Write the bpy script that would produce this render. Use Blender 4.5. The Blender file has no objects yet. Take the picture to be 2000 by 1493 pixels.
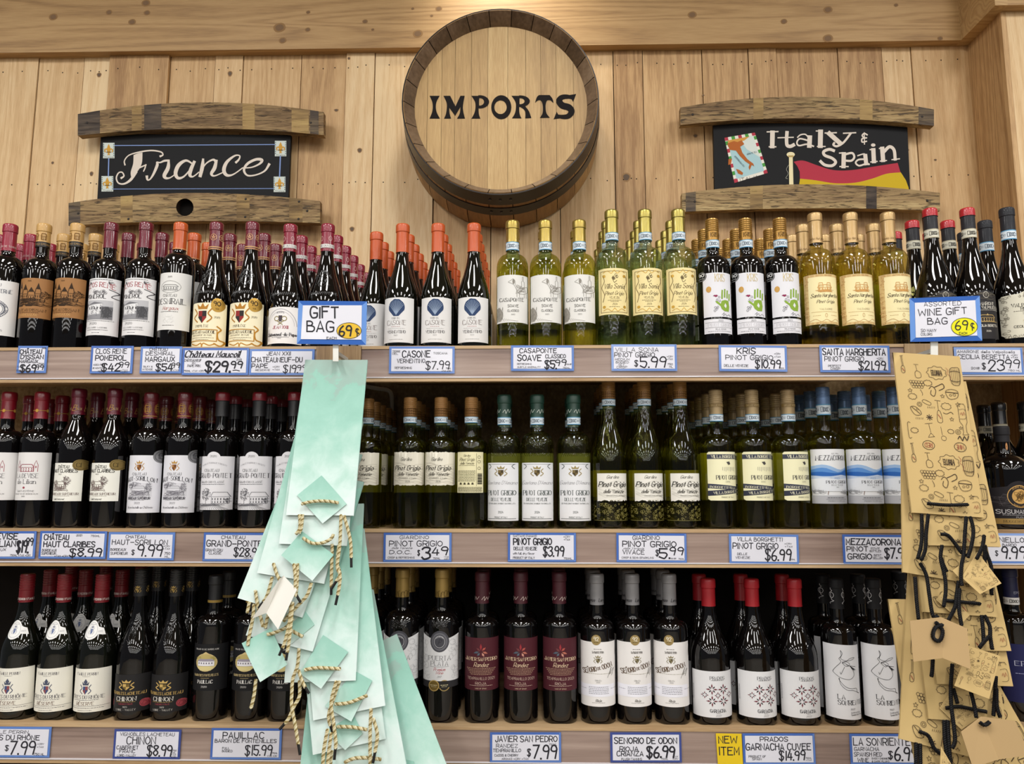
import bpy, math, random
from mathutils import Vector, Matrix
from mathutils.geometry import tessellate_polygon

# ------------------------------------------------------------------ camera
FPX, PITCH, YAW, EYE = 1500.0, math.radians(7.5), math.radians(1.35), 1.35
scene = bpy.context.scene
COL = scene.collection
cam_data = bpy.data.cameras.new('camera')
cam_data.sensor_width = 36.0
cam_data.lens = FPX / 2000.0 * 36.0
cam_data.clip_start = 0.02
cam = bpy.data.objects.new('camera', cam_data)
cam.location = (0, 0, EYE)
cam.rotation_euler = (math.pi / 2 + PITCH, 0, YAW)
COL.objects.link(cam)
scene.camera = cam

# ------------------------------------------------------------------ world, lamps, exposure
scene.view_settings.view_transform = 'Standard'
scene.view_settings.look = 'None'
scene.view_settings.gamma = 1.0
scene.view_settings.use_curve_mapping = False
scene.view_settings.exposure = 0.0
scene.cycles.caustics_reflective = False
scene.cycles.caustics_refractive = False
scene.cycles.sample_clamp_indirect = 4.0
scene.cycles.use_denoising = True
scene.cycles.max_bounces = 10
scene.cycles.transmission_bounces = 10
scene.cycles.glossy_bounces = 4
scene.cycles.diffuse_bounces = 3
scene.cycles.transparent_max_bounces = 14

world = bpy.data.worlds.new('store')
scene.world = world
world.use_nodes = True
world.node_tree.nodes['Background'].inputs[0].default_value = (0.85, 0.9, 1.0, 1)
world.node_tree.nodes['Background'].inputs[1].default_value = 0.12

def area(name, loc, sx, sy, watts, rot=(0, 0, 0), col=(1.0, 0.982, 0.955), spread=180):
    d = bpy.data.lights.new(name, 'AREA')
    d.shape = 'RECTANGLE'; d.size = sx; d.size_y = sy; d.energy = watts; d.color = col
    d.spread = math.radians(spread)
    o = bpy.data.objects.new(name, d); o.location = loc; o.rotation_euler = rot
    COL.objects.link(o)
    return o
# the store's ceiling panels, in rows running away behind the camera
CEIL = 3.30
for j in range(9):
    for i in range(-4, 5):
        if j == 0 and abs(i) > 2: continue
        area('ceiling_panel', (i * 1.45 + 0.1, 0.45 - j * 1.75, CEIL), 0.34, 0.85, 15.0 if j else 25.0)
# the track lamp over the barrel
sp = bpy.data.lights.new('track_lamp', 'SPOT')
sp.energy = 15; sp.spot_size = math.radians(90); sp.spot_blend = 0.9; sp.shadow_soft_size = 0.07; sp.color = (1, .93, .80)
spo = bpy.data.objects.new('track_lamp', sp)
spo.location = (-0.12, 1.90, 3.08)
spo.rotation_euler = (Vector((-0.05, 2.2, 2.70)) - Vector(spo.location)).to_track_quat('-Z', 'Y').to_euler()
COL.objects.link(spo)

# ------------------------------------------------------------------ pixel ray -> place
_R = Matrix.Rotation(YAW, 3, 'Z') @ Matrix.Rotation(PITCH, 3, 'X')
def ray(px, py):
    return _R @ Vector(((px - 1000.0) / FPX, 1.0, -(py - 746.5) / FPX))
def P(px, py, Y):
    d = ray(px, py); t = Y / d.y
    return Vector((d.x * t, Y, EYE + d.z * t))
def Ptilt(px, py, c, s):
    # plane  Y = c + s * (z - EYE)
    d = ray(px, py); t = c / (d.y - s * d.z)
    return Vector((d.x * t, d.y * t, EYE + d.z * t))

# ------------------------------------------------------------------ materials
def lin(h):
    h = h.lstrip('#')
    out = []
    for i in (0, 2, 4):
        c = int(h[i:i + 2], 16) / 255.0
        out.append(c / 12.92 if c <= 0.04045 else ((c + 0.055) / 1.055) ** 2.4)
    return (*out, 1.0)
_M = {}
def mat_new(name):
    m = bpy.data.materials.new(name); m.use_nodes = True
    return m, m.node_tree, m.node_tree.nodes['Principled BSDF']
def paint(h, rough=0.5, metal=0.0, coat=0.0):
    k = (h, rough, metal, coat)
    if k not in _M:
        m, nt, b = mat_new('paint_' + h.strip('#'))
        b.inputs['Base Color'].default_value = lin(h)
        b.inputs['Roughness'].default_value = rough
        b.inputs['Metallic'].default_value = metal
        if rough >= .5 and not metal: b.inputs['Specular IOR Level'].default_value = .22
        b.inputs['Coat Weight'].default_value = coat
        b.inputs['Coat Roughness'].default_value = 0.08
        _M[k] = m
    return _M[k]
def glass_clear(h, ior=1.28):
    k = ('glass', h)
    if k not in _M:
        m, nt, b = mat_new('wine_glass_' + h.strip('#'))
        nt.nodes.remove(b)
        rf = N(nt, 'ShaderNodeBsdfRefraction'); rf.inputs['Color'].default_value = lin(h); rf.inputs['Roughness'].default_value = 0.0; rf.inputs['IOR'].default_value = ior
        tr = N(nt, 'ShaderNodeBsdfTransparent'); tr.inputs[0].default_value = lin(h)
        mx = N(nt, 'ShaderNodeMixShader'); mx.inputs[0].default_value = 0.68
        gl = N(nt, 'ShaderNodeBsdfGlossy'); gl.inputs['Roughness'].default_value = 0.015
        fr = N(nt, 'ShaderNodeFresnel'); fr.inputs['IOR'].default_value = 1.55
        ge = N(nt, 'ShaderNodeNewGeometry')
        fac = math_node(nt, 'MULTIPLY', fr.outputs[0], math_node(nt, 'SUBTRACT', 1.0, ge.outputs['Backfacing']))
        top = N(nt, 'ShaderNodeMixShader'); nt.links.new(fac, top.inputs[0])
        nt.links.new(rf.outputs[0], mx.inputs[1]); nt.links.new(tr.outputs[0], mx.inputs[2])
        nt.links.new(mx.outputs[0], top.inputs[1]); nt.links.new(gl.outputs[0], top.inputs[2])
        nt.links.new(top.outputs[0], nt.nodes['Material Output'].inputs['Surface'])
        _M[k] = m
    return _M[k]
def glass_dark(h='#070606'):
    k = ('dark', h)
    if k not in _M:
        m, nt, b = mat_new('dark_glass_' + h.strip('#'))
        b.inputs['Base Color'].default_value = lin(h)
        b.inputs['Roughness'].default_value = 0.02
        b.inputs['IOR'].default_value = 1.52
        b.inputs['Specular IOR Level'].default_value = 0.62
        _M[k] = m
    return _M[k]

def N(nt, kind, **kw):
    n = nt.nodes.new(kind)
    for k, v in kw.items():
        setattr(n, k, v)
    return n
def ramp(nt, stops):
    r = N(nt, 'ShaderNodeValToRGB')
    e = r.color_ramp.elements
    while len(e) < len(stops): e.new(0.5)
    for el, (p, c) in zip(e, stops):
        el.position = p; el.color = c if isinstance(c, tuple) else lin(c)
    return r
def math_node(nt, op, a, b=None, clamp=False):
    n = N(nt, 'ShaderNodeMath', operation=op); n.use_clamp = clamp
    for i, v in enumerate((a, b)):
        if v is None: continue
        if isinstance(v, (int, float)): n.inputs[i].default_value = v
        else: nt.links.new(v, n.inputs[i])
    return n.outputs[0]
def wood(name, stops, scale, rings=26.0, ring_amt=0.35, fibre=0.4, knots=0.0, knot_scale=(3, 3, 0.9), rough=0.55,
         crack=0.0, bump=0.15, tint_amt=0.35, fine=14.0, coat=0.0, low=0.9, thr=0.44):
    """scale: stretch of object space (small along the grain)."""
    m, nt, b = mat_new(name)
    L = nt.links
    tc = N(nt, 'ShaderNodeTexCoord')
    at = N(nt, 'ShaderNodeAttribute', attribute_name='tint')
    off = N(nt, 'ShaderNodeVectorMath', operation='SCALE'); off.inputs[0].default_value = (13.7, 5.1, 29.3)
    L.new(at.outputs['Fac'], off.inputs['Scale'])
    add = N(nt, 'ShaderNodeVectorMath', operation='ADD')
    L.new(tc.outputs['Object'], add.inputs[0]); L.new(off.outputs[0], add.inputs[1])
    mp = N(nt, 'ShaderNodeMapping'); mp.inputs['Scale'].default_value = scale
    L.new(add.outputs[0], mp.inputs['Vector'])
    n1 = N(nt, 'ShaderNodeTexNoise'); n1.inputs['Scale'].default_value = 1.0; n1.inputs['Detail'].default_value = 2.0
    L.new(mp.outputs[0], n1.inputs['Vector'])
    field = n1.outputs['Fac']
    kmask = None
    if knots > 0:
        mk = N(nt, 'ShaderNodeMapping'); mk.inputs['Scale'].default_value = knot_scale
        L.new(add.outputs[0], mk.inputs['Vector'])
        vo = N(nt, 'ShaderNodeTexVoronoi'); vo.inputs['Scale'].default_value = 1.0
        L.new(mk.outputs[0], vo.inputs['Vector'])
        # only some cells carry a knot
        sepc = N(nt, 'ShaderNodeSeparateColor'); L.new(vo.outputs['Color'], sepc.inputs[0])
        has = math_node(nt, 'LESS_THAN', sepc.outputs[0], knots)
        near = math_node(nt, 'SUBTRACT', 1.0, math_node(nt, 'MULTIPLY', vo.outputs['Distance'], 2.6), clamp=True)
        near = math_node(nt, 'MULTIPLY', math_node(nt, 'POWER', near, 3.0), has)
        field = math_node(nt, 'ADD', field, math_node(nt, 'MULTIPLY', near, 0.55))
        core = math_node(nt, 'SUBTRACT', 1.0, math_node(nt, 'MULTIPLY', vo.outputs['Distance'], 12.0), clamp=True)
        kmask = math_node(nt, 'MULTIPLY', math_node(nt, 'MULTIPLY', core, 2.2, clamp=True), has)
    s = math_node(nt, 'SINE', math_node(nt, 'MULTIPLY', field, rings * 6.283))
    s = math_node(nt, 'MULTIPLY', math_node(nt, 'ADD', s, 1.0), 0.5)
    s = math_node(nt, 'POWER', s, 1.6)
    mf = N(nt, 'ShaderNodeMapping'); mf.inputs['Scale'].default_value = tuple(c * fine for c in scale)
    L.new(add.outputs[0], mf.inputs['Vector'])
    n2 = N(nt, 'ShaderNodeTexNoise'); n2.inputs['Scale'].default_value = 1.0; n2.inputs['Detail'].default_value = 4.0
    L.new(mf.outputs[0], n2.inputs['Vector'])
    fib = n2.outputs['Fac']
    n3 = N(nt, 'ShaderNodeTexNoise'); n3.inputs['Scale'].default_value = 0.8; n3.inputs['Detail'].default_value = 1.0
    L.new(mp.outputs[0], n3.inputs['Vector'])
    v = math_node(nt, 'MULTIPLY', s, -ring_amt)
    v = math_node(nt, 'ADD', v, math_node(nt, 'MULTIPLY', math_node(nt, 'SUBTRACT', fib, 0.5), fibre * 2))
    v = math_node(nt, 'ADD', v, math_node(nt, 'MULTIPLY', math_node(nt, 'SUBTRACT', n3.outputs['Fac'], 0.5), low))
    tf = math_node(nt, 'FRACT', math_node(nt, 'MULTIPLY', at.outputs['Fac'], 7.31))
    v = math_node(nt, 'ADD', v, math_node(nt, 'MULTIPLY', math_node(nt, 'SUBTRACT', tf, 0.5), tint_amt))
    v = math_node(nt, 'ADD', v, 0.62, clamp=True)
    cr = ramp(nt, stops)
    L.new(v, cr.inputs[0])
    col = cr.outputs[0]
    h = v
    if crack > 0:
        mc = N(nt, 'ShaderNodeMapping'); mc.inputs['Scale'].default_value = tuple(c * fine * 0.55 for c in scale)
        L.new(add.outputs[0], mc.inputs['Vector'])
        n4 = N(nt, 'ShaderNodeTexNoise'); n4.inputs['Scale'].default_value = 1.0; n4.inputs['Detail'].default_value = 6.0
        n4.inputs['Roughness'].default_value = 0.7; n4.inputs['Distortion'].default_value = 1.2
        L.new(mc.outputs[0], n4.inputs['Vector'])
        ck = math_node(nt, 'MULTIPLY', math_node(nt, 'SUBTRACT', thr, n4.outputs['Fac']), 14.0, clamp=True)
        mx = N(nt, 'ShaderNodeMix', data_type='RGBA')
        L.new(math_node(nt, 'MULTIPLY', ck, crack), mx.inputs[0]); L.new(col, mx.inputs[6]); mx.inputs[7].default_value = lin('#2c2118')
        col = mx.outputs[2]
        h = math_node(nt, 'SUBTRACT', v, ck)
    if kmask is not None:
        mx = N(nt, 'ShaderNodeMix', data_type='RGBA')
        L.new(kmask, mx.inputs[0]); L.new(col, mx.inputs[6]); mx.inputs[7].default_value = lin('#7c5c40')
        col = mx.outputs[2]
    L.new(col, b.inputs['Base Color'])
    b.inputs['Roughness'].default_value = rough
    b.inputs['Coat Weight'].default_value = coat
    b.inputs['Coat Roughness'].default_value = 0.12
    if bump:
        bp = N(nt, 'ShaderNodeBump'); bp.inputs['Strength'].default_value = bump; bp.inputs['Distance'].default_value = 0.002
        L.new(h, bp.inputs['Height']); L.new(bp.outputs[0], b.inputs['Normal'])
    return m

PLANK = wood('cedar_plank', [(0, '#9c764c'), (0.35, '#c29c6c'), (0.7, '#d8b687'), (1, '#e6ca9e')], (9, 9, 0.55), rings=13, fine=42, low=.55,
             ring_amt=0.20, fibre=0.34, knots=0.05, knot_scale=(6, 6, 2.2), rough=0.6, tint_amt=0.75)
BEAM = wood('cedar_beam', [(0, '#86653f'), (0.35, '#ab8758'), (0.7, '#bd9a69'), (1, '#ccac7c')], (0.5, 9, 9), rings=15, fine=40, low=.5,
            ring_amt=0.30, fibre=0.30, knots=0.10, knot_scale=(2.6, 8, 8), rough=0.55, tint_amt=0.2)
STAVE = wood('weathered_oak', [(0, '#4d3a24'), (0.35, '#806645'), (0.7, '#a48a5e'), (1, '#c0a878')], (2.2, 20, 20), rings=3,
             ring_amt=0.2, fibre=0.55, rough=0.75, crack=0.8, bump=0.5, fine=10, thr=.47)
OAK = wood('oak_head', [(0, '#84653a'), (0.35, '#a4824f'), (0.7, '#b89660'), (1, '#c8a974')], (14, 14, 0.9), rings=8, fine=28, low=.5,
           ring_amt=0.14, fibre=0.42, rough=0.5, tint_amt=0.45)
CHIME = wood('chime_oak', [(0, '#3a2d24'), (0.35, '#5c4a3a'), (0.7, '#786350'), (1, '#8f7b66')], (9, 3, 9), rings=3, ring_amt=.2, fibre=.4, rough=.34, tint_amt=.35)
BARREL = wood('barrel_stave', [(0, '#634a2e'), (0.35, '#937046'), (0.7, '#ad8855'), (1, '#c09c66')], (9, 0.9, 9), rings=3,
              ring_amt=0.2, fibre=0.35, rough=0.55, crack=0.2, tint_amt=0.4)
LAM = wood('shelf_laminate', [(0, '#65524a'), (0.35, '#8a756b'), (0.7, '#9d887d'), (1, '#b09c90')], (1.3, 30, 34), rings=3,
           ring_amt=0.22, fibre=0.35, rough=0.35, tint_amt=0.1, fine=5, bump=0.03, coat=0.35)
EDGE = wood('shelf_edge', [(0, '#806140'), (0.35, '#a98a64'), (0.7, '#bfa27c'), (1, '#cfb48e')], (1.5, 30, 30), rings=3,
            ring_amt=0.2, fibre=0.35, rough=0.45, tint_amt=0.1, bump=0.03)
POST = wood('post_oak', [(0, '#7c6145'), (0.35, '#a08360'), (0.7, '#b39772'), (1, '#c4aa86')], (30, 30, 1.5), rings=3,
            ring_amt=0.2, fibre=0.35, rough=0.45, tint_amt=0.1, bump=0.03)
CHIP = wood('chipboard', [(0, '#5a4630'), (0.4, '#806848'), (0.8, '#9a8260'), (1, '#ab946e')], (22, 22, 16), rings=2,
            ring_amt=0.2, fibre=0.6, rough=0.8, fine=6, bump=0.5)

# ------------------------------------------------------------------ stroke alphabet (y 2 = baseline, 9 = cap height)
G = {
'A': '022942 1434', 'B': '0209 ~092938372606 ~0626454332 3202', 'C': '~4839190704123243', 'D': '0209 ~092947442202',
'E': '49090242 0636', 'F': '490902 0636', 'G': '~483919070412324345 4525', 'H': '0902 4942 0646', 'I': '0902',
'J': '~393422120304', 'K': '0902 4905 1642', 'L': '090242', 'M': '0209244942', 'N': '02094249', 'O': '~29070422444729',
'P': '0209 ~092948463505', 'Q': '~29070422444729 2452', 'R': '0209 ~092948463505 2542', 'S': '~48391908163544321203',
'T': '0949 2922', 'U': '~090412324449', 'V': '092249', 'W': '0912375269', 'X': '0942 0249', 'Y': '092549 2522', 'Z': '09490242',
'0': '~29070422444729', '1': '1912', '2': '~0719394702 0242', '3': '~081939483626 ~264543221203', '4': '290444 3732',
'5': '490906 ~06364544322203', '6': '~39170412324435150 4'.replace(' ', ''), '7': '094912', '8': '~290826442204264829',
'9': '~47361607193947 4732', '$': '~48391908163544321203 2921', 'c_': '~4738180615244443 2821', '.': '0202', ',': '1201',
'-': '0545', '+': '0545 2723', '&': '~4216182938040312224 5'.replace(' ', ''), "'": '0907', '/': '0249', '!': '0904 0202',
'a': '~3616041233 3632', 'b': '0902 ~051635331203', 'c': '~3516041233', 'd': '3932 ~3516041233', 'e': '~04343516041233',
'f': '~3929181612 0626', 'g': '~3516041233 ~3631201001', 'h': '0902 ~0416263532', 'i': '0602 0808', 'j': '~161100 1818',
'k': '0902 3604 1532', 'l': '0902', 'm': '0602 ~04162522 ~24364542', 'n': '0602 ~0416263532', 'o': '~16041222342616',
'p': '0600 ~051635331203', 'q': '3630 ~3516041233', 'r': '0602 ~041636', 's': '~3526160533221203', 't': '1812 0626',
'u': '~0603122233 3632', 'v': '062246', 'w': '0612253246', 'x': '0632 0236', 'y': '0622 4610', 'z': '06360232',
}
G['¢'] = G['c_']
ACC = {'Â': ('A', 'c'), 'É': ('E', 'a'), 'È': ('E', 'g'), 'Ñ': ('N', 't'), 'Ô': ('O', 'c'), 'é': ('e', 'a'), 'è': ('e', 'g'), 'â': ('a', 'c'), 'à': ('a', 'g')}
def glyph(ch):
    acc = None
    if ch in ACC: ch, acc = ACC[ch]
    strokes = []
    for s in G.get(ch, '').split():
        sm = s[0] == '~'
        if sm: s = s[1:]
        strokes.append(([(int(s[i]), int(s[i + 1])) for i in range(0, len(s) - 1, 2)], sm))
    w = max([p[0] for st, _ in strokes for p in st] + [0])
    if acc:
        y = 10 if ch.isupper() else 7.4
        c = w / 2
        strokes.append({'c': ([(c - 1, y), (c, y + 1.2), (c + 1, y)], False), 'a': ([(c - .5, y), (c + .7, y + 1.2)], False),
                        'g': ([(c + .5, y), (c - .7, y + 1.2)], False), 't': ([(c - 1.2, y), (c - .4, y + .8), (c + .4, y), (c + 1.2, y + .8)], False)}[acc])
    return strokes, w
def catmull(pts, n=3, closed=False):
    if len(pts) < 3: return list(pts)
    out = []
    m = len(pts)
    if closed: pts = pts[:-1]; m -= 1
    segs = m if closed else m - 1
    for i in range(segs):
        if closed:
            p0, p1, p2, p3 = (pts[(i + k) % m] for k in (-1, 0, 1, 2))
        else:
            p1, p2 = pts[i], pts[i + 1]
            p0 = pts[i - 1] if i else p1
            p3 = pts[i + 2] if i + 2 < m else p2
        for j in range(n):
            t = j / n
            out.append(tuple(0.5 * (2 * b + (c - a) * t + (2 * a - 5 * b + 4 * c - d) * t * t + (3 * b - a - 3 * c + d) * t ** 3)
                             for a, b, c, d in zip(p0, p1, p2, p3)))
    out.append(out[0] if closed else tuple(pts[-1]))
    return out

class Art:
    """Flat drawing in photo-pixel units (x right, y down): triangles with a paint and a layer."""
    def __init__(s): s.T = []; s.n = 0; s.sub = 0.0
    def tri(s, a, b, c, m, ly): s.T.append(((a, b, c), m, ly + s.sub))
    def nxt(s): s.n += 1; s.sub = (s.n % 24) * .03
    def p(s, pts, m, ly=1):
        if ly: s.nxt()
        else: s.sub = 0.0
        v = [Vector((x, y, 0)) for x, y in pts]
        for t in tessellate_polygon([v]): s.tri(*[tuple(pts[i]) for i in t], m, ly)
    def ring(s, outer, inner, m, ly=1):
        n = len(outer); s.nxt()
        for i in range(n):
            j = (i + 1) % n
            s.tri(outer[i], outer[j], inner[j], m, ly); s.tri(outer[i], inner[j], inner[i], m, ly)
    def r(s, x0, y0, x1, y1, m, ly=1): s.p([(x0, y0), (x1, y0), (x1, y1), (x0, y1)], m, ly)
    def ell(s, x, y, rx, ry, n=24, a0=0, a1=360):
        return [(x + rx * math.cos(math.radians(a0 + (a1 - a0) * i / n)), y + ry * math.sin(math.radians(a0 + (a1 - a0) * i / n)))
                for i in range(n if a1 - a0 == 360 else n + 1)]
    def e(s, x, y, rx, ry, m, ly=1, n=24): s.p(s.ell(x, y, rx, ry, n), m, ly)
    def o(s, x, y, rx, ry, w, m, ly=2, n=24): s.ring(s.ell(x, y, rx, ry, n), s.ell(x, y, rx - w, ry - w, n), m, ly)
    def box(s, x0, y0, x1, y1, w, m, ly=2):
        s.ring([(x0, y0), (x1, y0), (x1, y1), (x0, y1)], [(x0 + w, y0 + w), (x1 - w, y0 + w), (x1 - w, y1 - w), (x0 + w, y1 - w)], m, ly)
    def l(s, pts, w, m, ly=2, smooth=False, nib=None, n=4, cap=True, ws=None):
        pts = [tuple(q) for q in pts]; s.nxt()
        closed = len(pts) > 3 and pts[0] == pts[-1]
        if ws: pts = [(a[0], a[1], b) for a, b in zip(pts, ws)]
        if smooth: pts = catmull(pts, n, closed)
        W = [q[2] if ws else w for q in pts]
        pts = [(q[0], q[1]) for q in pts]
        q = [pts[0]]; qw = [W[0]]
        for a, b in zip(pts[1:], W[1:]):
            if abs(a[0] - q[-1][0]) + abs(a[1] - q[-1][1]) > 1e-6: q.append(a); qw.append(b)
        if len(q) == 1:
            h = w * 0.6
            s.p([(q[0][0] - h, q[0][1] - h), (q[0][0] + h, q[0][1] - h), (q[0][0] + h, q[0][1] + h), (q[0][0] - h, q[0][1] + h)], m, ly)
            return
        k = len(q); L, R = [], []
        for i in range(k):
            a = q[i - 1] if i else (q[-2] if closed else None)
            b = q[i + 1] if i < k - 1 else (q[1] if closed else None)
            d1 = Vector((q[i][0] - a[0], q[i][1] - a[1])).normalized() if a else None
            d2 = Vector((b[0] - q[i][0], b[1] - q[i][1])).normalized() if b else None
            if d1 is None: d1 = d2
            if d2 is None: d2 = d1
            t = d1 + d2
            if t.length < 0.2: t = d1.copy()
            t.normalize()
            nrm = Vector((-t.y, t.x))
            ml = 1.0 / max(0.55, abs(nrm.dot(Vector((-d1.y, d1.x)))))
            ww = qw[i]
            if nib:
                ang, con = nib
                ww *= con + (1 - con) * abs(t.x * math.sin(ang) + t.y * math.cos(ang))
            hw = ww * 0.5 * ml
            c = Vector(q[i])
            if cap and not closed and i in (0, k - 1): c = c + t * (ww * 0.42 if i else -ww * 0.42)
            L.append(tuple(c + nrm * hw)); R.append(tuple(c - nrm * hw))
        for i in range(k - 1):
            s.sub += .004
            s.tri(L[i], L[i + 1], R[i + 1], m, ly); s.tri(L[i], R[i + 1], R[i], m, ly)
    def t(s, txt, x, y, h, m, w=None, st='S', wt=None, ly=2, al='c', rot=0, arc=None, jit=0.0, sp=1.5):
        """st: S marker, R serif, I script, B bold.  y = middle of the capitals."""
        wt = wt if wt is not None else {'S': .11, 'R': .13, 'I': .12, 'B': .17, 'H': .13}[st]
        nib = {'R': (0.0, .32), 'I': (0.5, .35)}.get(st)
        slant = {'I': .30, 'H': .04}.get(st, 0)
        sc = h / 7.0
        adv = []; X = 0
        for ch in txt:
            if ch == ' ': adv.append((None, X)); X += 2.6; continue
            g, gw = glyph(ch); adv.append((g, X)); X += gw + sp
        X -= sp
        sx = (w / (X * sc)) if (w and X > 0) else 1.0
        if st == 'I': nn = 3
        tot = X * sc * sx
        x0 = {'c': x - tot / 2, 'l': x, 'r': x - tot}[al]
        n = 3 if h > 5 else 2
        cr, sr = math.cos(math.radians(rot)), math.sin(math.radians(rot))
        for g, gx in adv:
            if g is None: continue
            jy = random.uniform(-1, 1) * jit * h; jr = random.uniform(-1, 1) * jit * .5; js = 1 + random.uniform(-1, 1) * jit
            def mp(q):
                a, b = q
                b2 = (b - 2) * js
                xx = (gx + a + slant * b2 + jr * b2) * sc * sx; yy = -b2 * sc + jy
                if arc:
                    u = (xx - tot / 2) / (tot / 2); yy += arc * u * u - arc * .5
                dx = x0 + xx - x; dy = h / 2 + yy
                return (x + dx * cr - dy * sr, y + dx * sr + dy * cr)
            for pts, sm in g:
                cl = len(pts) > 3 and pts[0] == pts[-1]
                pp = catmull(pts, n, cl) if sm else pts
                q = [mp(a) for a in pp]
                if cl: q[-1] = q[0]
                s.l(q, wt * h, m, ly, nib=nib)
                if st == 'R' and h > 3.4 and not cl:
                    for e in (0, -1):
                        if pts[e][1] in (2, 9, 6) and len(pts) > 1:
                            o_ = pts[1] if e == 0 else pts[-2]
                            if abs(o_[1] - pts[e][1]) > 2:
                                a, b = pts[e]
                                s.l([mp((a - .85, b)), mp((a + .85, b))], wt * h * .45, m, ly, cap=False)
    def fine(s, x0, x1, y, h, m, ly=2):
        """small print too fine to read: a row of short dashes"""
        x = x0
        while x < x1 - .4:
            w = random.uniform(1.2, 4.2); e = min(x + w, x1)
            s.r(x, y - h / 2, e, y + h / 2, m, ly); x = e + .8
    def scribble(s, x0, y0, x1, y1, n, w, m, ly=2):
        pts = [(random.uniform(x0, x1), random.uniform(y0, y1)) for _ in range(n)]
        s.l(pts, w, m, ly, smooth=True, n=3)
    def house(s, x, y, w, h, m, w2=.5, fill=None):
        """etched country house, x,y = middle of its foot"""
        if fill: s.r(x - w / 2, y - h * .6, x + w / 2, y, fill, 1)
        s.l([(x - w / 2, y), (x - w / 2, y - h * .6), (x + w / 2, y - h * .6), (x + w / 2, y), (x - w / 2, y)], w2, m)
        s.l([(x - w * .55, y - h * .6), (x - w * .4, y - h), (x + w * .4, y - h), (x + w * .55, y - h * .6)], w2 * 1.4, m)
        k = max(3, int(w / 5))
        for i in range(k):
            xx = x - w / 2 + w * (i + .5) / k
            s.r(xx - w / k * .18, y - h * .48, xx + w / k * .18, y - h * .28, m); s.r(xx - w / k * .18, y - h * .2, xx + w / k * .18, y - h * .04, m)
    def tree(s, x, y, w, h, m):
        for i in range(int(w * h / 7) + 4):
            a = random.uniform(0, 6.28); q = math.sqrt(random.random())
            cx = x + math.cos(a) * q * w / 2; cy = y - h * .6 + math.sin(a) * q * h * .4
            s.l(s.ell(cx, cy, 1.2, 1.0, 5, 0, 250), .45, m)
        s.l([(x, y), (x, y - h * .3)], .8, m)
    def crest(s, x, y, w, h, gold, a, b):
        """shield, crown and supporters"""
        s.p([(x - w * .22, y - h * .12), (x + w * .22, y - h * .12), (x + w * .22, y + h * .2), (x, y + h * .46), (x - w * .22, y + h * .2)], a, 1)
        s.p([(x, y - h * .12), (x + w * .22, y - h * .12), (x + w * .22, y + h * .14), (x, y + h * .14)], b, 2)
        s.p([(x - w * .22, y + h * .14), (x, y + h * .14), (x, y + h * .46), (x - w * .22, y + h * .2)], b, 2)
        s.p([(x - w * .24, y - h * .2), (x - w * .32, y - h * .45), (x - w * .12, y - h * .3), (x, y - h * .5), (x + w * .12, y - h * .3), (x + w * .32, y - h * .45), (x + w * .24, y - h * .2)], gold, 2)
        for q in (-1, 1):
            s.l([(x + q * w * .27, y + h * .4), (x + q * w * .48, y + h * .2), (x + q * w * .3, y + h * .0), (x + q * w * .46, y - h * .22)], w * .06, gold, 2, smooth=True)
    def put(s, mb, fn, maxdx=None):
        """fn(x, y, layer) -> 3D"""
        st = [(t, m, ly) for t, m, ly in s.T]
        while st:
            t, m, ly = st.pop()
            if maxdx:
                xs = [q[0] for q in t]
                if max(xs) - min(xs) > maxdx:
                    e = max(range(3), key=lambda i: abs(t[i][0] - t[(i + 1) % 3][0]))
                    a, b, c = t[e], t[(e + 1) % 3], t[(e + 2) % 3]
                    mid = ((a[0] + b[0]) / 2, (a[1] + b[1]) / 2)
                    st.append(((a, mid, c), m, ly)); st.append(((mid, b, c), m, ly))
                    continue
            mb.face([fn(q[0], q[1], ly) for q in t], m)

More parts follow.
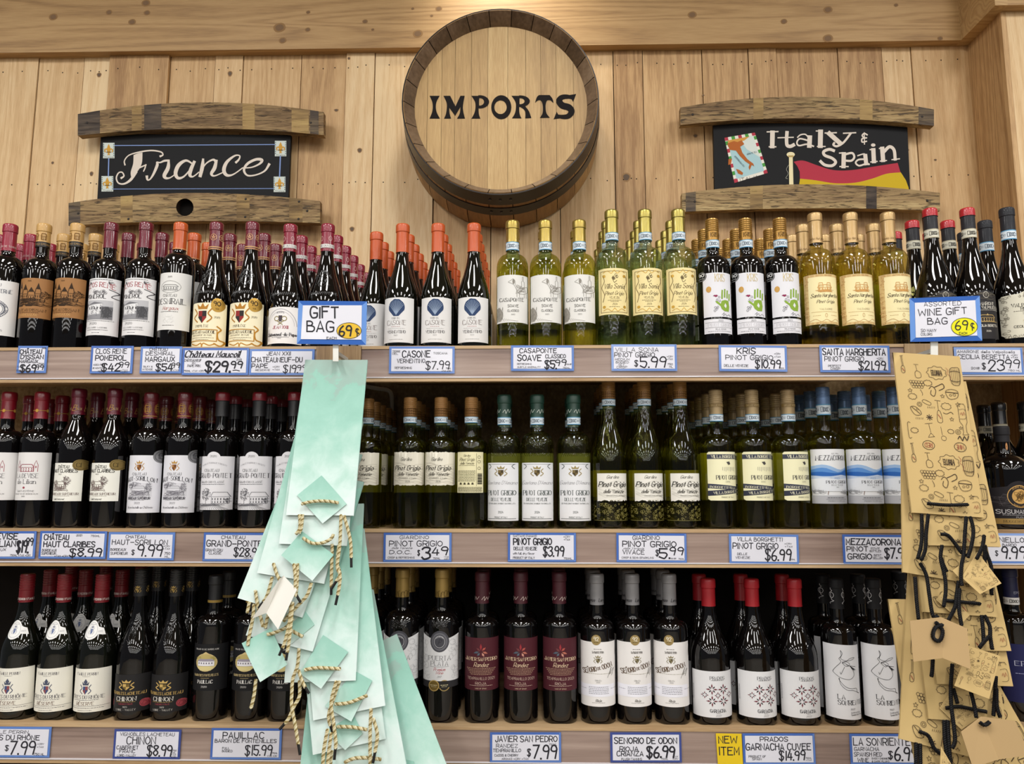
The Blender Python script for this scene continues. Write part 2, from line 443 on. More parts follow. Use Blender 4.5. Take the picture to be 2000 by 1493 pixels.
class MB:
    """collects faces, links them as one mesh object"""
    def __init__(s): s.v = []; s.f = []; s.mi = []; s.mats = []; s.ix = {}; s.tint = []; s.uv = None; s.uvs = {}
    def mid(s, m):
        if m not in s.mats: s.mats.append(m)
        return s.mats.index(m)
    def vert(s, p):
        k = (round(p[0], 7), round(p[1], 7), round(p[2], 7))
        i = s.ix.get(k)
        if i is None: i = s.ix[k] = len(s.v); s.v.append(k)
        return i
    def face(s, pts, m, tint=0.0):
        i = [s.vert(p) for p in pts]
        j = []
        for a in i:
            if a not in j: j.append(a)
        if len(j) < 3: return
        s.f.append(j); s.mi.append(s.mid(m)); s.tint.append(tint)
    def box(s, a, b, m, tint=0.0, fn=None):
        x0, y0, z0 = a; x1, y1, z1 = b
        c = [(x0, y0, z0), (x1, y0, z0), (x1, y1, z0), (x0, y1, z0), (x0, y0, z1), (x1, y0, z1), (x1, y1, z1), (x0, y1, z1)]
        if fn: c = [fn(*q) for q in c]
        for q in ((0, 3, 2, 1), (4, 5, 6, 7), (0, 1, 5, 4), (1, 2, 6, 5), (2, 3, 7, 6), (3, 0, 4, 7)):
            s.face([c[i] for i in q], m, tint)
    def hexa(s, front, back, m, tint=0.0, mside=None):
        """solid between two matching outlines"""
        n = len(front)
        s.face(front, m, tint); s.face(back[::-1], m, tint)
        for i in range(n):
            j = (i + 1) % n
            s.face([front[j], front[i], back[i], back[j]], mside or m, tint)
    def lathe(s, prof, m, n=36, axis='z', org=(0, 0, 0), mats=None):
        """prof: (r, h); mats: one material per profile segment"""
        rows = []
        for r, h in prof:
            row = []
            for i in range(n):
                a = 6.283185307 * i / n
                if axis == 'z': q = (org[0] + r * math.cos(a), org[1] + r * math.sin(a), org[2] + h)
                else: q = (org[0] + r * math.cos(a), org[1] + h, org[2] + r * math.sin(a))
                row.append(q)
            rows.append(row)
        for k in range(len(rows) - 1):
            mm = mats[k] if mats else m
            for i in range(n):
                j = (i + 1) % n
                q = [rows[k][i], rows[k][j], rows[k + 1][j], rows[k + 1][i]]
                s.face(q if axis == 'z' else q[::-1], mm)
    def tube(s, pts, r, m, n=6, caps=True):
        pts = [Vector(p) for p in pts]
        rows = []; up = Vector((0.13, -1, 0.07)).normalized()
        for i, p in enumerate(pts):
            t = (pts[min(i + 1, len(pts) - 1)] - pts[max(i - 1, 0)])
            if t.length < 1e-9: t = Vector((0, 0, 1))
            t.normalize()
            a = t.cross(up)
            if a.length < 1e-4: a = t.cross(Vector((1, 0, 0)))
            a.normalize(); b = t.cross(a)
            rr = r[i] if isinstance(r, (list, tuple)) else r
            rows.append([tuple(p + (a * math.cos(6.2832 * k / n) + b * math.sin(6.2832 * k / n)) * rr) for k in range(n)])
        for i in range(len(rows) - 1):
            for k in range(n):
                j = (k + 1) % n
                s.face([rows[i][k], rows[i][j], rows[i + 1][j], rows[i + 1][k]], m)
        if caps:
            s.face(rows[0][::-1], m); s.face(rows[-1], m)
    def mesh(s, name, smooth=True, angle=40):
        me = bpy.data.meshes.new(name)
        me.from_pydata(s.v, [], s.f)
        for m in s.mats: me.materials.append(m)
        me.polygons.foreach_set('material_index', s.mi)
        me.polygons.foreach_set('use_smooth', [smooth] * len(s.f))
        at = me.attributes.new('tint', 'FLOAT', 'FACE')
        at.data.foreach_set('value', s.tint)
        me.update()
        if smooth and angle < 180: me.set_sharp_from_angle(angle=math.radians(angle))
        return me
    def build(s, name, parent=None, smooth=True, angle=40, loc=None):
        return link(name, s.mesh(name, smooth, angle), parent, loc)
def link(name, me, parent=None, loc=None):
    o = bpy.data.objects.new(name, me)
    if parent is not None: o.parent = parent
    if loc is not None: o.location = loc
    COL.objects.link(o)
    return o
def tag(o, label, cat, group=None):
    o['label'] = label; o['category'] = cat
    if group: o['group'] = group
    return o
def empty(name, loc=(0, 0, 0)):
    o = bpy.data.objects.new(name, None); o.location = loc; o.empty_display_size = .02
    COL.objects.link(o)
    return o
def struct(o, label=None):
    o['kind'] = 'structure'
    if label: o['label'] = label
    return o
random.seed(7)
# ------------------------------------------------------------------ the setting: plank wall, pier, beam
YW, YB, YPIER, YLIP = 2.22, 2.185, 2.05, 1.70
ZB = P(940, 91, YB).z                       # underside of the beam
XC = P(1887, 84, YW).x                      # inner corner beside the pier
XP = P(1942, 30, YPIER).x
ZLOW = 0.25
mb = MB()
edges = [-190, -60, 79, 167, 219, 335, 422, 477, 590, 678, 734, 850, 960, 1092, 1197, 1254, 1370, 1460, 1515, 1635, 1721, 1778, 1890]
offs = [0, 4, 0, 2, 11, 0, 3, 0, 1, 9, 6, 0, 2, 0, 3, 0, 2, 5, 0, 2, 0, 3]
xs = [P(e, 100, YW).x for e in edges]
for i in range(len(xs) - 1):
    y = YW - offs[i] * 0.001
    a, b = xs[i] + .0013, xs[i + 1] - .0013
    t = random.random() * 3 + .05
    mb.box((a, y, 1.2), (b, YW + .03, ZB + .05), PLANK, t)
DARKGAP = paint('#120c07', .9)
mb.box((xs[0], YW + .012, 1.2), (XC, YW + .04, ZB + .05), DARKGAP)
NAIL = paint('#241a12', .6)
for i in range(len(xs) - 1):
    y = YW - offs[i] * 0.001
    for zz in (ZB - .045, ZB - .415):
        for k in (.2, .5, .8):
            x = xs[i] + (xs[i + 1] - xs[i]) * k + random.uniform(-.01, .01); z = zz + random.uniform(-.006, .006)
            mb.box((x - .0016, y - .0006, z - .0016), (x + .0016, y, z + .0016), NAIL)
KNOT, KNOT2 = paint('#6a5848', .6), paint('#a07c54', .6)
for px, py, r, w in ((190, 143, 5, 1), (447, 141, 5, 1.2), (702, 293, 5, 1), (687, 447, 5, 1), (1224, 344, 9, 1), (681, 113, 3, 1), (98, 315, 3, 1), (175, 337, 4, 1.2), (1830, 310, 3, .7),
                     (1360, 262, 5, .8), (655, 212, 5, .6), (1375, 183, 3, .6), (1775, 290, 5, .5)):
    c = P(px, py, YW - .0125)
    j = max(k for k in range(len(xs) - 1) if xs[k] <= c.x)
    y = YW - offs[j] * .001
    for rr, m, dy in ((r * 1.05, KNOT2, .0004), (r * .72, KNOT, .0007)):
        mb.face([(c.x + rr * .00145 * math.cos(a) * (1 + .12 * math.sin(3 * a)), y - dy, c.z + w * rr * .00155 * math.sin(a)) for a in [6.2832 * q / 14 for q in range(14)]], m)
struct(mb.build('wall_back', smooth=False), 'vertical cedar plank wall behind the top shelf')
mb = MB()
mb.box((XC, YPIER, .2), (XC + .022, YW + .03, ZB + .05), PLANK, 1.37)
mb.box((XC - .002, YPIER - .004, .2), (XC + .012, YPIER + .012, ZB + .05), PLANK, 2.9)
xx = XC + .013
for w, t in ((.30, .8), (.2, 2.2), (.3, 1.1)):
    mb.box((xx, YPIER - .003, .2), (xx + w - .002, YPIER + .03, ZB + .05), PLANK, t); xx += w
struct(mb.build('wall_right', smooth=False), 'cedar plank pier that steps forward at the right')
mb = MB()
mb.box((xs[0], YB, ZB), (XC - .035, YW + .03, ZB + .4), BEAM, 0.31)
mb.box((XC - .035, YPIER - .035, ZB), (XC, YW + .03, ZB + .4), BEAM, 1.2)
mb.box((XC, YPIER - .035, ZB), (XC + .9, YPIER + .03, ZB + .4), BEAM, 2.1)
for px, py, r in ((104, 33, 8), (213, 24, 6), (285, 6, 8), (287, 25, 6), (258, 43, 7), (546, 54, 11), (552, 79, 7), (601, 58, 5), (602, 24, 4), (713, 42, 5), (728, 58, 3), (816, 66, 9), (857, 17, 6), (843, 31, 3), (806, 17, 3),
                  (1352, 29, 8), (1531, 42, 6), (1617, 19, 8), (1617, 75, 9), (1836, 75, 5), (1750, 10, 4)):
    c = P(px, py, YB)
    for rr, m, dy in ((r * 1.1, paint('#93714a', .6), .0004), (r * .75, paint('#7d6248', .6), .0007)):
        mb.face([(c.x + rr * .0016 * math.cos(a), YB - dy, c.z + rr * .0013 * math.sin(a) * (1 + .1 * math.sin(2 * a))) for a in [6.2832 * q / 14 for q in range(14)]], m)
struct(mb.build('trim_1', smooth=False), 'horizontal cedar beam above the plank wall')
mb = MB()
mb.box((-2.2, 2.19, 1.2), (1.62, 2.215, 1.64), CHIP, .4); mb.box((-2.2, 2.19, .1), (1.62, 2.215, 1.2), paint('#14100d', .8))  # lower part near-black: deep shade behind the bottles put into the colour
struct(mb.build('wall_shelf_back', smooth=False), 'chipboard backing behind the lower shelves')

mb = MB(); mb.box((-5.5, -17, -.02), (5.5, 2.3, 0), paint('#8d8578', .4)); struct(mb.build('floor', smooth=False))
mb = MB(); mb.box((-5.5, -17, CEIL + .02), (5.5, 2.3, CEIL + .05), paint('#b9b5ac', .8)); struct(mb.build('ceiling', smooth=False))
# ------------------------------------------------------------------ barrel sign
YF = 1.98
bc = P(978, 200, YF); zt, zb2 = P(978, 17, YF).z, P(978, 385, YF).z
RB = 0.2675; BX = (P(788.6, 200, YF).x + P(1166, 200, YF).x) / 2; BZ = (zt + zb2) / 2 + .004
DEP = YW - .012 - YF
mb = MB()
nst = 26
def barrel_r(t): return RB + .017 * math.sin(min(1, t / DEP) * 1.5)
for k in range(nst):
    a0, a1 = 6.2832 * k / nst + .004, 6.2832 * (k + 1) / nst - .004
    t = random.random() * 3
    for q in range(3):
        b0, b1 = a0 + (a1 - a0) * q / 3, a0 + (a1 - a0) * (q + 1) / 3
        prof = [(RB - .030, .05), (RB - .026, .036), (RB - .003, 0.0)] + [(barrel_r(DEP * i / 6), DEP * i / 6 if i else .003) for i in range(7)]
        for i in range(len(prof) - 1):
            (r0, h0), (r1, h1) = prof[i], prof[i + 1]
            mb.face([(r1 * math.cos(b0), h1, r1 * math.sin(b0)), (r1 * math.cos(b1), h1, r1 * math.sin(b1)),
                     (r0 * math.cos(b1), h0, r0 * math.sin(b1)), (r0 * math.cos(b0), h0, r0 * math.sin(b0))], CHIME if i < 2 else BARREL, t)
mb.lathe([(RB - .032, .06), (RB - .006, .02), (RB - .002, DEP)], DARKGAP, 60, 'y')
barrel = mb.build('wine_barrel', angle=30, loc=(BX, YF, BZ))
tag(barrel, 'round oak barrel end with dark hoops mounted on the plank wall', 'barrel')
mb = MB()
RH = RB - .027; YH = .040
cuts = [-.26, -.205, -.165, -.128, -.082, -.036, .02, .070, .112, .155, .203, .26]
for i in range(len(cuts) - 1):
    a, b = cuts[i] + .0004, cuts[i + 1] - .0004
    n = 8; t = random.random() * 3
    pa = [max(-RH, min(RH, a + (b - a) * q / n)) for q in range(n + 1)]
    top = [(x, YH, math.sqrt(max(0, RH * RH - x * x))) for x in pa]
    mb.face(top[::-1] + [(x, YH, -z) for x, _, z in top], OAK, t)
mb.lathe([(RH, YH + .001), (0.001, YH + .001)], DARKGAP, 48, 'y')
A = Art(); K = '#130e0e'; INK = paint(K, .8)
q = 3.318
def bp(pts): return [(x / q + 760, y / q) for x, y in pts]
def cv(pts): return catmull(pts, 5)
# flared slab capitals
A.p(bp([(262, 622), (328, 622)] + cv([(328, 622), (308, 660), (303, 695), (309, 730), (330, 770)]) + [(262, 770)] + cv([(262, 770), (278, 730), (283, 695), (279, 660), (262, 622)])), INK, 1)
A.p(bp(cv([(352, 622), (372, 665), (374, 700), (368, 740), (356, 770)]) + [(402, 770)] + cv([(402, 770), (392, 735), (390, 700)]) + [(428, 752), (462, 695)] + cv([(462, 695), (458, 735), (440, 770)])[2:] + [(492, 770)] + cv([(492, 770), (478, 700), (490, 622)]) + [(462, 622), (430, 690), (396, 622)]), INK, 1)
A.p(bp(cv([(533, 622), (556, 660), (560, 695), (552, 735), (533, 770)]) + [(592, 770)] + cv([(592, 770), (582, 740), (580, 695), (584, 640), (580, 622)])), INK, 1)
A.ring(bp(A.ell(588, 661, 60, 43, 24, -100, 100)), bp(A.ell(588, 661, 27, 24, 24, -100, 100)), INK, 1)
A.ring(bp(A.ell(727, 696, 65, 78, 36)), bp(A.ell(722, 696, 40, 44, 36)), INK, 1)
A.p(bp(cv([(793, 622), (818, 660), (822, 695), (815, 735), (796, 768)]) + [(858, 768)] + cv([(858, 768), (846, 740), (843, 695), (846, 622)])), INK, 1)
A.ring(bp(A.ell(848, 657, 64, 38, 24, -95, 95)), bp(A.ell(848, 657, 30, 19, 24, -95, 95)), INK, 1)
A.p(bp(cv([(846, 692), (880, 720), (882, 768)]) + [(922, 766)] + cv([(922, 766), (905, 720), (880, 688)])), INK, 1)
A.p(bp(cv([(945, 668), (958, 630), (972, 617)]) + [(1040, 617)] + cv([(1040, 617), (1058, 640), (1064, 668), (1045, 652), (1022, 655), (1014, 690), (1020, 735), (1042, 764)]) + [(976, 766)] + cv([(976, 766), (994, 735), (996, 690), (986, 655), (965, 652), (945, 668)])), INK, 1)
A.l(bp([(1192, 640), (1160, 628), (1120, 632), (1102, 655), (1122, 684), (1165, 698), (1182, 725), (1160, 754), (1118, 758), (1085, 748)]), 10, INK, 1, smooth=True, n=5, cap=False, ws=[4, 8, 10, 12, 13, 13, 12, 10, 8, 4])
A.p(bp([(1160, 618), (1212, 610), (1192, 662), (1180, 640)]), INK, 1); A.p(bp([(1066, 774), (1086, 725), (1098, 748), (1130, 765)]), INK, 1)
def fb(x, y, ly):
    w = P(x, y, YF + YH); return (w.x - BX, YH - .0006 - .0001 * ly, w.z - BZ)
A.put(mb, fb)
mb.build('barrel_head', barrel, smooth=False)['label'] = 'pale oak barrel head lettered IMPORTS'
HOOP = paint('#2b2725', .38, .75)
for h0, h1 in ((.002, .062), (.083, .128)):
    mb = MB()
    mb.lathe([(barrel_r(h0) - .001, h0), (barrel_r(h0) + .0025, h0), (barrel_r(h1) + .0025, h1), (barrel_r(h1) - .001, h1)], HOOP, 72, 'y')
    hp = mb.build('hoop', barrel)
    for dx in (-.028, 0, .028):
        m2 = MB(); hm = (h0 + h1) / 2; rr = barrel_r(hm) + .0025; a = -math.pi / 2 + dx / rr
        m2.lathe([(.0001, .0032), (.0035, .002), (.0045, 0)], paint('#55504c', .4, .8), 10)
        r_ = m2.build('rivet', hp)
        r_.location = (rr * math.cos(a), hm, rr * math.sin(a)); r_.rotation_euler = (math.pi, 0, 0) if False else (0, math.pi - (a + math.pi / 2) * 1.0, 0)

# ------------------------------------------------------------------ chalk signs between barrel staves
def stave_pts(px, n=14):
    """px: photo outline [(xl,yt,yb) left, middle, right] -> curved strip"""
    (x0, t0, b0), (x1, t1, b1), (x2, t2, b2) = px
    top, bot = [], []
    for i in range(n + 1):
        u = i / n
        L0, L1, L2 = (u - .5) * (u - 1) * 2, -4 * u * (u - 1), 2 * u * (u - .5)
        top.append((x0 * L0 + x1 * L1 + x2 * L2, t0 * L0 + t1 * L1 + t2 * L2))
        bot.append((x0 * L0 + x1 * L1 + x2 * L2, b0 * L0 + b1 * L1 + b2 * L2))
    return top, bot
def make_stave(parent, px, yf, th, tint, bands, hole=None, screws=()):
    o = parent.location
    def W(q, y): v = P(q[0], q[1], yf); return (v.x - o.x, y - o.y, v.z - o.z)
    top, bot = stave_pts(px)
    mb = MB(); n = len(top) - 1
    if hole:
        hx, hy, hr = hole
        i0 = max(i for i in range(n) if top[i][0] < hx - hr); i1 = min(i for i in range(n + 1) if top[i][0] > hx + hr)
    for i in range(n):
        ins = hole and i0 <= i < i1
        if not ins:
            mb.face([W(bot[i], yf), W(bot[i + 1], yf), W(top[i + 1], yf), W(top[i], yf)], STAVE, tint)
        mb.face([W(bot[i + 1], yf + th), W(bot[i], yf + th), W(top[i], yf + th), W(top[i + 1], yf + th)], STAVE, tint)
        mb.face([W(top[i], yf), W(top[i + 1], yf), W(top[i + 1], yf + th), W(top[i], yf + th)], STAVE, tint)
        mb.face([W(bot[i + 1], yf), W(bot[i], yf), W(bot[i], yf + th), W(bot[i + 1], yf + th)], STAVE, tint)
    for a, b in ((top[0], bot[0]), (bot[-1], top[-1])):
        mb.face([W(a, yf), W(b, yf), W(b, yf + th), W(a, yf + th)], STAVE, tint)
    if hole:
        outer = [bot[k] for k in range(i0, i1 + 1)] + [top[k] for k in range(i1, i0 - 1, -1)]
        m = 28
        ci = [(hx + hr * math.cos(6.2832 * k / m), hy + hr * math.sin(6.2832 * k / m)) for k in range(m)]
        v = [[Vector((x, y, 0)) for x, y in outer], [Vector((x, y, 0)) for x, y in ci[::-1]]]
        allp = outer + ci[::-1]
        for t in tessellate_polygon(v): mb.face([W(allp[k], yf) for k in t], STAVE, tint)
        DK = paint('#2a1e14', .8)
        for k in range(m):
            j = (k + 1) % m
            mb.face([W(ci[k], yf), W(ci[j], yf), W(ci[j], yf + th - .001), W(ci[k], yf + th - .001)], DK)
        mb.face([W(c, yf + th - .001) for c in ci], paint('#0d0906', .9))
    A = Art()
    for u, w, m in bands:      # bleached or stained bands where the hoops sat
        def at(f, e):
            j = min(n - 1, int(f * n)); g = f * n - j
            S = top if e else bot
            return (S[j][0] * (1 - g) + S[j + 1][0] * g, S[j][1] * (1 - g) + S[j + 1][1] * g)
        A.p([at(u, 0), at(u + w, 0), at(u + w, 1), at(u, 1)], m, 1)
    A.put(mb, lambda x, y, ly: W((x, y), yf - .0003))
    s = mb.build('barrel_stave', parent, smooth=False)
    for sx, sy in screws:
        m2 = MB(); m2.lathe([(.0001, -.0016), (.003, -.0012), (.0042, .0004)], paint('#2b2622', .5, .6), 10, 'y')
        c = P(sx, sy, yf); sc = m2.build('screw', s); sc.location = (c.x - o.x, yf - o.y, c.z - o.z)
BAND_D = wood('stave_dark_band', [(0, '#332b27'), (0.4, '#564a3f'), (0.8, '#79684d'), (1, '#97815c')], (2.2, 20, 20), rings=3, fibre=.5, rough=.8, crack=.6, bump=.4, fine=8)
BAND_L = wood('stave_pale_band', [(0, '#6b5330'), (0.35, '#9c7f4e'), (0.7, '#b4985f'), (1, '#c9ae76')], (2.2, 20, 20), rings=3, fibre=.4, rough=.7, crack=.4, bump=.4, fine=8)
def Pl(r, s, ox, oy): return lambda pts: [(x / s + ox, y / s + oy) for x, y in pts]
# --- France
YS = 2.160
root = empty('wall_sign', P(390, 330, YS))
tag(root, 'black chalkboard sign lettered France between two curved barrel staves', 'sign')
o = root.location
def board(parent, quad, yf, th):
    mb = MB(); o = parent.location
    f = [tuple(P(x, y, yf) - o) for x, y in quad]; b = [(x, yy + th, z) for x, yy, z in f]
    mb.hexa(f[::-1], b[::-1], paint('#0c0d10', .6))
    return mb
mb = board(root, [(197, 262), (568, 264), (563, 390), (190, 390)], 2.185, .012)
A = Art(); qf = Pl(0, 3.571, 100, 180)
CH, BL = paint('#ded3c6', .8), paint('#8098cc', .7)
def st(pts, ws, m=CH, ly=2): A.l(qf(pts), 1, m, ly, smooth=True, n=5, ws=[w / 3.571 for w in ws])
st([(515, 508), (512, 478), (545, 440), (620, 418), (700, 408), (765, 418), (780, 438), (762, 448)], [10, 8, 8, 10, 10, 10, 9, 14])
A.p(qf(cv([(575, 440), (605, 428), (637, 422)]) + cv([(637, 422), (632, 500), (598, 560), (560, 600)]) + cv([(560, 600), (555, 560), (572, 500), (575, 440)])), CH, 2)
st([(590, 560), (555, 612), (510, 640), (470, 635), (455, 600), (470, 565), (495, 560), (508, 585), (490, 600)], [22, 18, 12, 10, 10, 9, 9, 10, 14])
st([(600, 535), (630, 522), (662, 508)], [9, 10, 9]); st([(660, 508), (655, 530), (645, 552)], [8, 9, 8])
st([(668, 590), (672, 612), (690, 608), (715, 570), (740, 510), (738, 490), (760, 492), (790, 480), (820, 478)], [18, 12, 10, 16, 20, 10, 10, 14, 14])
st([(820, 478), (815, 530), (790, 580), (800, 600), (830, 598), (870, 570)], [14, 26, 26, 18, 9, 8])
st([(985, 500), (940, 478), (890, 510), (868, 565), (885, 600), (925, 590), (970, 540), (995, 490)], [10, 16, 26, 26, 20, 12, 10, 12])
st([(998, 488), (975, 540), (968, 580), (990, 590), (1030, 560)], [20, 26, 22, 10, 8])
st([(1060, 470), (1055, 520), (1040, 585)], [14, 26, 22]); st([(1042, 560), (1080, 500), (1130, 472), (1150, 490)], [8, 9, 14, 18])
st([(1152, 480), (1140, 530), (1118, 570), (1140, 585), (1200, 560)], [18, 26, 20, 10, 8])
st([(1290, 490), (1310, 470), (1315, 445), (1280, 445), (1225, 490), (1205, 545), (1225, 580), (1270, 575), (1335, 530)], [16, 12, 9, 12, 22, 26, 20, 10, 8])
st([(1335, 530), (1400, 525), (1455, 500), (1470, 475), (1430, 470), (1370, 500), (1345, 545), (1370, 582), (1430, 578), (1490, 550), (1520, 505)], [8, 9, 14, 20, 18, 18, 16, 12, 10, 12, 18])
A.l(qf([(440, 373), (1560, 366)]), 1.6, BL, 1); A.l(qf([(430, 677), (1552, 673)]), 1.2, BL, 1)
A.l(qf([(402, 460), (399, 585)]), 2.2, BL, 1); A.l(qf([(1599, 447), (1593, 590)]), 2.4, BL, 1)
GO, GO2 = paint('#c9962f', .5), paint('#7c5a1c', .6)
for x, y, w, h in ((402, 408, 80, 108), (1600, 394, 80, 108), (392, 640, 82, 108), (1593, 644, 82, 108)):
    A.r(*qf([(x - w / 2, y - h / 2)])[0], *qf([(x + w / 2, y + h / 2)])[0], paint('#cdd6cf', .7), 1)
    for i in range(7):
        for sx in (-w / 2 + 2, w / 2 - 8):
            yy = y - h / 2 + 8 + i * 13
            A.r(*qf([(x + sx, yy)])[0], *qf([(x + sx + 6, yy + 6)])[0], paint('#3f5f6b', .7), 2)
    A.p(qf(cv([(x, y - 46), (x + 12, y - 15), (x + 5, y + 14)]) + cv([(x - 5, y + 14), (x - 12, y - 15), (x, y - 46)])), GO, 3)
    for sgn in (-1, 1):
        A.l(qf([(x + sgn * 4, y + 12), (x + sgn * 14, y - 10), (x + sgn * 27, y - 4), (x + sgn * 24, y + 10)]), 2.2, GO, 3, smooth=True)
    A.r(*qf([(x - 16, y + 8)])[0], *qf([(x + 16, y + 15)])[0], GO2, 4)
    A.p(qf([(x - 5, y + 14), (x + 5, y + 14), (x + 9, y + 36), (x, y + 30), (x - 9, y + 36)]), GO, 3)
    A.t('France', *qf([(x, y + 46)])[0], 3.0, paint('#3a2a24', .7), w=w / 3.571 * .8, st='I', ly=3)
A.put(mb, lambda x, y, ly: tuple(P(x, y, 2.185) - o - Vector((0, .00025 * ly, 0))))
mb.build('chalkboard', root, smooth=False)
make_stave(root, [(152, 223, 265), (392, 200, 251), (632, 219, 264)], YS, .024, .3, [(0, .09, BAND_D), (.22, .04, BAND_L), (.27, .07, BAND_D), (.67, .05, BAND_L), (.87, .07, BAND_L), (.945, .035, BAND_D)], screws=[(170, 240), (607, 240)])
make_stave(root, [(134, 397, 441), (370, 377, 432), (625, 393, 436)], YS, .024, 1.7, [(0, .05, BAND_D), (.22, .05, BAND_L), (.685, .05, BAND_L), (.885, .05, BAND_L)], hole=(361, 405, 17),
           screws=[(153, 417), (600, 412), (480, 389), (479, 424), (584, 394), (583, 428), (251, 428)])
# --- Italy & Spain
root = empty('wall_sign', P(1585, 310, YS))
tag(root, 'black chalkboard sign lettered Italy & Spain with painted flag, between barrel staves', 'sign')
o2 = root.location.copy()
mb = board(root, [(1393, 240), (1772, 243), (1778, 375), (1396, 372)], 2.185, .012)
A = Art(); qf = Pl(0, 3.571, 1300, 170)
def slab(strokes, w, m=CH):
    for pts in strokes: A.l(qf(pts), w / 3.571, m, 3, smooth=len(pts) > 2, n=6)
slab([[(745, 318), (743, 415)]], 32); slab([[(708, 314), (783, 312)], [(722, 418), (768, 418)]], 9)
slab([[(846, 318), (843, 375), (848, 408), (870, 415), (892, 405)]], 24); slab([[(783, 355), (890, 352)]], 8)
slab([[(1000, 360), (975, 332), (940, 335), (920, 352)]], 9); slab([[(1005, 352), (1002, 412)]], 32); slab([[(985, 372), (935, 362), (915, 388), (930, 410), (985, 400), (1030, 414)]], 11)
slab([[(1080, 312), (1078, 412)]], 34); slab([[(1050, 308), (1090, 308)], [(1058, 416), (1112, 416)]], 8)
slab([[(1140, 325), (1215, 392)]], 32); slab([[(1290, 325), (1240, 388), (1195, 414), (1170, 405), (1175, 392)]], 15); slab([[(1112, 322), (1190, 320)], [(1240, 324), (1325, 320)]], 9)
slab([[(1405, 335), (1385, 325), (1370, 340), (1385, 355), (1400, 356)], [(1398, 356), (1370, 362), (1370, 385), (1400, 380)]], 10); slab([[(1385, 320), (1386, 400)]], 7)
slab([[(1172, 445), (1140, 436), (1102, 452), (1110, 478), (1160, 498), (1185, 525), (1160, 550), (1110, 545), (1080, 520)]], 20)
slab([[(1242, 468), (1240, 555)]], 30); slab([[(1212, 462), (1245, 460)], [(1215, 556), (1272, 556)]], 9); slab([[(1255, 470), (1300, 462), (1315, 490), (1295, 515), (1255, 515)]], 15)
slab([[(1340, 480), (1385, 468), (1402, 490)]], 9); slab([[(1392, 480), (1398, 535)]], 28); slab([[(1390, 505), (1345, 508), (1325, 530), (1350, 550), (1400, 535), (1418, 540)]], 12)
slab([[(1448, 440), (1452, 520)]], 30); slab([[(1425, 438), (1455, 436)], [(1430, 524), (1475, 520)]], 8); A.e(*qf([(1447, 406)])[0], 4.5, 3.2, CH, 3)
slab([[(1510, 430), (1516, 512)]], 30); slab([[(1490, 430), (1520, 428)], [(1495, 518), (1540, 514)], [(1578, 508), (1630, 502)]], 8); slab([[(1525, 450), (1560, 418), (1592, 440), (1600, 505)]], 22)
RED, YEL = paint('#b03546', .7), paint('#c8aa22', .7)
wav = lambda y0, am: [(x, y0(x)) for x in range(900, 1640, 40)]
tp = cv([(893, 522), (960, 514), (1060, 548), (1170, 580), (1300, 580), (1450, 556), (1618, 530)])
md = cv([(1640, 596), (1540, 606), (1440, 640), (1320, 668), (1180, 672), (1050, 652), (937, 640)])
A.p(qf(tp + [(1636, 590)] + md + [(935, 590), (918, 552)]), RED, 1)
A.p(qf(md[::-1] + [(1675, 650), (1695, 705), (1695, 722), (1400, 722), (930, 722), (930, 690)]), YEL, 1)
PO = paint('#e8dcb0', .6)
A.p(qf([(860, 488), (886, 488), (892, 722), (862, 722)]), PO, 2); A.e(*qf([(872, 472)])[0], 8, 5, PO, 3); A.r(*qf([(853, 478)])[0], *qf([(892, 490)])[0], paint('#b59a5e', .6), 3)
A.l(qf([(858, 545), (842, 575), (855, 605), (838, 635), (850, 640)]), 1, paint('#8e8e84', .7), 2, smooth=True)
# little painted map: border of red, white and green blocks
cs = [(410, 355), (622, 318), (712, 600), (480, 670)]
def mpq(u, v):
    (a, b), (c, d), (e, f), (g, h) = cs
    x = a * (1 - u) * (1 - v) + c * u * (1 - v) + e * u * v + g * (1 - u) * v; y = b * (1 - u) * (1 - v) + d * u * (1 - v) + f * u * v + h * (1 - u) * v
    return (x, y)
A.p(qf([mpq(0, 0), mpq(1, 0), mpq(1, 1), mpq(0, 1)]), paint('#e6e2d6', .7), 1)
bcol = [paint('#b23a4a', .7), None, paint('#4f9a45', .7), None]
for i in range(9):
    for u0, u1, v0, v1 in ((i / 9, (i + 1) / 9, 0, .07), (i / 9, (i + 1) / 9, .93, 1) if i < 2 or i > 7 else (0, 0, 0, 0)):
        m = bcol[i % 4]
        if m and u1: A.p(qf([mpq(u0, v0), mpq(u1, v0), mpq(u1, v1), mpq(u0, v1)]), m, 2)
for i in range(12):
    for u0, u1 in ((0, .08), (.92, 1)):
        m = bcol[(i + 1) % 4]
        if m: A.p(qf([mpq(u0, i / 12), mpq(u1, i / 12), mpq(u1, (i + 1) / 12), mpq(u0, (i + 1) / 12)]), m, 2)
A.p(qf([mpq(.08, .07), mpq(.92, .07), mpq(.92, .93), mpq(.08, .93)]), paint('#a9cbd0', .7), 2)
A.p(qf([mpq(.45, .1), mpq(.92, .07), mpq(.92, .6), mpq(.6, .35)]), paint('#d5dcd6', .7), 3)
A.p(qf([mpq(.08, .07), mpq(.8, .07), mpq(.6, .14), mpq(.3, .16), mpq(.08, .3)]), paint('#d09a4a', .7), 3)
A.p(qf([(430, 395), (475, 378), (500, 385), (530, 372), (548, 400), (520, 418), (535, 460), (570, 505), (610, 535), (618, 555), (600, 545), (585, 582), (578, 560), (585, 540), (555, 520), (515, 480), (490, 445), (450, 440), (435, 415)]), paint('#b0622c', .7), 4)
A.p(qf([(490, 572), (515, 580), (540, 600), (535, 615), (505, 605)]), paint('#b0622c', .7), 4); A.p(qf([(438, 505), (462, 500), (455, 540), (436, 545)]), paint('#b0622c', .7), 4)
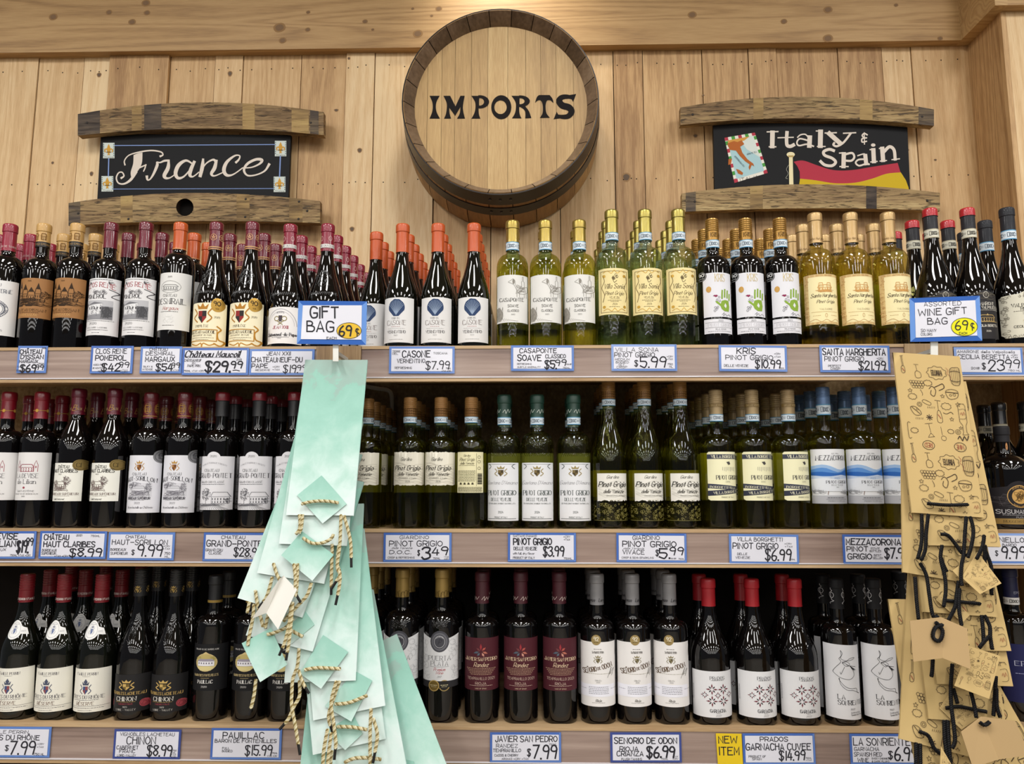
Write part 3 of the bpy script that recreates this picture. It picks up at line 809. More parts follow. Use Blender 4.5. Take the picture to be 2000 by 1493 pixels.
A.t('ADRIATIC SEA', *qf([(600, 462)])[0], 3, paint('#3d4a58', .7), w=20, st='S', rot=-14, ly=4)
A.t('MEDITERRANEAN SEA', *qf([(515, 520)])[0], 3, paint('#3d4a58', .7), w=28, st='S', rot=48, ly=5)
A.t('ITALIA', *qf([(582, 636)])[0], 5, paint('#3a3630', .7), w=36, st='S', rot=-10, ly=4)
A.put(mb, lambda x, y, ly: tuple(P(x, y, 2.185) - o2 - Vector((0, .00025 * ly, 0))))
mb.build('chalkboard', root, smooth=False)
make_stave(root, [(1329, 210, 244), (1575, 189, 231), (1824, 214, 246)], YS, .024, .9, [(.29, .04, BAND_L), (.71, .05, BAND_L), (.94, .06, BAND_D)], screws=[(1353, 224), (1801, 228)])
make_stave(root, [(1332, 378, 414), (1580, 360, 407), (1836, 377, 412)], YS, .024, 2.3, [(.015, .04, BAND_D), (.27, .05, BAND_L), (.72, .04, BAND_D)], screws=[(1357, 394), (1811, 392)])

# ------------------------------------------------------------------ shelves
ZTOP = dict(top=1.6568, mid=1.2502, low=0.8402)        # top of the front trim
LIPH = .081
bays = [('left', -1.75, P(618, 690, YLIP).x), ('centre', P(706, 690, YLIP).x, P(1766, 690, YLIP).x), ('right', P(1861, 690, YLIP).x, 1.36)]
tiers = [('top', 'top shelf'), ('mid', 'middle shelf'), ('low', 'bottom shelf')]
for tn, tl in tiers:
    z = ZTOP[tn]
    for bn, x0, x1 in bays:
        mb = MB(); mb.box((x0, YLIP + .02, z - .028), (x1, 2.188, z - .004), EDGE, .5)
        sh = mb.build('wooden_shelf', smooth=False)
        tag(sh, f'{bn} bay {tl} board with laminate front edge', 'shelf', 'shelves of the wine rack')
        mb = MB(); mb.box((x0, YLIP + .002, z - LIPH + .007), (x1, YLIP + .02, z - .007), LAM, random.random() * 3)
        mb.build('shelf_front', sh, smooth=False)
        mb_ = MB(); mb_.box((x0, YLIP - .0012, z - LIPH + .008), (x1, YLIP + .0018, z - LIPH + .0105), paint('#d9d4d8', .15, 0, .5)); mb_.build('price_channel', sh, smooth=False)  # clear plastic channel edge, its glare line put into the pale colour
        for za, zb in ((z - .007, z), (z - LIPH, z - LIPH + .007)):
            mb = MB(); mb.box((x0, YLIP, za), (x1, YLIP + .022, zb), EDGE, random.random() * 3)
            mb.build('edge_trim', sh, smooth=False)
for bn, xa, xb in (('green', bays[0][2], bays[1][1]), ('kraft', bays[1][2], bays[2][1])):
    mb = MB(); g = .001; ins = (xb - xa) * .22
    mb.box((xa + ins, YLIP + .012, .0), (xb - ins, YLIP + .025, ZTOP['top'] + .0), POST, .7)
    ps = mb.build('shelf_post', smooth=False)
    tag(ps, 'upright oak rack post behind the hanging %s gift bags' % {'green': 'mint', 'kraft': 'tan'}[bn], 'post')
    for tn, _ in tiers:
        mb = MB(); mb.box((xa + g, YLIP - .002, ZTOP[tn] - LIPH - .02), (xb - g, YLIP + .011, ZTOP[tn]), POST, .7)
        mb.build('joint_plate', ps, smooth=False)
# bent white conduit under the top shelf
mb = MB()
pts = [P(700, 752, 2.165), P(735, 759, 2.165), P(758, 763, 2.165), P(765, 775, 2.165), P(766, 810, 2.165), P(767, 900, 2.165)]
mb.tube(catmull([tuple(p) for p in pts], 4), .006, paint('#cfcabc', .4), 8)
tag(mb.build('conduit'), 'bent pale conduit pipe under the top shelf by the green bags', 'pipe')
# ------------------------------------------------------------------ bottles
random.seed(11)
DC = 1.765                                        # depth of the front row's axes
ROW = .0775
KS = 1.155e-3                                     # metres per photo pixel on a front-row label
def bez(p0, p1, p2, p3, n):
    return [tuple((1 - t) ** 3 * a + 3 * (1 - t) ** 2 * t * b + 3 * (1 - t) * t * t * c + t ** 3 * d for a, b, c, d in zip(p0, p1, p2, p3)) for t in [i / n for i in range(n + 1)]]
def profile(r, rn, zs, zn, H, kind):
    base = [(.0005, .016), (r * .35, .013), (r * .62, .004), (r * .74, 0), (r * .90, .0004), (r * .985, .003), (r, .008)]
    h = zn - zs
    if kind == 'bord': 
        ze = zn - min(.010, h * .28); e = rn + .0036; he = ze - zs
        c = bez((r, zs), (r, zs + he * .66), (rn + .014, ze - he * .06), (e, ze), 11) + bez((e, ze), (rn + .0012, ze + .0022), (rn, ze + .006), (rn, ze + .014), 4)[1:]
    elif kind == 'burg': c = bez((r, zs), (r, zs + h * .38), (rn * 1.25, zn - h * .50), (rn, zn), 13)
    else: c = bez((r, zs), (r, zs + h * .45), (rn * 1.7, zn - h * .35), (rn, zn), 12)
    return base + c + [(rn, zn + (H - zn) * .5), (rn * .97, H - .004), (rn * .7, H - .003), (.0004, H - .003)]
def radius_at(prof, z):
    body = prof[6:]
    for (r0, z0), (r1, z1) in zip(body, body[1:]):
        if z0 <= z <= z1 and z1 > z0: return r0 + (r1 - r0) * (z - z0) / (z1 - z0)
    return body[0][0] if z < body[0][1] else body[-1][0]

DK = lambda h: paint(h, .55)
W_, BK, GR = '#e2e1e0', '#1e1c1d', '#77757a'
NAVY = '#39435c'

class Kind:
    pass
KINDS_ = {}
def kind(name, tier, cap_y, r, shape, shoulder, neck, glass, cap, art=None, back=None, band=None, rows=1, extra=None, look='', labelname='front_label', H=None, yb=None, zone=None):
    """shoulder / neck: photo rows where the round shoulder starts and the neck becomes straight"""
    k = Kind(); k.__dict__.update(locals())
    zsurf = ZTOP[tier] - .004
    if H is None: H = P(1000, cap_y, DC).z - zsurf
    k.zsurf, k.H = zsurf, H
    def y2v(y):            # photo row -> height on the bottle, on the side that faces the aisle
        f = min(1.0, max(0.0, (y - neck) / max(1.0, shoulder - neck)))
        return P(1000, y, DC - .015 - (r - .015) * f).z - zsurf
    k.y2v = y2v
    rn = .0142
    prof = profile(r, rn, y2v(shoulder), y2v(neck), H, shape)
    k.prof = prof
    mb = MB(); mb.lathe(prof, glass, 44); k.m_body = mb.mesh('wine_bottle', angle=60)
    if zone: k.m_body = None
    # capsule
    c0, stripes, style = cap['y'], cap.get('stripes', []), cap.get('style', 'foil')
    col = cap['col']; rc = rn + .0011
    z0 = y2v(c0)
    mb = MB()
    if style == 'screw':
        pr = [(rc, z0)]
        z = z0 + (H - z0) * .42
        pr += [(rc, z)]
        nrib = 6
        for i in range(nrib):
            za = z + (H - .002 - z) * i / nrib; zb = z + (H - .002 - z) * (i + 1) / nrib
            pr += [(rc - .0006, za + .0006), (rc + .0003, za + (zb - za) * .4), (rc + .0003, zb - .0006), (rc - .0005, zb)]
        pr += [(rc - .001, H), (.0003, H + .0003)]
    else:
        zl = H - .019
        pr = [(rc + .0003, z0), (rc, z0 + .003), (rc - .0002, zl - .0022), (rc + .0012, zl - .0005), (rc + .0013, zl + .004), (rc + .0012, H - .005), (rc + .0006, H - .0018), (rc - .0012, H), (.0003, H + .0002)]
        pr = [pr[0], pr[1]] + [pr[2]] + pr[3:]
    m_c = paint(col, cap.get('rough', .32), cap.get('metal', .0), cap.get('coat', .3))
    mats = None
    if cap.get('top'):
        m_t = paint(cap['top'], .32, 0, .3)
        mats = [m_t if pr[i][1] > H - .0205 else m_c for i in range(len(pr) - 1)]
    mb.lathe(pr, m_c, 28, mats=mats)
    A = Art()
    for ya, yb_, hx in stripes: A.r(-22, ya, 22, yb_, paint(hx, .4), 1)
    if cap.get('art'): cap['art'](A)
    A.put(mb, lambda x, y, ly: ((rc + .0008 + .00012 * ly) * math.sin(x * KS / rc), -(rc + .0008 + .00012 * ly) * math.cos(x * KS / rc), y2v(y)), 3)
    k.m_cap = mb.mesh('capsule', angle=35)
    # neck band
    k.m_band = None
    if band:
        ya, yb_, sty = band
        mb = MB(); rb = rn + .0016
        za, zb = y2v(yb_), y2v(ya)
        if sty == 'doc': cols = ['#5f9ac0', '#d9e4ec', '#5f9ac0']
        elif sty == 'docg': cols = ['#b9b29a', '#d8d5c4', '#b9b29a']
        elif sty == 'white': cols = ['#e4e2df', '#e4e2df', '#e4e2df']
        else: cols = [sty] * 3
        q = (zb - za) * .1
        rr = radius_at(prof, za) + .0014
        mb.lathe([(rr, za), (rr, za + q), (rb, zb - q), (rb, zb), (rb - .001, zb)], None, 28, mats=[DK(cols[0]), DK(cols[1]), DK(cols[2]), DK(cols[2])])
        A = Art(); ym = (ya + yb_) / 2; hh = yb_ - ya
        if sty in ('doc', 'docg', 'white'):
            ik = DK('#5a6470' if sty == 'doc' else '#4a4842')
            for xx in (-24, 0, 24):
                A.box(xx - 10.5, ym - hh * .25, xx - 6, ym + hh * .22, .9, ik, 1)
                A.t('DOCG' if sty == 'docg' else 'DOC', xx - .5, ym, hh * .36, ik, w=9, st='B', ly=1)
                A.fine(xx + 5, xx + 11, ym - 1.2, .7, ik, 1); A.fine(xx + 5, xx + 11, ym + 1.2, .7, ik, 1)
        A.put(mb, lambda x, y, ly: ((max(rb, rr) + .0004) * math.sin(x * KS / rb), -(max(rb, rr) + .0004) * math.cos(x * KS / rb), y2v(y)), 3)
        k.m_band = mb.mesh('neck_band', angle=60)
    # labels
    def lab(fn, nm, flip=False):
        A = Art(); fn(A)
        mb = MB()
        sg = -1 if flip else 1
        def mp(x, y, ly):
            z = y2v(y); rr = radius_at(prof, z) + .00035 + .00016 * ly
            t_ = x * KS / (r * 1.05)
            a = math.asin(max(-.985, min(.985, t_)))
            return (sg * rr * math.sin(a), -sg * rr * math.cos(a), z)
        A.put(mb, mp, 2.6)
        return mb.mesh(nm, angle=180)
    k.m_lab = lab(art, labelname) if art else None
    k.m_back = lab(back, 'back_label', True) if back else None
    def relief(strokes, nm):
        mb = MB()
        for st_ in strokes:
            pts = []
            for x, y in catmull(st_, 3):
                z = y2v(y); rr = radius_at(prof, z) + .0001; a = math.asin(max(-.95, min(.95, x * KS / (r * 1.02))))
                pts.append((rr * math.sin(a), -rr * math.cos(a), z))
            mb.tube(pts, .0008, glass, 6)
        return mb.mesh(nm, angle=80)
    k.m_ex = [(n, relief(f, n) if isinstance(f, list) else lab(f, n)) for n, f in (extra or [])]
    k.proto = None; k.count = 0
    KINDS_[name] = k
    return k
def put_bottle(k, px, dep=0.0, row=0, rot=0.0, label='', group='', cy=None, bump=None):
    cy = cy or k.cap_y
    x = P(px, cy, DC + dep).x
    y = DC + dep + row * max(ROW, 2 * k.r + .003)
    if row:
        x += random.uniform(-.0012, .0012); y += random.uniform(-.001, .001)
    if k.proto is None:
        root = link('wine_bottle', k.m_body)
        parts = [('capsule', k.m_cap), ('neck_band', k.m_band), ('front_label', k.m_lab), ('back_label', k.m_back)] + k.m_ex
        for nm, me in parts:
            if me: link(nm, me, root)
        k.proto = root
    else:
        root = k.proto.copy(); COL.objects.link(root)
        for ch in k.proto.children:
            c = ch.copy(); c.parent = root; COL.objects.link(c)
    root.location = (x, y, k.zsurf)
    root.rotation_euler = (0, 0, math.radians(rot + (random.uniform(-25, 25) if row else 0)))
    tag(root, label, 'wine bottle', group)
    return root
ORD = ['first', 'second', 'third', 'fourth', 'fifth', 'sixth']
TIER = dict(top='top', mid='middle', low='bottom')
def stock(k, pxs, look, rows=1, deps=None, rots=None, group=None, cys=None):
    n = len(pxs)
    for i, px in enumerate(pxs):
        nr = rows[i] if isinstance(rows, (list, tuple)) else rows
        for rw in range(nr):
            if n == 1: who = 'front one' if rw == 0 else f'{ORD[rw]} row back'
            else:
                who = f'{ORD[i]} from left' + (', front row' if rw == 0 else f', {ORD[rw]} row')
            put_bottle(k, px, (deps[i] if deps else 0.0), rw, (rots[i] if rots else 0), f'{look}, {TIER[k.tier]} shelf, {who}', group or (look + ' bottles'), cy=(cys[i] if cys else None))

RED = glass_dark('#080606'); REDG = glass_dark('#0b0c07')
YEL_G, PALE_G, OLIVE_G = glass_clear('#ecefb0'), glass_clear('#f0f8e2'), glass_clear('#d6d690')
def plate(A, x0, y0, x1, y1, hx, rough=.55): A.r(x0, y0, x1, y1, paint(hx, rough), 0)
def gold(hx='#b08d4e'): return paint(hx, .35, .6)
def capt(txt, y, h, hx, st='R', w=26): return lambda A: A.t(txt, 0, y, h, DK(hx), w=w, st=st, ly=1)

# ---- top shelf
def a(A):
    plate(A, -34, 541, 34, 650, W_); c = DK('#40465a')
    A.t('CHÂTEAU', -2, 550, 5, c, w=30, st='R'); A.t('MARQUIS DE TERME', 0, 562, 7, c, w=58, st='R')
    for r_ in (26, 22, 19): A.o(0, 598, r_, r_ * .75, .7, c)
    for i in range(40):
        t = i * .157; A.l(A.ell(23 * math.cos(t), 598 + 17 * math.sin(t), 2.6, 2, 6, i * 40, i * 40 + 250), .6, c)
    A.r(-7, 585, 7, 612, c, 1); A.r(-4, 588, 4, 609, DK(W_), 2)
    A.t('EN 1855', 12, 640, 3.6, c, st='R'); A.t('GRAND CRU CLASSÉ', -8, 632, 3, c, st='R', w=40)
kind('terme', 'top', 432, .0375, 'bord', 518, 484, RED, dict(col='#8f1c34', y=482, art=lambda A: (A.t('GRAND CRU CLASSÉ', 0, 441, 3.4, DK('#e8d8d0'), w=40, st='S'), A.t('MARQUIS DE TERME', 0, 474, 3, DK('#e8d8d0'), w=46, st='S'))), a)
def a(A):
    plate(A, -34, 537, 34, 616, '#9e7145'); c = DK('#33210f')
    A.t('2019', 0, 543, 3, c, st='R'); A.l([(-34, 590), (34, 588)], .6, c)
    for x, w, h in ((-20, 9, 26), (-8, 12, 22), (5, 14, 18), (17, 9, 24)):
        A.house(x, 582, w, h, c, .7); A.p([(x - w * .4, 582 - h), (x, 582 - h * 1.5), (x + w * .4, 582 - h)], c, 2)
    for _ in range(16): A.scribble(-33, 576, 33, 592, 5, .45, c)
    for x in (-18, 2): A.p([(x - 9, 589), (x + 9, 589), (x + 6, 593), (x - 6, 593)], c, 2)
    A.tree(27, 582, 12, 20, c); A.tree(-29, 584, 9, 16, c)
    A.t("CHATEAU D'ISSAN", 0, 600.5, 5, c, w=58, st='R'); A.fine(-20, 20, 605.5, .8, c); A.t('MARGAUX', 0, 610, 3.6, DK('#e0b877'), w=36, st='R')
def ca(A):
    A.t('GRAND CRU CLASSÉ', 0, 440, 3.6, DK('#5a3b16'), w=52, st='R', ly=1); A.house(-7, 461, 9, 12, DK('#6b4619'), .7); A.house(8, 461, 9, 12, DK('#6b4619'), .7)
    A.t("CHÂTEAU D'ISSAN", 0, 470, 3.4, DK('#d2a868'), w=52, st='R', ly=2)
kind('issan', 'top', 432, .0375, 'bord', 520, 490, RED, dict(col='#c39a5a', y=475, rough=.4, stripes=[(465, 475, '#15110e')], art=ca), a)
def a(A):
    plate(A, -36, 538, 37, 651, '#e0dfe0'); c = DK('#3c3a3e'); rd = DK('#a4323c')
    A.fine(-26, 24, 541, .8, c)
    for i in range(22): A.l(A.ell(random.uniform(-10, 16), random.uniform(562, 569), 2.2, 1.8, 7), .5, DK('#6a686c'))
    for x in (-26, 18): [A.scribble(x, 543, x + 10, 551, 5, .5, c) for _ in range(3)]
    A.t('CLOS RENÉ', 0, 553, 9, rd, w=58, st='R', wt=.12, arc=5, ly=3)
    A.l([(20, 560), (33, 566), (24, 574), (33, 578)], 1.2, c, smooth=True)
    A.t('POMEROL', -6, 574, 8, c, w=44, st='R', wt=.16, ly=3)
    A.r(-30, 582, 27, 620, DK('#b9b9bd'), 1); A.r(-30, 608, 27, 620, DK('#8d8d92'), 2)
    A.p([(-22, 592), (10, 588), (10, 609), (-22, 611)], DK('#dedee0'), 2); A.p([(-24, 592), (-6, 585), (12, 588)], DK('#77777c'), 3)
    for i in range(5): A.r(-18 + i * 6, 595, -16 + i * 6, 600, c, 3)
    A.r(8, 594, 27, 618, DK('#77777b'), 3); [A.scribble(9, 594, 26, 617, 6, .9, DK('#4a4a4e'), 4) for _ in range(14)]; [A.scribble(-30, 586, -23, 618, 6, .9, DK('#4a4a4e'), 4) for _ in range(8)]
    for x in (-10, 0, 9): A.tree(x, 613, 9, 22, DK('#5e5e63'))
    A.t('2020', -7, 628, 4.4, c, st='R', w=16); A.fine(-34, 30, 622.5, .7, c); A.t('S.C.E.A. GARDE-LASSERRE', 0, 636, 2.6, c, w=42, st='R'); A.fine(-20, 22, 640.5, .8, c); A.fine(-8, 8, 646, .7, c)
    A.e(-33, 632, 5, 9, DK('#8e2333'), 3)
kind('rene', 'top', 431, .0375, 'bord', 520, 492, RED, dict(col='#660c24', y=478, coat=.6, art=lambda A: [A.l([(x, 450), (x + .5, 476)], .5, DK('#9a3a4c'), 1) for x in (-9, -4, 5, 10)]), a)
def a(A):
    plate(A, -33, 528, 34, 641, '#e0dfdc'); c = DK('#3a3a3c')
    A.t('2019', -1, 536.5, 3.4, c, st='R'); A.o(0, 556, 21, 12, .7, DK('#8d8d8b')); A.house(0, 561, 30, 9, DK('#6a6a6a'), .6); A.fine(-17, 17, 563, 1, DK('#7d7d7d'))
    A.t('CHÂTEAU', 0, 573, 5, c, w=28, st='R'); A.t('DESMIRAIL', 1, 584.5, 10.5, c, w=57, st='R', wt=.12); A.t('Margaux', 2, 598, 7, DK('#a5483f'), w=32, st='I'); A.fine(-18, 18, 605, .9, c)
    A.crest(0, 619, 22, 18, DK('#dfdedb'), DK('#e4e3e0'), DK('#dcdbd8')); A.fine(-12, 12, 632, .8, c)
kind('desmirail', 'top', 432, .0375, 'bord', 512, 482, RED, dict(col='#c0541f', y=482, stripes=[(480, 481, '#e0b070')]), a)
def crestm(A, y):
    A.crest(-5, y, 40, 42, DK('#b07a2c'), DK('#8e2b2b'), DK('#2f2a2a'))
def a(A):
    plate(A, -37, 588, 36, 684, '#efe6c6'); c = DK('#3c2c1c'); g = DK('#b5822e')
    crestm(A, 609); A.t('PRIVILÈGE', -5, 634, 4.4, c, w=28, st='R'); A.t('2019', 23, 616, 3.6, c, st='R')
    A.box(-36, 640, 25, 664, 1.6, g, 2); A.l([(24, 634), (30, 640), (25, 648), (27, 660), (35, 664), (30, 672), (20, 668)], 2.4, g, smooth=True)
    A.t('CHÂTEAU MAUCOIL', -6, 645.5, 5.4, c, w=56, st='R', wt=.16); A.t('CHATEAUNEUF-DU-PAPE', -5, 652, 3, c, w=42, st='R'); A.fine(-28, 20, 657, .7, c); A.fine(-18, 10, 660.5, .7, c)
    A.l([(-28, 668), (-15, 672), (-5, 668), (-3, 676), (0, 668), (12, 672), (22, 668)], 2, g, smooth=True); A.fine(-26, 26, 680, .8, c)
def md(A):
    A.e(23, 592, 11.5, 13.5, gold('#b08a3c'), 1); A.t('90', 22, 589, 8, DK('#2a1d0c'), w=11, st='B', ly=2); A.t('WA', 23, 599, 3, DK('#2a1d0c'), st='B', ly=2)
def emb(y0):
    random.seed(int(y0))
    S_ = []
    for q in range(13):
        x, y = -24 + q * 4, y0 - 14 + abs(q - 6) ** 2 * .35
        S_.append([(x - 1.2, y + 2), (x, y - 2), (x + 1.4, y + 2)] if q % 2 else [(x - 1.3, y - 2), (x - 1.3, y + 2), (x + 1.3, y + 2)])
    S_ += [[(-10, y0 - 2), (10, y0 - 2), (10, y0 + 10), (0, y0 + 18), (-10, y0 + 10), (-10, y0 - 2)], [(-11, y0 - 4), (-13, y0 - 11), (-5, y0 - 7), (0, y0 - 13), (5, y0 - 7), (13, y0 - 11), (11, y0 - 4)], [(-18, y0 + 14), (18, y0 - 2)], [(18, y0 + 14), (-18, y0 - 2)]]
    for _ in range(14): x, y = random.uniform(-16, 16), random.uniform(y0 - 4, y0 + 20); S_.append([(x, y), (x + random.uniform(-5, 5), y + random.uniform(-5, 5)), (x + random.uniform(-5, 5), y + random.uniform(-5, 5))])
    for q in range(14): S_.append([(-27 + q * 4.2, y0 + 34), (-26 + q * 4.2, y0 + 28), (-24.5 + q * 4.2, y0 + 33)])
    return S_
def star_cap(y, hx):
    def f(A):
        for xx in (-18, 0, 18):
            A.o(xx, y, 6.5, 6.5, .8, DK(hx), 1, 18)
            A.l([(xx + 4.2 * math.cos(t * 2.513 - 1.57), y + 4.2 * math.sin(t * 2.513 - 1.57)) for t in range(6)], .9, DK(hx), 1)
    return f
kind('maucoil', 'top', 432, .0415, 'burg', 592, 478, RED, dict(col='#6a1428', y=483, coat=.5, stripes=[(477, 479, '#c99a64'), (481, 482.5, '#c99a64')], art=star_cap(459, '#dba97c')), a, extra=[('medal', md), ('embossed_crest', emb(536))])
def a(A):
    plate(A, -37, 597, 36, 669, '#e9e6e4'); c = DK('#55505a'); rd = DK('#a02a44')
    A.l(A.ell(-2, 634, 31, 33, 20, 180, 360), .8, DK('#9a97a0')); A.l(A.ell(-2, 634, 27, 28, 20, 180, 360), .5, DK('#b0adb4'))
    A.t('RESERVE', -2, 608, 3.4, c, w=16, st='R', arc=1.5)
    for x in (-10, 6): A.o(x, 620, 5.5, 5, 1.4, DK('#8a7c42'), 2); A.l([(x, 624), (-2 - (x + 2) * .6, 632)], 1.4, DK('#8a7c42'))
    A.p([(-6, 614), (2, 614), (1, 626), (-5, 626)], DK('#4a4248'), 2)
    A.t('JEAN XXII', -2, 637, 5.4, rd, w=32, st='R', wt=.18); A.t('Châteauneuf-du-Pape', -1, 651, 6, DK('#2b272c'), w=60, st='R', wt=.2); A.fine(-20, 16, 656.5, .7, c); A.t('2022', -3, 658.5, 2.6, c, st='R')
    for i in range(30): A.fine(-34, -24 if i % 2 else -28, 640 + i * .8, .3, DK('#a9a5ae')); 
kind('jean', 'top', 437, .0415, 'burg', 596, 484, RED, dict(col='#841530', y=487, coat=.5, stripes=[(474, 481, '#dcd8d4')], art=lambda A: (A.t('PAPE DU CLOS', 0, 477.5, 3.6, DK('#2a262a'), w=40, st='R', ly=2), [A.o(x, 463, 3.4, 5, .8, DK('#e0b9b4'), 1) for x in (-9, 9, 27, -27)])), a, extra=[('embossed_crest', emb(540))])
def shell(A, x, y, s):
    n, f = DK('#2b3f63'), DK('#8fa0b8')
    A.p([(x - s * .16, y + s * .5)] + [(x + s * .52 * math.cos(math.radians(t)), y - s * .02 + s * .5 * math.sin(math.radians(t)) * (1 + .03 * math.cos(t * .8))) for t in range(160, 381, 10)] + [(x + s * .16, y + s * .5)], n, 1)
    for t in range(-66, 67, 12):
        A.l([(x, y + s * .42), (x + s * .47 * math.sin(math.radians(t)), y + s * .02 - s * .46 * math.cos(math.radians(t)))], .8, f, 2)
def a(A):
    plate(A, -31, 580, 32, 668, '#dedddc'); c = DK('#4b4648')
    shell(A, 0, 600, 33); A.t('TERRE DEL', -1, 620.5, 3, c, w=18, st='R'); A.t('CASONE', 0, 629, 9, DK('#6c5c58'), w=40, st='R', wt=.1); A.fine(-10, 10, 637, .7, DK('#b98a8a')); A.fine(-18, 18, 640.5, .6, DK('#a0a0a0'))
    A.t('VERMENTINO', 0, 647, 5.4, c, w=38, st='R', wt=.16); A.t('2023', 0, 654, 2.6, DK('#999999'), st='R'); A.fine(-14, 14, 662, .8, DK('#a5a3a0'))
kind('casone', 'top', 438, .0385, 'burg', 586, 488, REDG, dict(col='#bf5220', y=490, rough=.4, coat=.15), a)
def a(A):
    plate(A, -32, 537, 32, 630, '#e0dfdb'); c = DK('#3d3a36'); g = DK('#8b877f')
    # sketched hound with a bottle on its back, and a basket
    A.l([(-8, 551), (-3, 548), (2, 545), (6, 549), (7, 556), (12, 562), (22, 563), (30, 558), (31, 568), (24, 573), (14, 573), (9, 566), (4, 557), (-3, 553), (-8, 551)], .7, g, smooth=True)
    for x in (10, 15, 25, 29): A.l([(x, 572), (x, 580)], .8, g)
    A.l([(20, 562), (19, 550), (21, 548), (21, 540), (23, 540), (23, 548), (25, 550), (25, 562)], .7, g)
    for _ in range(10): A.scribble(6, 556, 30, 573, 4, .35, g)
    A.e(3, 550, 2.5, 5, g, 2, 10)
    A.t('CASAPONTE', -1, 585, 6.5, c, w=50, st='R', wt=.17, arc=-1.5); A.t('SOAVE', 2, 597.5, 5, c, w=22, st='B', wt=.13); A.t('CLASSICO', 2, 607, 4, c, w=23, st='S', wt=.15); A.t('2023', 2, 614.5, 2.6, c, st='R')
    A.p([(-32, 600), (-25, 600), (-19, 610), (-20, 622), (-24, 627), (-32, 626)], DK('#a8a49b'), 1)
    for _ in range(12): A.scribble(-32, 598, -18, 627, 4, .5, g)
    for i in range(8): A.l([(-20 + i * 4, 621 + i * .9), (-16 + i * 4, 627)], .5, g)
kind('soave', 'top', 433, .0375, 'bord', 518, 488, YEL_G, dict(col='#a8924a', y=472, metal=.85, rough=.35), a, back=lambda A: plate(A, -33, 545, 33, 622, '#e3dfc2'), band=(472, 488, 'doc'))
def a(A):
    plate(A, -31, 525, 31, 615, '#ead9a0'); c = DK('#4a3a22'); g = paint('#c79d3e', .35, .5)
    A.box(-27, 530, 27, 611, .8, DK('#6e5a34'))
    for y in (533, 607):
        A.l([(-22, y), (-14, y - 3), (-6, y + 2), (0, y - 4), (6, y + 2), (14, y - 3), (22, y)], 1.1, g, smooth=True)
    for x in (-23, 23):
        A.l([(x, 538), (x + 3, 550), (x - 2, 562), (x + 3, 576), (x, 590)], 1, DK('#6e5a34'), smooth=True)
        for y in (540, 600): A.e(x * .9, y, 3, 3, g, 2, 8)
    for i in range(9): A.l(A.ell(2 + random.uniform(-5, 5), 543 + random.uniform(-5, 4), 2.4, 2.2, 6), .6, c)
    A.l([(-3, 547), (0, 553), (5, 549)], .8, c, smooth=True)
    A.t('Villa Sonia', 0, 560, 9, c, w=42, st='I'); A.t('Pinot Grigio', 0, 573.5, 7, c, w=38, st='I'); A.t('VENEZIA', 0, 582.5, 4, c, w=20, st='R'); A.fine(-14, 14, 587.5, .7, c); A.fine(-8, 8, 590, .7, c); A.t('2024', 0, 595, 3.6, c, w=10, st='I'); A.fine(-11, 11, 600, .7, c)
kind('sonia', 'top', 414, .0375, 'bord', 505, 476, PALE_G, dict(col='#a5974e', y=455, metal=.85, rough=.33), a, back=lambda A: plate(A, -32, 535, 32, 605, '#eae6cc'), band=(455, 470, 'doc'))
def a(A):
    plate(A, -29, 535, 29, 621, '#e0e0e6'); plate(A, -29, 625, 29, 653, '#e0e0e6'); g = DK('#86a63c'); c = DK('#55555c'); go = DK('#cdb983')
    A.t('KRIS', 2, 545, 14, go, w=20, st='R', wt=.08)
    A.p([(1, 600), (-7, 594), (-9, 590), (-4, 591), (2, 596), (4, 590), (12, 588), (20, 589), (22, 600), (20, 610), (10, 610), (4, 606)], g, 2)
    for x, y0, y1 in ((5, 585, 570), (11, 582, 568), (17, 583, 570), (22, 587, 576)): A.l([(x, y0), (x + .5, (y0 + y1) / 2 - 1)], 3.4, g); A.l([(x + .6, (y0 + y1) / 2 - 3), (x + 1, y1)], 3.2, g)
    A.p([(12, 594), (15, 599), (13, 604), (9, 600)], DK('#e0e0e6'), 3)
    for x, y in ((-1, 583), (-5, 588), (0, 590), (-9, 603), (-6, 606), (-10, 609), (-4, 602)): A.o(x, y, 2.2, 2.2, .6, c, 3, 10)
    A.p([(-13, 580), (-9, 578), (-8, 579), (-6, 578), (-3, 580), (-7, 583)], DK('#8c2f55'), 2)
    A.o(-20, 567, 4.5, 6, 4.4, gold('#b98f4a'), 2, 14)
    A.l([(4, 617), (9, 613), (7, 619), (12, 615), (14, 619), (20, 616), (24, 619)], .7, c, smooth=True)
    A.t('2023', 1, 628.5, 3.2, c, st='R'); A.t('PINOT GRIGIO', 0, 636.5, 5.6, DK('#bdbcc2'), w=46, st='R', wt=.1); A.l([(-27, 631.5), (27, 631.5)], .4, c); A.l([(-27, 641.5), (27, 641.5)], .4, c); A.t('DELLE VENEZIE', 1, 645, 2.5, c, w=22, st='S'); A.fine(-23, 23, 649, .7, c)
def md(A):
    A.e(-31, 540, 8, 9.5, DK('#101012'), 1); A.o(-31, 540, 6.8, 8.3, .5, DK('#dddddd'), 2); A.t('90', -31, 537.5, 5.5, DK('#eeeeee'), w=7.5, st='B', ly=2); A.fine(-35, -27, 544, .8, DK('#dddddd'), 2)
kind('kris', 'top', 433, .0375, 'bord', 520, 494, RED, dict(col='#a9803e', y=472, metal=.7, rough=.35, style='screw', art=lambda A: [A.t('KRIS', x, 461, 8, DK('#6e4f22'), w=14, st='R', ly=1) for x in (-20, 0, 20)]), a, band=(471, 486, 'doc'), extra=[('medal', md)])
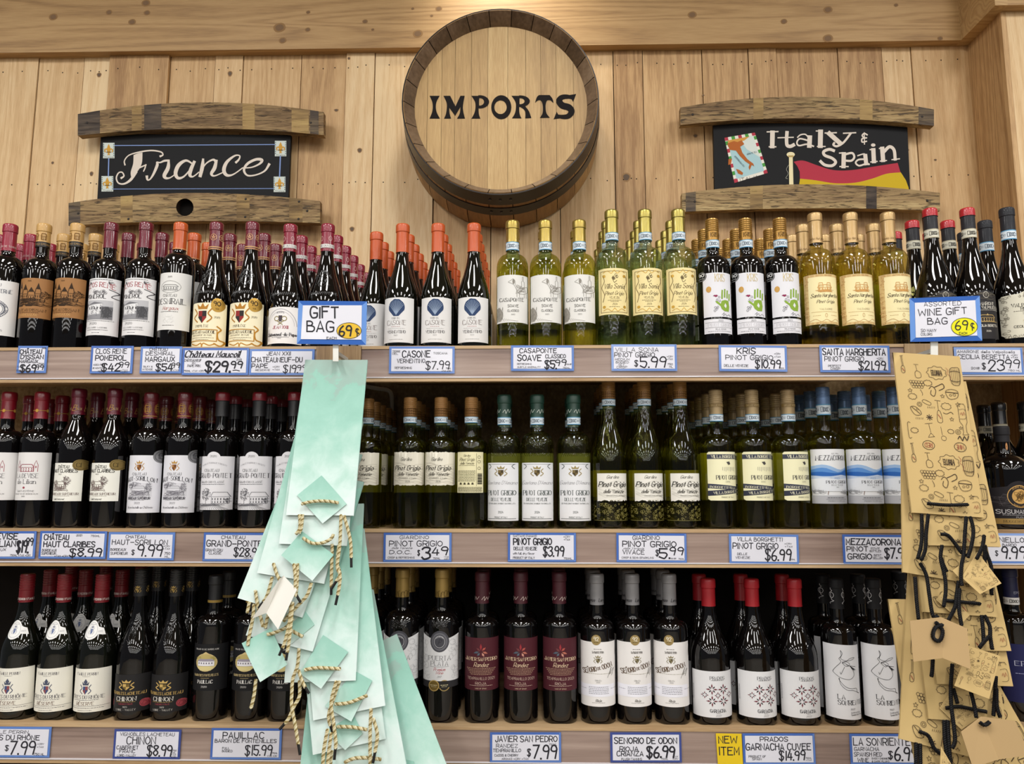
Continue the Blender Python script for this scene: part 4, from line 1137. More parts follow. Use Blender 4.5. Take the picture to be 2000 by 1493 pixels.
def a(A):
    plate(A, -34, 539, 34, 636, '#efe2b0'); c = DK('#4b3d2e'); t = DK('#c09862'); g = DK('#cf9a58')
    A.box(-34, 539, 34, 636, 5, DK('#d9bd84'), 1)
    for i in range(60):
        y = random.uniform(541, 634); x = random.choice((-31.5, 31.5)) + random.uniform(-1.6, 1.6); A.l(A.ell(x, y, 1.5, 1.5, 5, i * 50, i * 50 + 260), .6, t)
    for i in range(36): A.l(A.ell(random.uniform(-30, 30), random.choice((541.5, 633.5)), 1.6, 1.4, 5, i * 50, i * 50 + 260), .6, t)
    A.house(0, 572, 26, 12, g, .7); A.house(-8, 572, 8, 16, g, .7); A.house(8, 572, 8, 16, g, .7)
    for _ in range(6): A.scribble(-20, 568, 20, 574, 5, .6, g)
    A.t('Santa Margherita', 0, 580, 7, c, w=52, st='I', wt=.14); A.t('Pinot Grigio', 1, 592, 6, c, w=36, st='I', wt=.14); A.t('VALDADIGE', 1, 607, 3.4, DK('#9a8a68'), w=26, st='R'); A.l([(-26, 612), (26, 612)], .5, t); A.fine(-24, -10, 619, .7, t); A.fine(10, 24, 619, .7, t); A.o(0, 619, 2.4, 4, .7, t)
    A.l([(-30, 630), (-20, 626), (-10, 631), (0, 627), (10, 631), (20, 626), (30, 630)], .8, t, smooth=True)
kind('marg', 'top', 423, .039, 'bord', 512, 482, glass_clear('#efecb6'), dict(col='#ba9a68', y=478, metal=.55, rough=.42, art=lambda A: A.t('Santa Margherita', 0, 470, 4.6, DK('#6f4f2a'), w=44, st='I', ly=1)), a, back=lambda A: plate(A, -34, 545, 34, 632, '#e0da86'))
def a(A):
    A.p([(-38, 580)] + A.ell(0, 582, 16, 10, 12, 180, 360) + [(38, 580), (38, 666), (-38, 666)], DK('#2a282a'), 0); c = DK('#d9d4c8'); g = DK('#b79a62')
    A.o(0, 581, 6, 6, .8, c); A.t('V', 0, 581, 6, c, st='R'); 
    for _ in range(8): A.scribble(-34, 574, 34, 592, 4, .35, DK('#6a6458'))
    A.t('AMARONE', 0, 598, 6, c, w=36, st='R', wt=.17); A.t('DELLA VALPOLICELLA', 0, 605.5, 5, c, w=60, st='R', wt=.17); A.fine(-30, 30, 610.5, .7, c)
    A.house(0, 632, 30, 12, g, .8); A.p([(-3, 621), (0, 617), (3, 621)], g, 2); A.l([(-22, 633), (22, 633)], .8, g)
    A.t('CECILIA BERETTA', 0, 640.5, 4.2, c, w=44, st='B'); A.t('2020', 0, 651, 3.4, c, st='R')
kind('amarone', 'top', 416, .0415, 'burg', 582, 468, RED, dict(col='#2c2c30', y=456, rough=.5, coat=.1, top='#b3222c'), a, band=(453, 470, 'docg'))
def a(A):
    A.p([(-38, 586), (-36, 581), (-14, 579), (0, 573), (14, 579), (36, 581), (38, 586), (38, 656), (34, 663), (-34, 663), (-38, 656)], DK('#d6d2c0'), 0); c = DK('#2f2c2a'); g = DK('#8b8678')
    for i in range(90):
        if i % 2: x, y = random.choice((-34, 34)) + random.uniform(-2.5, 2.5), random.uniform(584, 660)
        else: x, y = random.uniform(-34, 34), random.choice((585, 659)) + random.uniform(-2.5, 2.5)
        A.l(A.ell(x, y, 1.9, 1.9, 6, i * 50, i * 50 + 270), .7, g)
    A.e(0, 581, 6.5, 6.5, DK('#e0d9c0'), 1); A.o(0, 581, 6.5, 6.5, .8, g)
    A.t('VALPOLICELLA', 2, 601, 6, c, w=56, st='R', wt=.17); A.t('RIPASSO', 2, 607.5, 5, c, w=30, st='R', wt=.17); A.fine(-24, 28, 612.5, .8, c); A.t('SUPERIORE', 2, 617, 3.2, c, w=24, st='R'); A.house(4, 636, 26, 9, DK('#c9b98a'), .8); A.t('CECILIA BERETTA', 0, 642, 4, c, w=50, st='B'); A.t('2020', 4, 653, 3, c, st='R')
kind('ripasso', 'top', 416, .0425, 'burg', 584, 472, RED, dict(col='#2a2b30', y=462, rough=.55, coat=.1), a, band=(456, 474, 'doc'))

# ---- middle shelf
def a(A):
    plate(A, -34, 883, 35, 978, '#e0dedd'); c = DK('#4a474c'); rd = DK('#9a4a56')
    for x, h in ((-17, 22), (17, 22)): A.l([(x - 3, 921), (x - 3, 921 - h * .6), (x, 921 - h), (x + 3, 921 - h * .6), (x + 3, 921)], .8, rd); A.r(x - .8, 910, x + .8, 914, rd)
    A.house(0, 921, 26, 14, rd, .8)
    A.t('LA DEVISE', 0, 929.5, 8.4, c, w=44, st='R', wt=.1); A.t('de Lilian', 0, 941, 8.6, c, w=37, st='R', wt=.1); A.e(-2, 953, 2.4, 2.2, rd, 2, 10); A.t('SAINT-ESTÈPHE', 0, 960, 3, c, w=34, st='S'); A.t('GRAND VIN DE BORDEAUX', 0, 965.5, 2.4, c, w=46, st='S'); A.t('2019', -2, 970.5, 2.6, c, st='R')
kind('devise', 'mid', 764, .0375, 'bord', 862, 830, RED, dict(col='#8c1626', y=816, coat=.6, art=lambda A: (A.l([(-20, 800), (20, 800)], .9, DK('#d2a44a'), 1), [A.e(x, 800, 3.2, 3.4, DK('#d2a44a'), 2, 8) for x in (0, 20, -20)])), a)
def a(A):
    plate(A, -29, 904, 30, 980, '#e8e7de'); c = DK('#3b3936'); g = DK('#75625e')
    A.t('CHÂTEAU', -2, 911.5, 5.4, c, w=23, st='S', wt=.13); A.t('HAUT CLARIBES', -2, 919.5, 6.4, c, w=50, st='B', wt=.15); A.t('2022', -8, 926.5, 2.4, c, st='R')
    A.house(-8, 955, 26, 14, g, .5); A.tree(6, 952, 16, 22, DK('#5f4c4c')); A.tree(-18, 954, 12, 16, g)
    for _ in range(9): A.scribble(-25, 950, 10, 961, 5, .4, g)
    A.t('BORDEAUX SUPÉRIEUR', -1, 965.5, 4.2, g, w=54, st='R', wt=.16); A.fine(-16, 14, 969.5, .5, g); A.t('Famille Fonteyraud', -8, 975.5, 3.4, c, w=24, st='I')
def md(A):
    A.e(26, 908, 11.5, 11, paint('#8a7440', .4, .5), 1); A.o(26, 908, 9.6, 9.2, .6, DK('#3d3117'), 2); A.t('CF', 26, 908, 8, DK('#3d3117'), w=10, st='R', ly=2)
kind('claribes', 'mid', 758, .0375, 'taper', 880, 815, RED, dict(col='#6a1228', y=808, coat=.5, art=lambda A: [(A.t('B', x - 4, 795, 11, DK('#cfa05a'), w=7, st='I', ly=1), A.t('AUX', x + 5, 797, 4.4, DK('#d8b88a'), w=9, st='R', ly=1)) for x in (-16, 4, 26)]), a, extra=[('medal', md)])
def a(A):
    plate(A, -34, 889, 35, 1003, '#dedee4'); c = DK('#46444c'); g = DK('#6d6b74')
    A.crest(0, 910, 20, 22, DK('#b58b45'), DK('#9c6a38'), DK('#6a4326')); A.t('CHATEAU', 0, 926, 5, c, w=28, st='R'); A.t('HAUT-SORILLON', 0, 937, 8, c, w=60, st='R', arc=5)
    A.r(-22, 944, 24, 970, DK('#d2d2d8'), 1); A.house(0, 960, 26, 10, g, .6); A.tree(-16, 958, 12, 14, g); A.tree(19, 968, 9, 26, DK('#56545e')); A.tree(-6, 952, 24, 10, g)
    for _ in range(14): A.scribble(-22, 958, 24, 970, 5, .4, g)
    A.t('BORDEAUX SUPÉRIEUR', 0, 974, 4.4, c, w=44, st='B', wt=.2); A.fine(-16, 14, 978, .5, c); A.t('2022', 0, 983.5, 3.6, c, w=11, st='R'); A.t('Mis en bouteille au Château', 2, 992, 4.2, c, w=48, st='I')
def md(A):
    A.e(35, 891, 12, 13.5, paint('#8d8d90', .35, .5), 1); A.o(35, 891, 9.4, 10.8, .8, DK('#4c4c50'), 2); A.house(35, 895, 9, 10, DK('#3f3f44'), .8)
kind('sorillon', 'mid', 766, .0375, 'bord', 862, 828, RED, dict(col='#671a22', y=816, coat=.5, stripes=[(771, 776, '#c89a48'), (811, 812, '#c89a48')], art=lambda A: [(A.o(x, 797, 7.5, 10, .6, DK('#c89a48'), 1), A.house(x, 803, 9, 12, DK('#c89a48'), .8)) for x in (-20, 0, 20)]), a, extra=[('medal', md)])
def a(A):
    A.p([(-35, 891), (-14, 891)] + A.ell(0, 894, 14, 12, 14, 192, 348) + [(14, 891), (35, 891), (35, 997), (-35, 997)], DK('#e0dfe3'), 0); c = DK('#47464c'); g = DK('#64646a')
    A.t('2020', 0, 891, 4, c, w=13, st='R'); A.t('FAMILLE FOURQUET BEGNY', 0, 907, 2.8, DK('#8a8990'), w=50, st='R', arc=6)
    A.t('CHATEAU', -3, 919, 5.2, c, w=30, st='R'); A.t('GRAND-PONTET', 1, 929, 8.6, c, w=62, st='R', wt=.12); A.t('GRAND CRU CLASSÉ', -2, 942, 3.8, c, w=48, st='R'); A.fine(-24, 22, 946.5, .8, c)
    A.house(15, 984, 30, 22, g, .6); A.tree(-12, 984, 20, 30, g); A.tree(28, 985, 8, 12, g)
    for i in range(16): A.l([(-4 + (i - 8) * 1.6, 985), (-2 + (i - 8) * 4.4, 996)], .6, g)
    A.l([(-35, 986), (-18, 984)], .6, g); [A.scribble(-35, 984, 34, 990, 5, .4, g) for _ in range(5)]
kind('pontet', 'mid', 766, .0375, 'bord', 862, 832, RED, dict(col='#1c1b1e', y=812, rough=.45, top='#7d1a26', coat=.1), a)
def torn(x0, y0, x1, y1, j=1.2, step=3):
    random.seed(3)
    n = int((x1 - x0) / step)
    return [(x0 + (x1 - x0) * i / n, y0 + random.uniform(-j, j)) for i in range(n + 1)] + [(x1 - (x1 - x0) * i / n, y1 + random.uniform(-j, j)) for i in range(n + 1)]
def waves(A, x0, y0, x1, y1, n, m, w=.5):
    for i in range(n):
        ph = random.uniform(0, 6); am = random.uniform(1.5, 5); yy = y0 + (y1 - y0) * i / n
        A.l([(x0 + (x1 - x0) * t / 9, max(y0, min(y1, yy + am * math.sin(ph + t * .8) + t * .6))) for t in range(10)], w, m, 1, smooth=True, n=2)
def a(A):
    A.p(torn(-30, 883, 31, 948), DK('#e5e0d0'), 0); c = DK('#3c3a34')
    waves(A, -28, 904, 29, 944, 13, DK('#bcb6a6'), .5)
    A.t('Giardino', -2, 897, 6.4, c, w=22, st='I'); A.t('Pinot Grigio', -1, 914, 9, c, w=50, st='I', wt=.15, ly=3); A.t('delle Venezie', 1, 926, 6.6, c, w=40, st='I', wt=.14, ly=3); A.t('Denominazione di Origine', 0, 934, 2.6, c, w=36, st='I'); A.t('2024', 1, 941, 4, DK('#77736a'), w=9, st='I')
bk = lambda A: (plate(A, -31, 884, 31, 963, '#c2bd80'))
OLV = glass_clear('#ebebb6')
kind('giardino', 'mid', 777, .0348, 'bord', 876, 846, OLV, dict(col='#a87c46', y=814, metal=.25, rough=.45, style='screw', art=lambda A: [A.l(A.ell(x, y, 3.2, 2.4, 8, x * 7, x * 7 + 300), .7, DK('#5d3d1a'), 1) for x in range(-26, 27, 4) for y in (800, 805, 810)]), a, back=bk, band=(814, 826, 'doc'))
def a(A):
    plate(A, -26, 883, 26, 963, '#e6dfb6'); c = DK('#4f4a36')
    A.t('Giardino', -6, 890, 4, c, w=14, st='I'); A.t('Pinot Grigio', -6, 897.5, 6, c, w=30, st='I'); A.t('delle Venezie', -6, 905, 5, c, w=28, st='I'); A.fine(-22, 10, 909.5, .7, c); A.l([(13, 886), (13, 950)], .5, c)
    for i in range(9): A.fine(-24, 11, 920 + i * 2.5, .9, c)
    for i in range(8): A.fine(-24, 24, 952 + i * 1.3, .6, c)
    for i in range(12): A.r(15, 925 + i * 1.8, 24, 926 + i * 1.8 + (i % 3) * .25, DK('#2c2a24'), 2)
    for i, y in enumerate((893, 902, 915)): A.o(18, y, 3, 3, .6, c, 2, 10)
    for i in range(4): A.p([(-21 + i * 8, 947), (-16 + i * 8, 947), (-17 + i * 8, 943), (-20 + i * 8, 943)], c, 2)
kind('giardino_back', 'mid', 777, .0348, 'bord', 876, 846, OLV, dict(col='#a87c46', y=814, metal=.25, rough=.45, style='screw', art=lambda A: [A.l(A.ell(x, y, 3.2, 2.4, 8, x * 7, x * 7 + 300), .7, DK('#5d3d1a'), 1) for x in range(-26, 27, 4) for y in (800, 805, 810)]), a, back=bk, band=(814, 826, 'doc'), labelname='back_label')
def a(A):
    plate(A, -31, 904, 32, 1018, '#e0e1e4'); c = DK('#2c3a34'); g = DK('#9a8a5c')
    A.l([(-28, 907), (28, 907)], .5, c); A.l([(-28, 1014), (28, 1014)], .9, c)
    for x in (-26, 26): A.l([(x, 907), (x * .82, 911), (x, 916)], 1, c, smooth=True)
    A.crest(0, 921, 26, 22, g, DK('#776640'), DK('#4b402a')); A.t("Gaetano D'Amano", 0, 943, 7, DK('#77757a'), w=60, st='I', wt=.08); A.t('PINOT GRIGIO', 0, 963, 9, c, w=56, st='R', wt=.12); A.t('DELLE VENEZIE', 0, 976, 6, c, w=42, st='R', wt=.13); A.t('DENOMINAZIONE DI ORIGINE CONTROLLATA', 0, 984, 2.6, c, w=54, st='R'); A.t('2024', 0, 1001, 4, c, w=10, st='S'); A.t('PRODUCT OF ITALY', 0, 1011, 2.8, c, w=26, st='S')
def em2s():
    random.seed(4); S_ = []
    for _ in range(26):
        x, y = random.uniform(-15, 15), random.uniform(856, 876); S_.append([(x, y), (x + random.uniform(-5, 5), y + random.uniform(-4, 4)), (x + random.uniform(-5, 5), y + random.uniform(-4, 4))])
    for q in range(14): S_.append([(-26 + q * 4, 892), (-24.5 + q * 4, 885), (-23 + q * 4, 891)])
    return S_
kind('amano', 'mid', 772, .0375, 'bord', 872, 836, glass_clear('#edf0d0'), dict(col='#24463a', y=815, rough=.4, coat=.2, art=lambda A: [A.l([(x - 8, 806), (x - 4, 801), (x - 2, 808), (x + 2, 800), (x + 5, 806), (x + 9, 800)], .9, DK('#cfdad2'), 1, smooth=True) for x in (-14, 8)]), a, back=bk, band=(815, 830, 'doc'), extra=[('embossed_crest', em2s())])
def a(A):
    A.r(-29, 925, 31, 977, DK('#e6e3da'), 0); c = DK('#34322e')
    A.p([(-29, 976)] + [(-29 + i * 3, 977 + random.uniform(-.5, 3)) for i in range(21)] + [(31, 976)], DK('#e6e3da'), 0)
    waves(A, -27, 940, 29, 972, 10, DK('#c0bdb2'), .5)
    A.t('Giardino', 0, 932, 6, c, w=24, st='I'); A.t('Pinot Grigio', 0, 946, 9.6, c, w=54, st='I', wt=.16, ly=3); A.t('delle Venezie', 2, 960, 7, c, w=40, st='I', wt=.14, ly=3); A.t('Denominazione di Origine', 6, 968.5, 2.4, c, w=38, st='I')
    g = paint('#857d40', .4)
    A.t('VIVACE', 4, 977.5, 4, DK('#d9d4bd'), w=24, st='S', ly=3)
    for i in range(85):
        y = 984 + (i / 85) * 32; rr = random.uniform(1, 2.8)
        A.o(random.uniform(-36, 36), y, rr, rr, .6, g, 1, 9)
    A.l([(-38, 1017), (38, 1017)], .7, g)
kind('vivace', 'mid', 744, .0378, 'burg', 905, 796, glass_clear('#ebebb2'), dict(col='#a67a42', y=780, metal=.25, rough=.45, style='screw', art=lambda A: [A.l(A.ell(x, y, 3.2, 2.4, 8, x * 7, x * 7 + 300), .7, DK('#5d3d1a'), 1) for x in range(-26, 27, 4) for y in (768, 773, 777)]), a, back=lambda A: plate(A, -34, 918, 34, 972, '#c6bb5c'), band=(780, 793, 'doc'))
def a(A):
    A.p([(-30, 886), (-28, 883), (32, 883), (33, 886), (33, 976), (30, 978), (-27, 978), (-30, 975)], DK('#ece8c2'), 0); b = DK('#3f4250'); w = DK('#e4e0c4'); c = DK('#4c4a48')
    A.r(-30, 888, 33, 897, b, 1); A.t('VILLA BORGHETTI', 2, 892.5, 5.4, w, w=52, st='R', wt=.17)
    A.p([(3, 903), (10, 902), (12, 907), (8, 909)], c, 2); A.e(8, 905, 3, 3, c, 2, 8)
    for i in range(9): A.l([(-5 + i * 3.4, 913), (-5 + i * 3.4, 919 + (i % 3))], .8, DK('#9a978a'))
    A.t('PINOT GRIGIO', 6, 933, 7.6, c, w=46, st='R', wt=.15); A.t('DOC', 6, 941.5, 3, c, w=10, st='R')
    A.p([(-30, 945), (33, 951), (33, 959), (-30, 954)], b, 1); A.p([(-30, 959), (33, 954), (33, 963), (-30, 969)], DK('#333645'), 2)
    A.t('BORGHETTI VILLA', -2, 952.5, 4, w, w=50, st='R', wt=.16, rot=3, ly=3); A.t('VILLA BORGHETTI', 4, 961.5, 4.6, w, w=52, st='R', wt=.17, rot=-4.5, ly=4); A.t('PRODUCT OF ITALY', 5, 971.5, 2.6, c, w=28, st='R')
kind('borghetti', 'mid', 764, .0378, 'bord', 872, 842, glass_clear('#ededb0'), dict(col='#b29a72', y=810, metal=.3, rough=.4, style='screw', stripes=[(790, 796, '#8e7444')], art=capt('DELLE VENEZIE', 793, 3, '#d6c196', 'S', 30)), a, back=lambda A: plate(A, -33, 884, 33, 978, '#d8d488'), band=(810, 824, 'doc'))
def a(A):
    plate(A, -35, 878, 36, 984, '#e7e8ea'); c = DK('#44454c')
    A.t('EST. 1904', 4, 887, 2.2, c, w=14, st='S'); A.t('MEZZACORONA', 2, 895, 9, c, w=62, st='R', wt=.14)
    def hill(ys, y2, hx, ly): A.p([(-35 + i * 71 / 10, y) for i, y in enumerate(ys)] + [(36, y2), (-35, y2)], DK(hx), ly)
    hill([911, 909, 908, 909, 911, 914, 917, 918, 916, 913, 910], 930, '#9dbbe0', 1); hill([918, 915, 914, 915, 918, 921, 923, 922, 919, 915, 911], 931, '#5b8fd0', 2)
    hill([923, 922, 922, 923, 924, 925, 925, 924, 921, 918, 914], 930, '#2f66b4', 3); hill([929, 930, 931, 931, 931, 930, 929, 928, 929, 930, 929], 940, '#c4d3e8', 4)
    hill([936, 935, 934, 934, 935, 936, 937, 936, 935, 934, 933], 960, '#e2e6ec', 5)
    A.t('2023', 5, 934.5, 3, DK('#6a7fa6'), w=10, st='R', ly=6); A.t('PINOT GRIGIO', 6, 942, 5.2, c, w=42, st='R', wt=.18, ly=6); A.t('DELLE VENEZIE', 6, 948, 2.8, c, w=24, st='R', ly=6); A.t('DOC', 6, 952, 2.4, c, st='R', ly=6)
    for x0, x1 in ((-34, -16), (8, 34)):
        for _ in range(9): A.scribble(x0, 956, x1, 966, 4, .4, DK('#9a9b9f'), 6)
    A.l([(-13, 966), (-12, 960)], 1.0, DK('#7b5a4c'), 6)
    A.r(-35, 968, 36, 984, DK('#b4b5ba'), 6); A.fine(-14, 20, 972.5, 1.2, c, 7); A.l([(-16, 975.5), (24, 975.5)], .5, c, 7); A.t("PRODOTTO D'ITALIA", 4, 979, 2.6, c, w=34, st='R', ly=7)
kind('mezza', 'mid', 759, .0382, 'bord', 868, 836, glass_clear('#eaebaa'), dict(col='#6884ac', y=792, metal=.35, rough=.35, style='screw'), a, back=lambda A: plate(A, -34, 884, 34, 980, '#c9c888'), band=(791, 812, 'doc'))
def a(A):
    A.p([(-46, 954), (-18, 950)] + A.ell(0, 962, 24, 22, 14, 205, 335) + [(18, 950), (46, 954), (46, 1026), (-46, 1026)], DK('#221f22'), 0); g = DK('#c49a58'); s_ = DK('#b9b6b8')
    for _ in range(16): A.scribble(-44, 958, 44, 992, 4, .4, DK('#5a5558'))
    A.e(0, 970, 22, 22, g, 2); A.e(0, 970, 20.6, 20.6, DK('#221f22'), 3); A.e(0, 970, 14.5, 14.5, g, 4); A.t('SU DOVE TI PORTA', 0, 954, 3.4, g, w=26, st='S', arc=5, ly=4); A.t('SUSUMANIELLO', 0, 987.5, 3.2, g, w=24, st='S', arc=-5, ly=4)
    for _ in range(16): A.scribble(-10, 960, 10, 980, 4, .7, DK('#5a421e'), 5)
    A.t('SUSUMANIELLO', 0, 999.5, 7.4, s_, w=74, st='B', wt=.15); A.fine(-30, 30, 1006, .8, s_); A.t('PUGLIA', 0, 1010.5, 3.2, s_, w=20, st='S')
    A.r(-46, 1013, 46, 1024, paint('#a98a4e', .4, .5), 2); A.t('RUGGERO DI BARDO', 0, 1018.5, 4.4, DK('#2e2414'), w=58, st='R', ly=3)
def sl(A): A.e(0, 873, 7.5, 7.5, DK('#c08a5c'), 1); A.o(0, 873, 7.5, 7.5, 1, DK('#8a6236'), 2); A.scribble(-4, 869, 4, 877, 7, .8, DK('#7a5230'), 2)
kind('susu', 'mid', 834, .0475, 'bord', 918, 880, RED, dict(col='#242326', y=864, rough=.55, coat=0), a, extra=[('seal', sl)])
kind('docg', 'mid', 778, .0375, 'burg', 900, 838, RED, dict(col='#19181a', y=824, rough=.25, coat=.5), None, band=(822, 838, 'docg'))

# ---- bottom shelf
def a(A):
    A.p([(-36, 1313), (36, 1311), (37, 1398), (-36, 1398)], DK('#e6e3d7'), 0); c = DK('#57545c'); br = DK('#6e5348')
    A.t('FAMILLE PERRIN', 0, 1322, 5, c, w=40, st='R'); A.fine(-8, 8, 1327, .5, c)
    A.crest(0, 1350, 22, 28, DK('#4c5266'), DK('#46547a'), DK('#8a4c50')); A.p([(-4, 1338), (0, 1332), (4, 1338), (0, 1344)], DK('#4c5266'), 3)
    A.t('CÔTES DU RHÔNE', 0, 1368, 6.6, c, w=62, st='R'); A.fine(-26, 24, 1374, .8, c); A.t('RÉSERVE', 0, 1381, 6.4, br, w=34, st='R', wt=.15); A.l([(-34, 1387), (36, 1386)], .5, c); A.fine(-32, 32, 1390, .8, c); A.fine(-14, 14, 1394.5, .8, c)
def col_(A):
    A.p(A.ell(-4, 1235, 21, 19, 26, 20, 340) + [(28, 1232), (30, 1245), (14, 1243)], DK('#e3e2df'), 1); c = DK('#6b6e7c')
    A.o(-4, 1235, 17, 15.5, .5, c); A.fine(-14, 6, 1224, .8, c); A.crest(-4, 1235, 16, 20, DK('#7d8090'), DK('#55648a'), DK('#7d86a4')); A.t('2022', 20, 1238, 3, c, w=10, st='R')
kind('perrin', 'low', 1124, .0415, 'burg', 1288, 1188, REDG, dict(col='#77161f', y=1181, rough=.4, coat=.2, style='screw', art=capt('FAMILLE PERRIN FAMILLE', 1174, 4, '#d9c9c4', 'B', 56)), a, extra=[('neck_medallion', col_)])
def a(A):
    A.p([(-38, 1324), (38, 1322), (38, 1397), (-38, 1398)], DK('#242324'), 0); g = DK('#c4a462'); w = DK('#dcd8d0'); r_ = DK('#a84a52')
    A.crest(0, 1344, 30, 22, g, g, DK('#6d5a30')); A.t('VIGNOBLES LACHETEAU', 0, 1360, 5.4, g, w=64, st='R', wt=.16); A.t('CHINON', 0, 1371, 7.6, w, w=38, st='R', wt=.18); A.fine(-20, 18, 1377, .6, g); A.t('CABERNET FRANC', 0, 1381, 3, r_, w=28, st='R'); A.t('2023', 0, 1387, 2.8, w, st='R'); A.t('LOIRE - VALLEY', 0, 1392.5, 3.4, w, w=38, st='R')
    for x, s in ((-35, 1), (31, 1)):
        A.e(x, 1381, 7, 8, r_, 1, 12)
        for rr in (5.5, 4, 2.5): A.l(A.ell(x, 1381, rr, rr * 1.1, 10, rr * 60, rr * 60 + 290), .7, DK('#6d2a32'), 2)
def em3s():
    random.seed(9); S_ = [[(-8, 1236), (8, 1236), (8, 1250), (0, 1258), (-8, 1250), (-8, 1236)]]
    for _ in range(22):
        x, y = random.uniform(-12, 12), random.uniform(1222, 1262); S_.append([(x, y), (x + random.uniform(-5, 5), y + random.uniform(-6, 6)), (x + random.uniform(-5, 5), y + random.uniform(-6, 6))])
    return S_
kind('chinon', 'low', 1114, .0405, 'burg', 1300, 1185, RED, dict(col='#19191b', y=1168, rough=.4, coat=.1, style='screw', art=lambda A: [A.crest(x, 1154, 13, 15, DK('#a98c50'), DK('#a98c50'), DK('#6d5a30')) for x in (-22, 0, 22)]), a, extra=[('embossed_crest', em3s())])
def a(A):
    plate(A, -33, 1262, 34, 1354, '#19191b'); w = DK('#d5d2ce'); g = DK('#cbb682')
    A.t('GRAND VIN DE BORDEAUX', 0, 1272, 3, w, w=44, st='R'); A.e(0, 1298, 21, 18, g, 1); A.p([(-8, 1282), (0, 1277), (8, 1282)], g, 1); A.e(0, 1298, 19.5, 16.5, DK('#b9a76a'), 2)
    A.r(-16, 1296, 16, 1305, DK('#e4e2e6'), 3); A.p([(-17, 1296), (-12, 1291), (12, 1291), (17, 1296)], DK('#9a93a0'), 3); [A.r(-14 + i * 5, 1298, -12 + i * 5, 1301, DK('#6d6672'), 4) for i in range(6)]; A.tree(-14, 1296, 9, 10, DK('#85803c')); A.tree(14, 1296, 9, 10, DK('#85803c')); A.p([(-18, 1306), (18, 1306), (10, 1314), (-10, 1314)], DK('#d8c98e'), 3)
    A.t('BARON DES FONTENILLES', 0, 1323, 4.4, g, w=46, st='R'); A.l([(-8, 1329), (8, 1329)], .5, g); A.t('PAUILLAC', 0, 1336, 6.4, w, w=29, st='R', wt=.17); A.t('2020', -1, 1346, 3.6, w, w=11, st='R')
kind('pauillac', 'low', 1125, .0375, 'bord', 1228, 1196, RED, dict(col='#1b1b1d', y=1181, rough=.45, coat=.05, stripes=[(1175, 1180, '#8f7434')]), a)
def a(A):
    A.p([(-37, 1240)] + catmull([(-37, 1240), (-15, 1249), (15, 1249), (38, 1240)], 5) + [(38, 1343), (-37, 1343)], DK('#dededf'), 0); c = DK('#5d5b60'); rd = DK('#b2404c')
    for i in range(34):
        x = random.choice((-1, 1)) * random.uniform(22, 34); A.l(A.ell(x, random.uniform(1252, 1328), random.uniform(2, 6), random.uniform(3, 7), 10, i * 40, i * 40 + 300), .4, DK('#aaaaae'), 1)
    A.r(-37, 1332, 38, 1345, DK('#2e2d30'), 1)
    A.t('PUERTA', 0, 1287, 8.6, c, w=42, st='R', wt=.1); A.t('PLATA', 0, 1297.5, 8.4, c, w=33, st='R', wt=.1); A.l([(-18, 1304), (18, 1304)], .4, c); A.t('Premium', 0, 1309, 6, rd, w=22, st='I'); A.t('Wine', 0, 1315.5, 6, rd, w=14, st='I'); A.t('2017', 0, 1323.5, 3.6, c, w=8, st='I')
def md(A):
    s_ = DK('#4a4a50'); A.e(0, 1254.5, 18.5, 21, s_, 1); A.o(0, 1255, 15.5, 17.5, 3.4, DK('#6a6a70'), 2); A.o(0, 1255, 10.5, 12, .7, DK('#c9c9cc'), 3); A.t('SELECTION 1865', 0, 1246.5, 2.6, DK('#c9c9cc'), w=15, st='S', arc=3, ly=3); A.t('P', 0, 1255, 9, DK('#33333a'), st='I', ly=3)
def md2(A):
    for x, f, e in ((10, '#2c2a28', '#a98f58'), (-10, '#6e5a2c', '#b79a5c')):
        A.e(x, 1341, 10.5, 11, DK(e), 1 if x > 0 else 4); A.e(x, 1341, 8.8, 9.3, DK(f), 2 if x > 0 else 5); A.fine(x - 7, x + 7, 1340, 1.2, DK('#d6c9a0'), 3 if x > 0 else 6); A.fine(x - 5, x + 5, 1343, .8, DK('#d6c9a0'), 3 if x > 0 else 6)
kind('puerta', 'low', 1111, .039, 'bord', 1228, 1186, RED, dict(col='#a88a4a', y=1168, metal=.4, rough=.4, art=lambda A: [A.l(A.ell(x, 1160 + (x % 4), 4, 6, 9, x * 9, x * 9 + 300), .7, DK('#57431c'), 1) for x in range(-27, 28, 6)]), a, extra=[('medallion', md), ('medal', md2), ('embossed_crest', [[(random.uniform(-17, 17), random.uniform(1212, 1230)) for _ in range(4)] for _ in range(26)])])
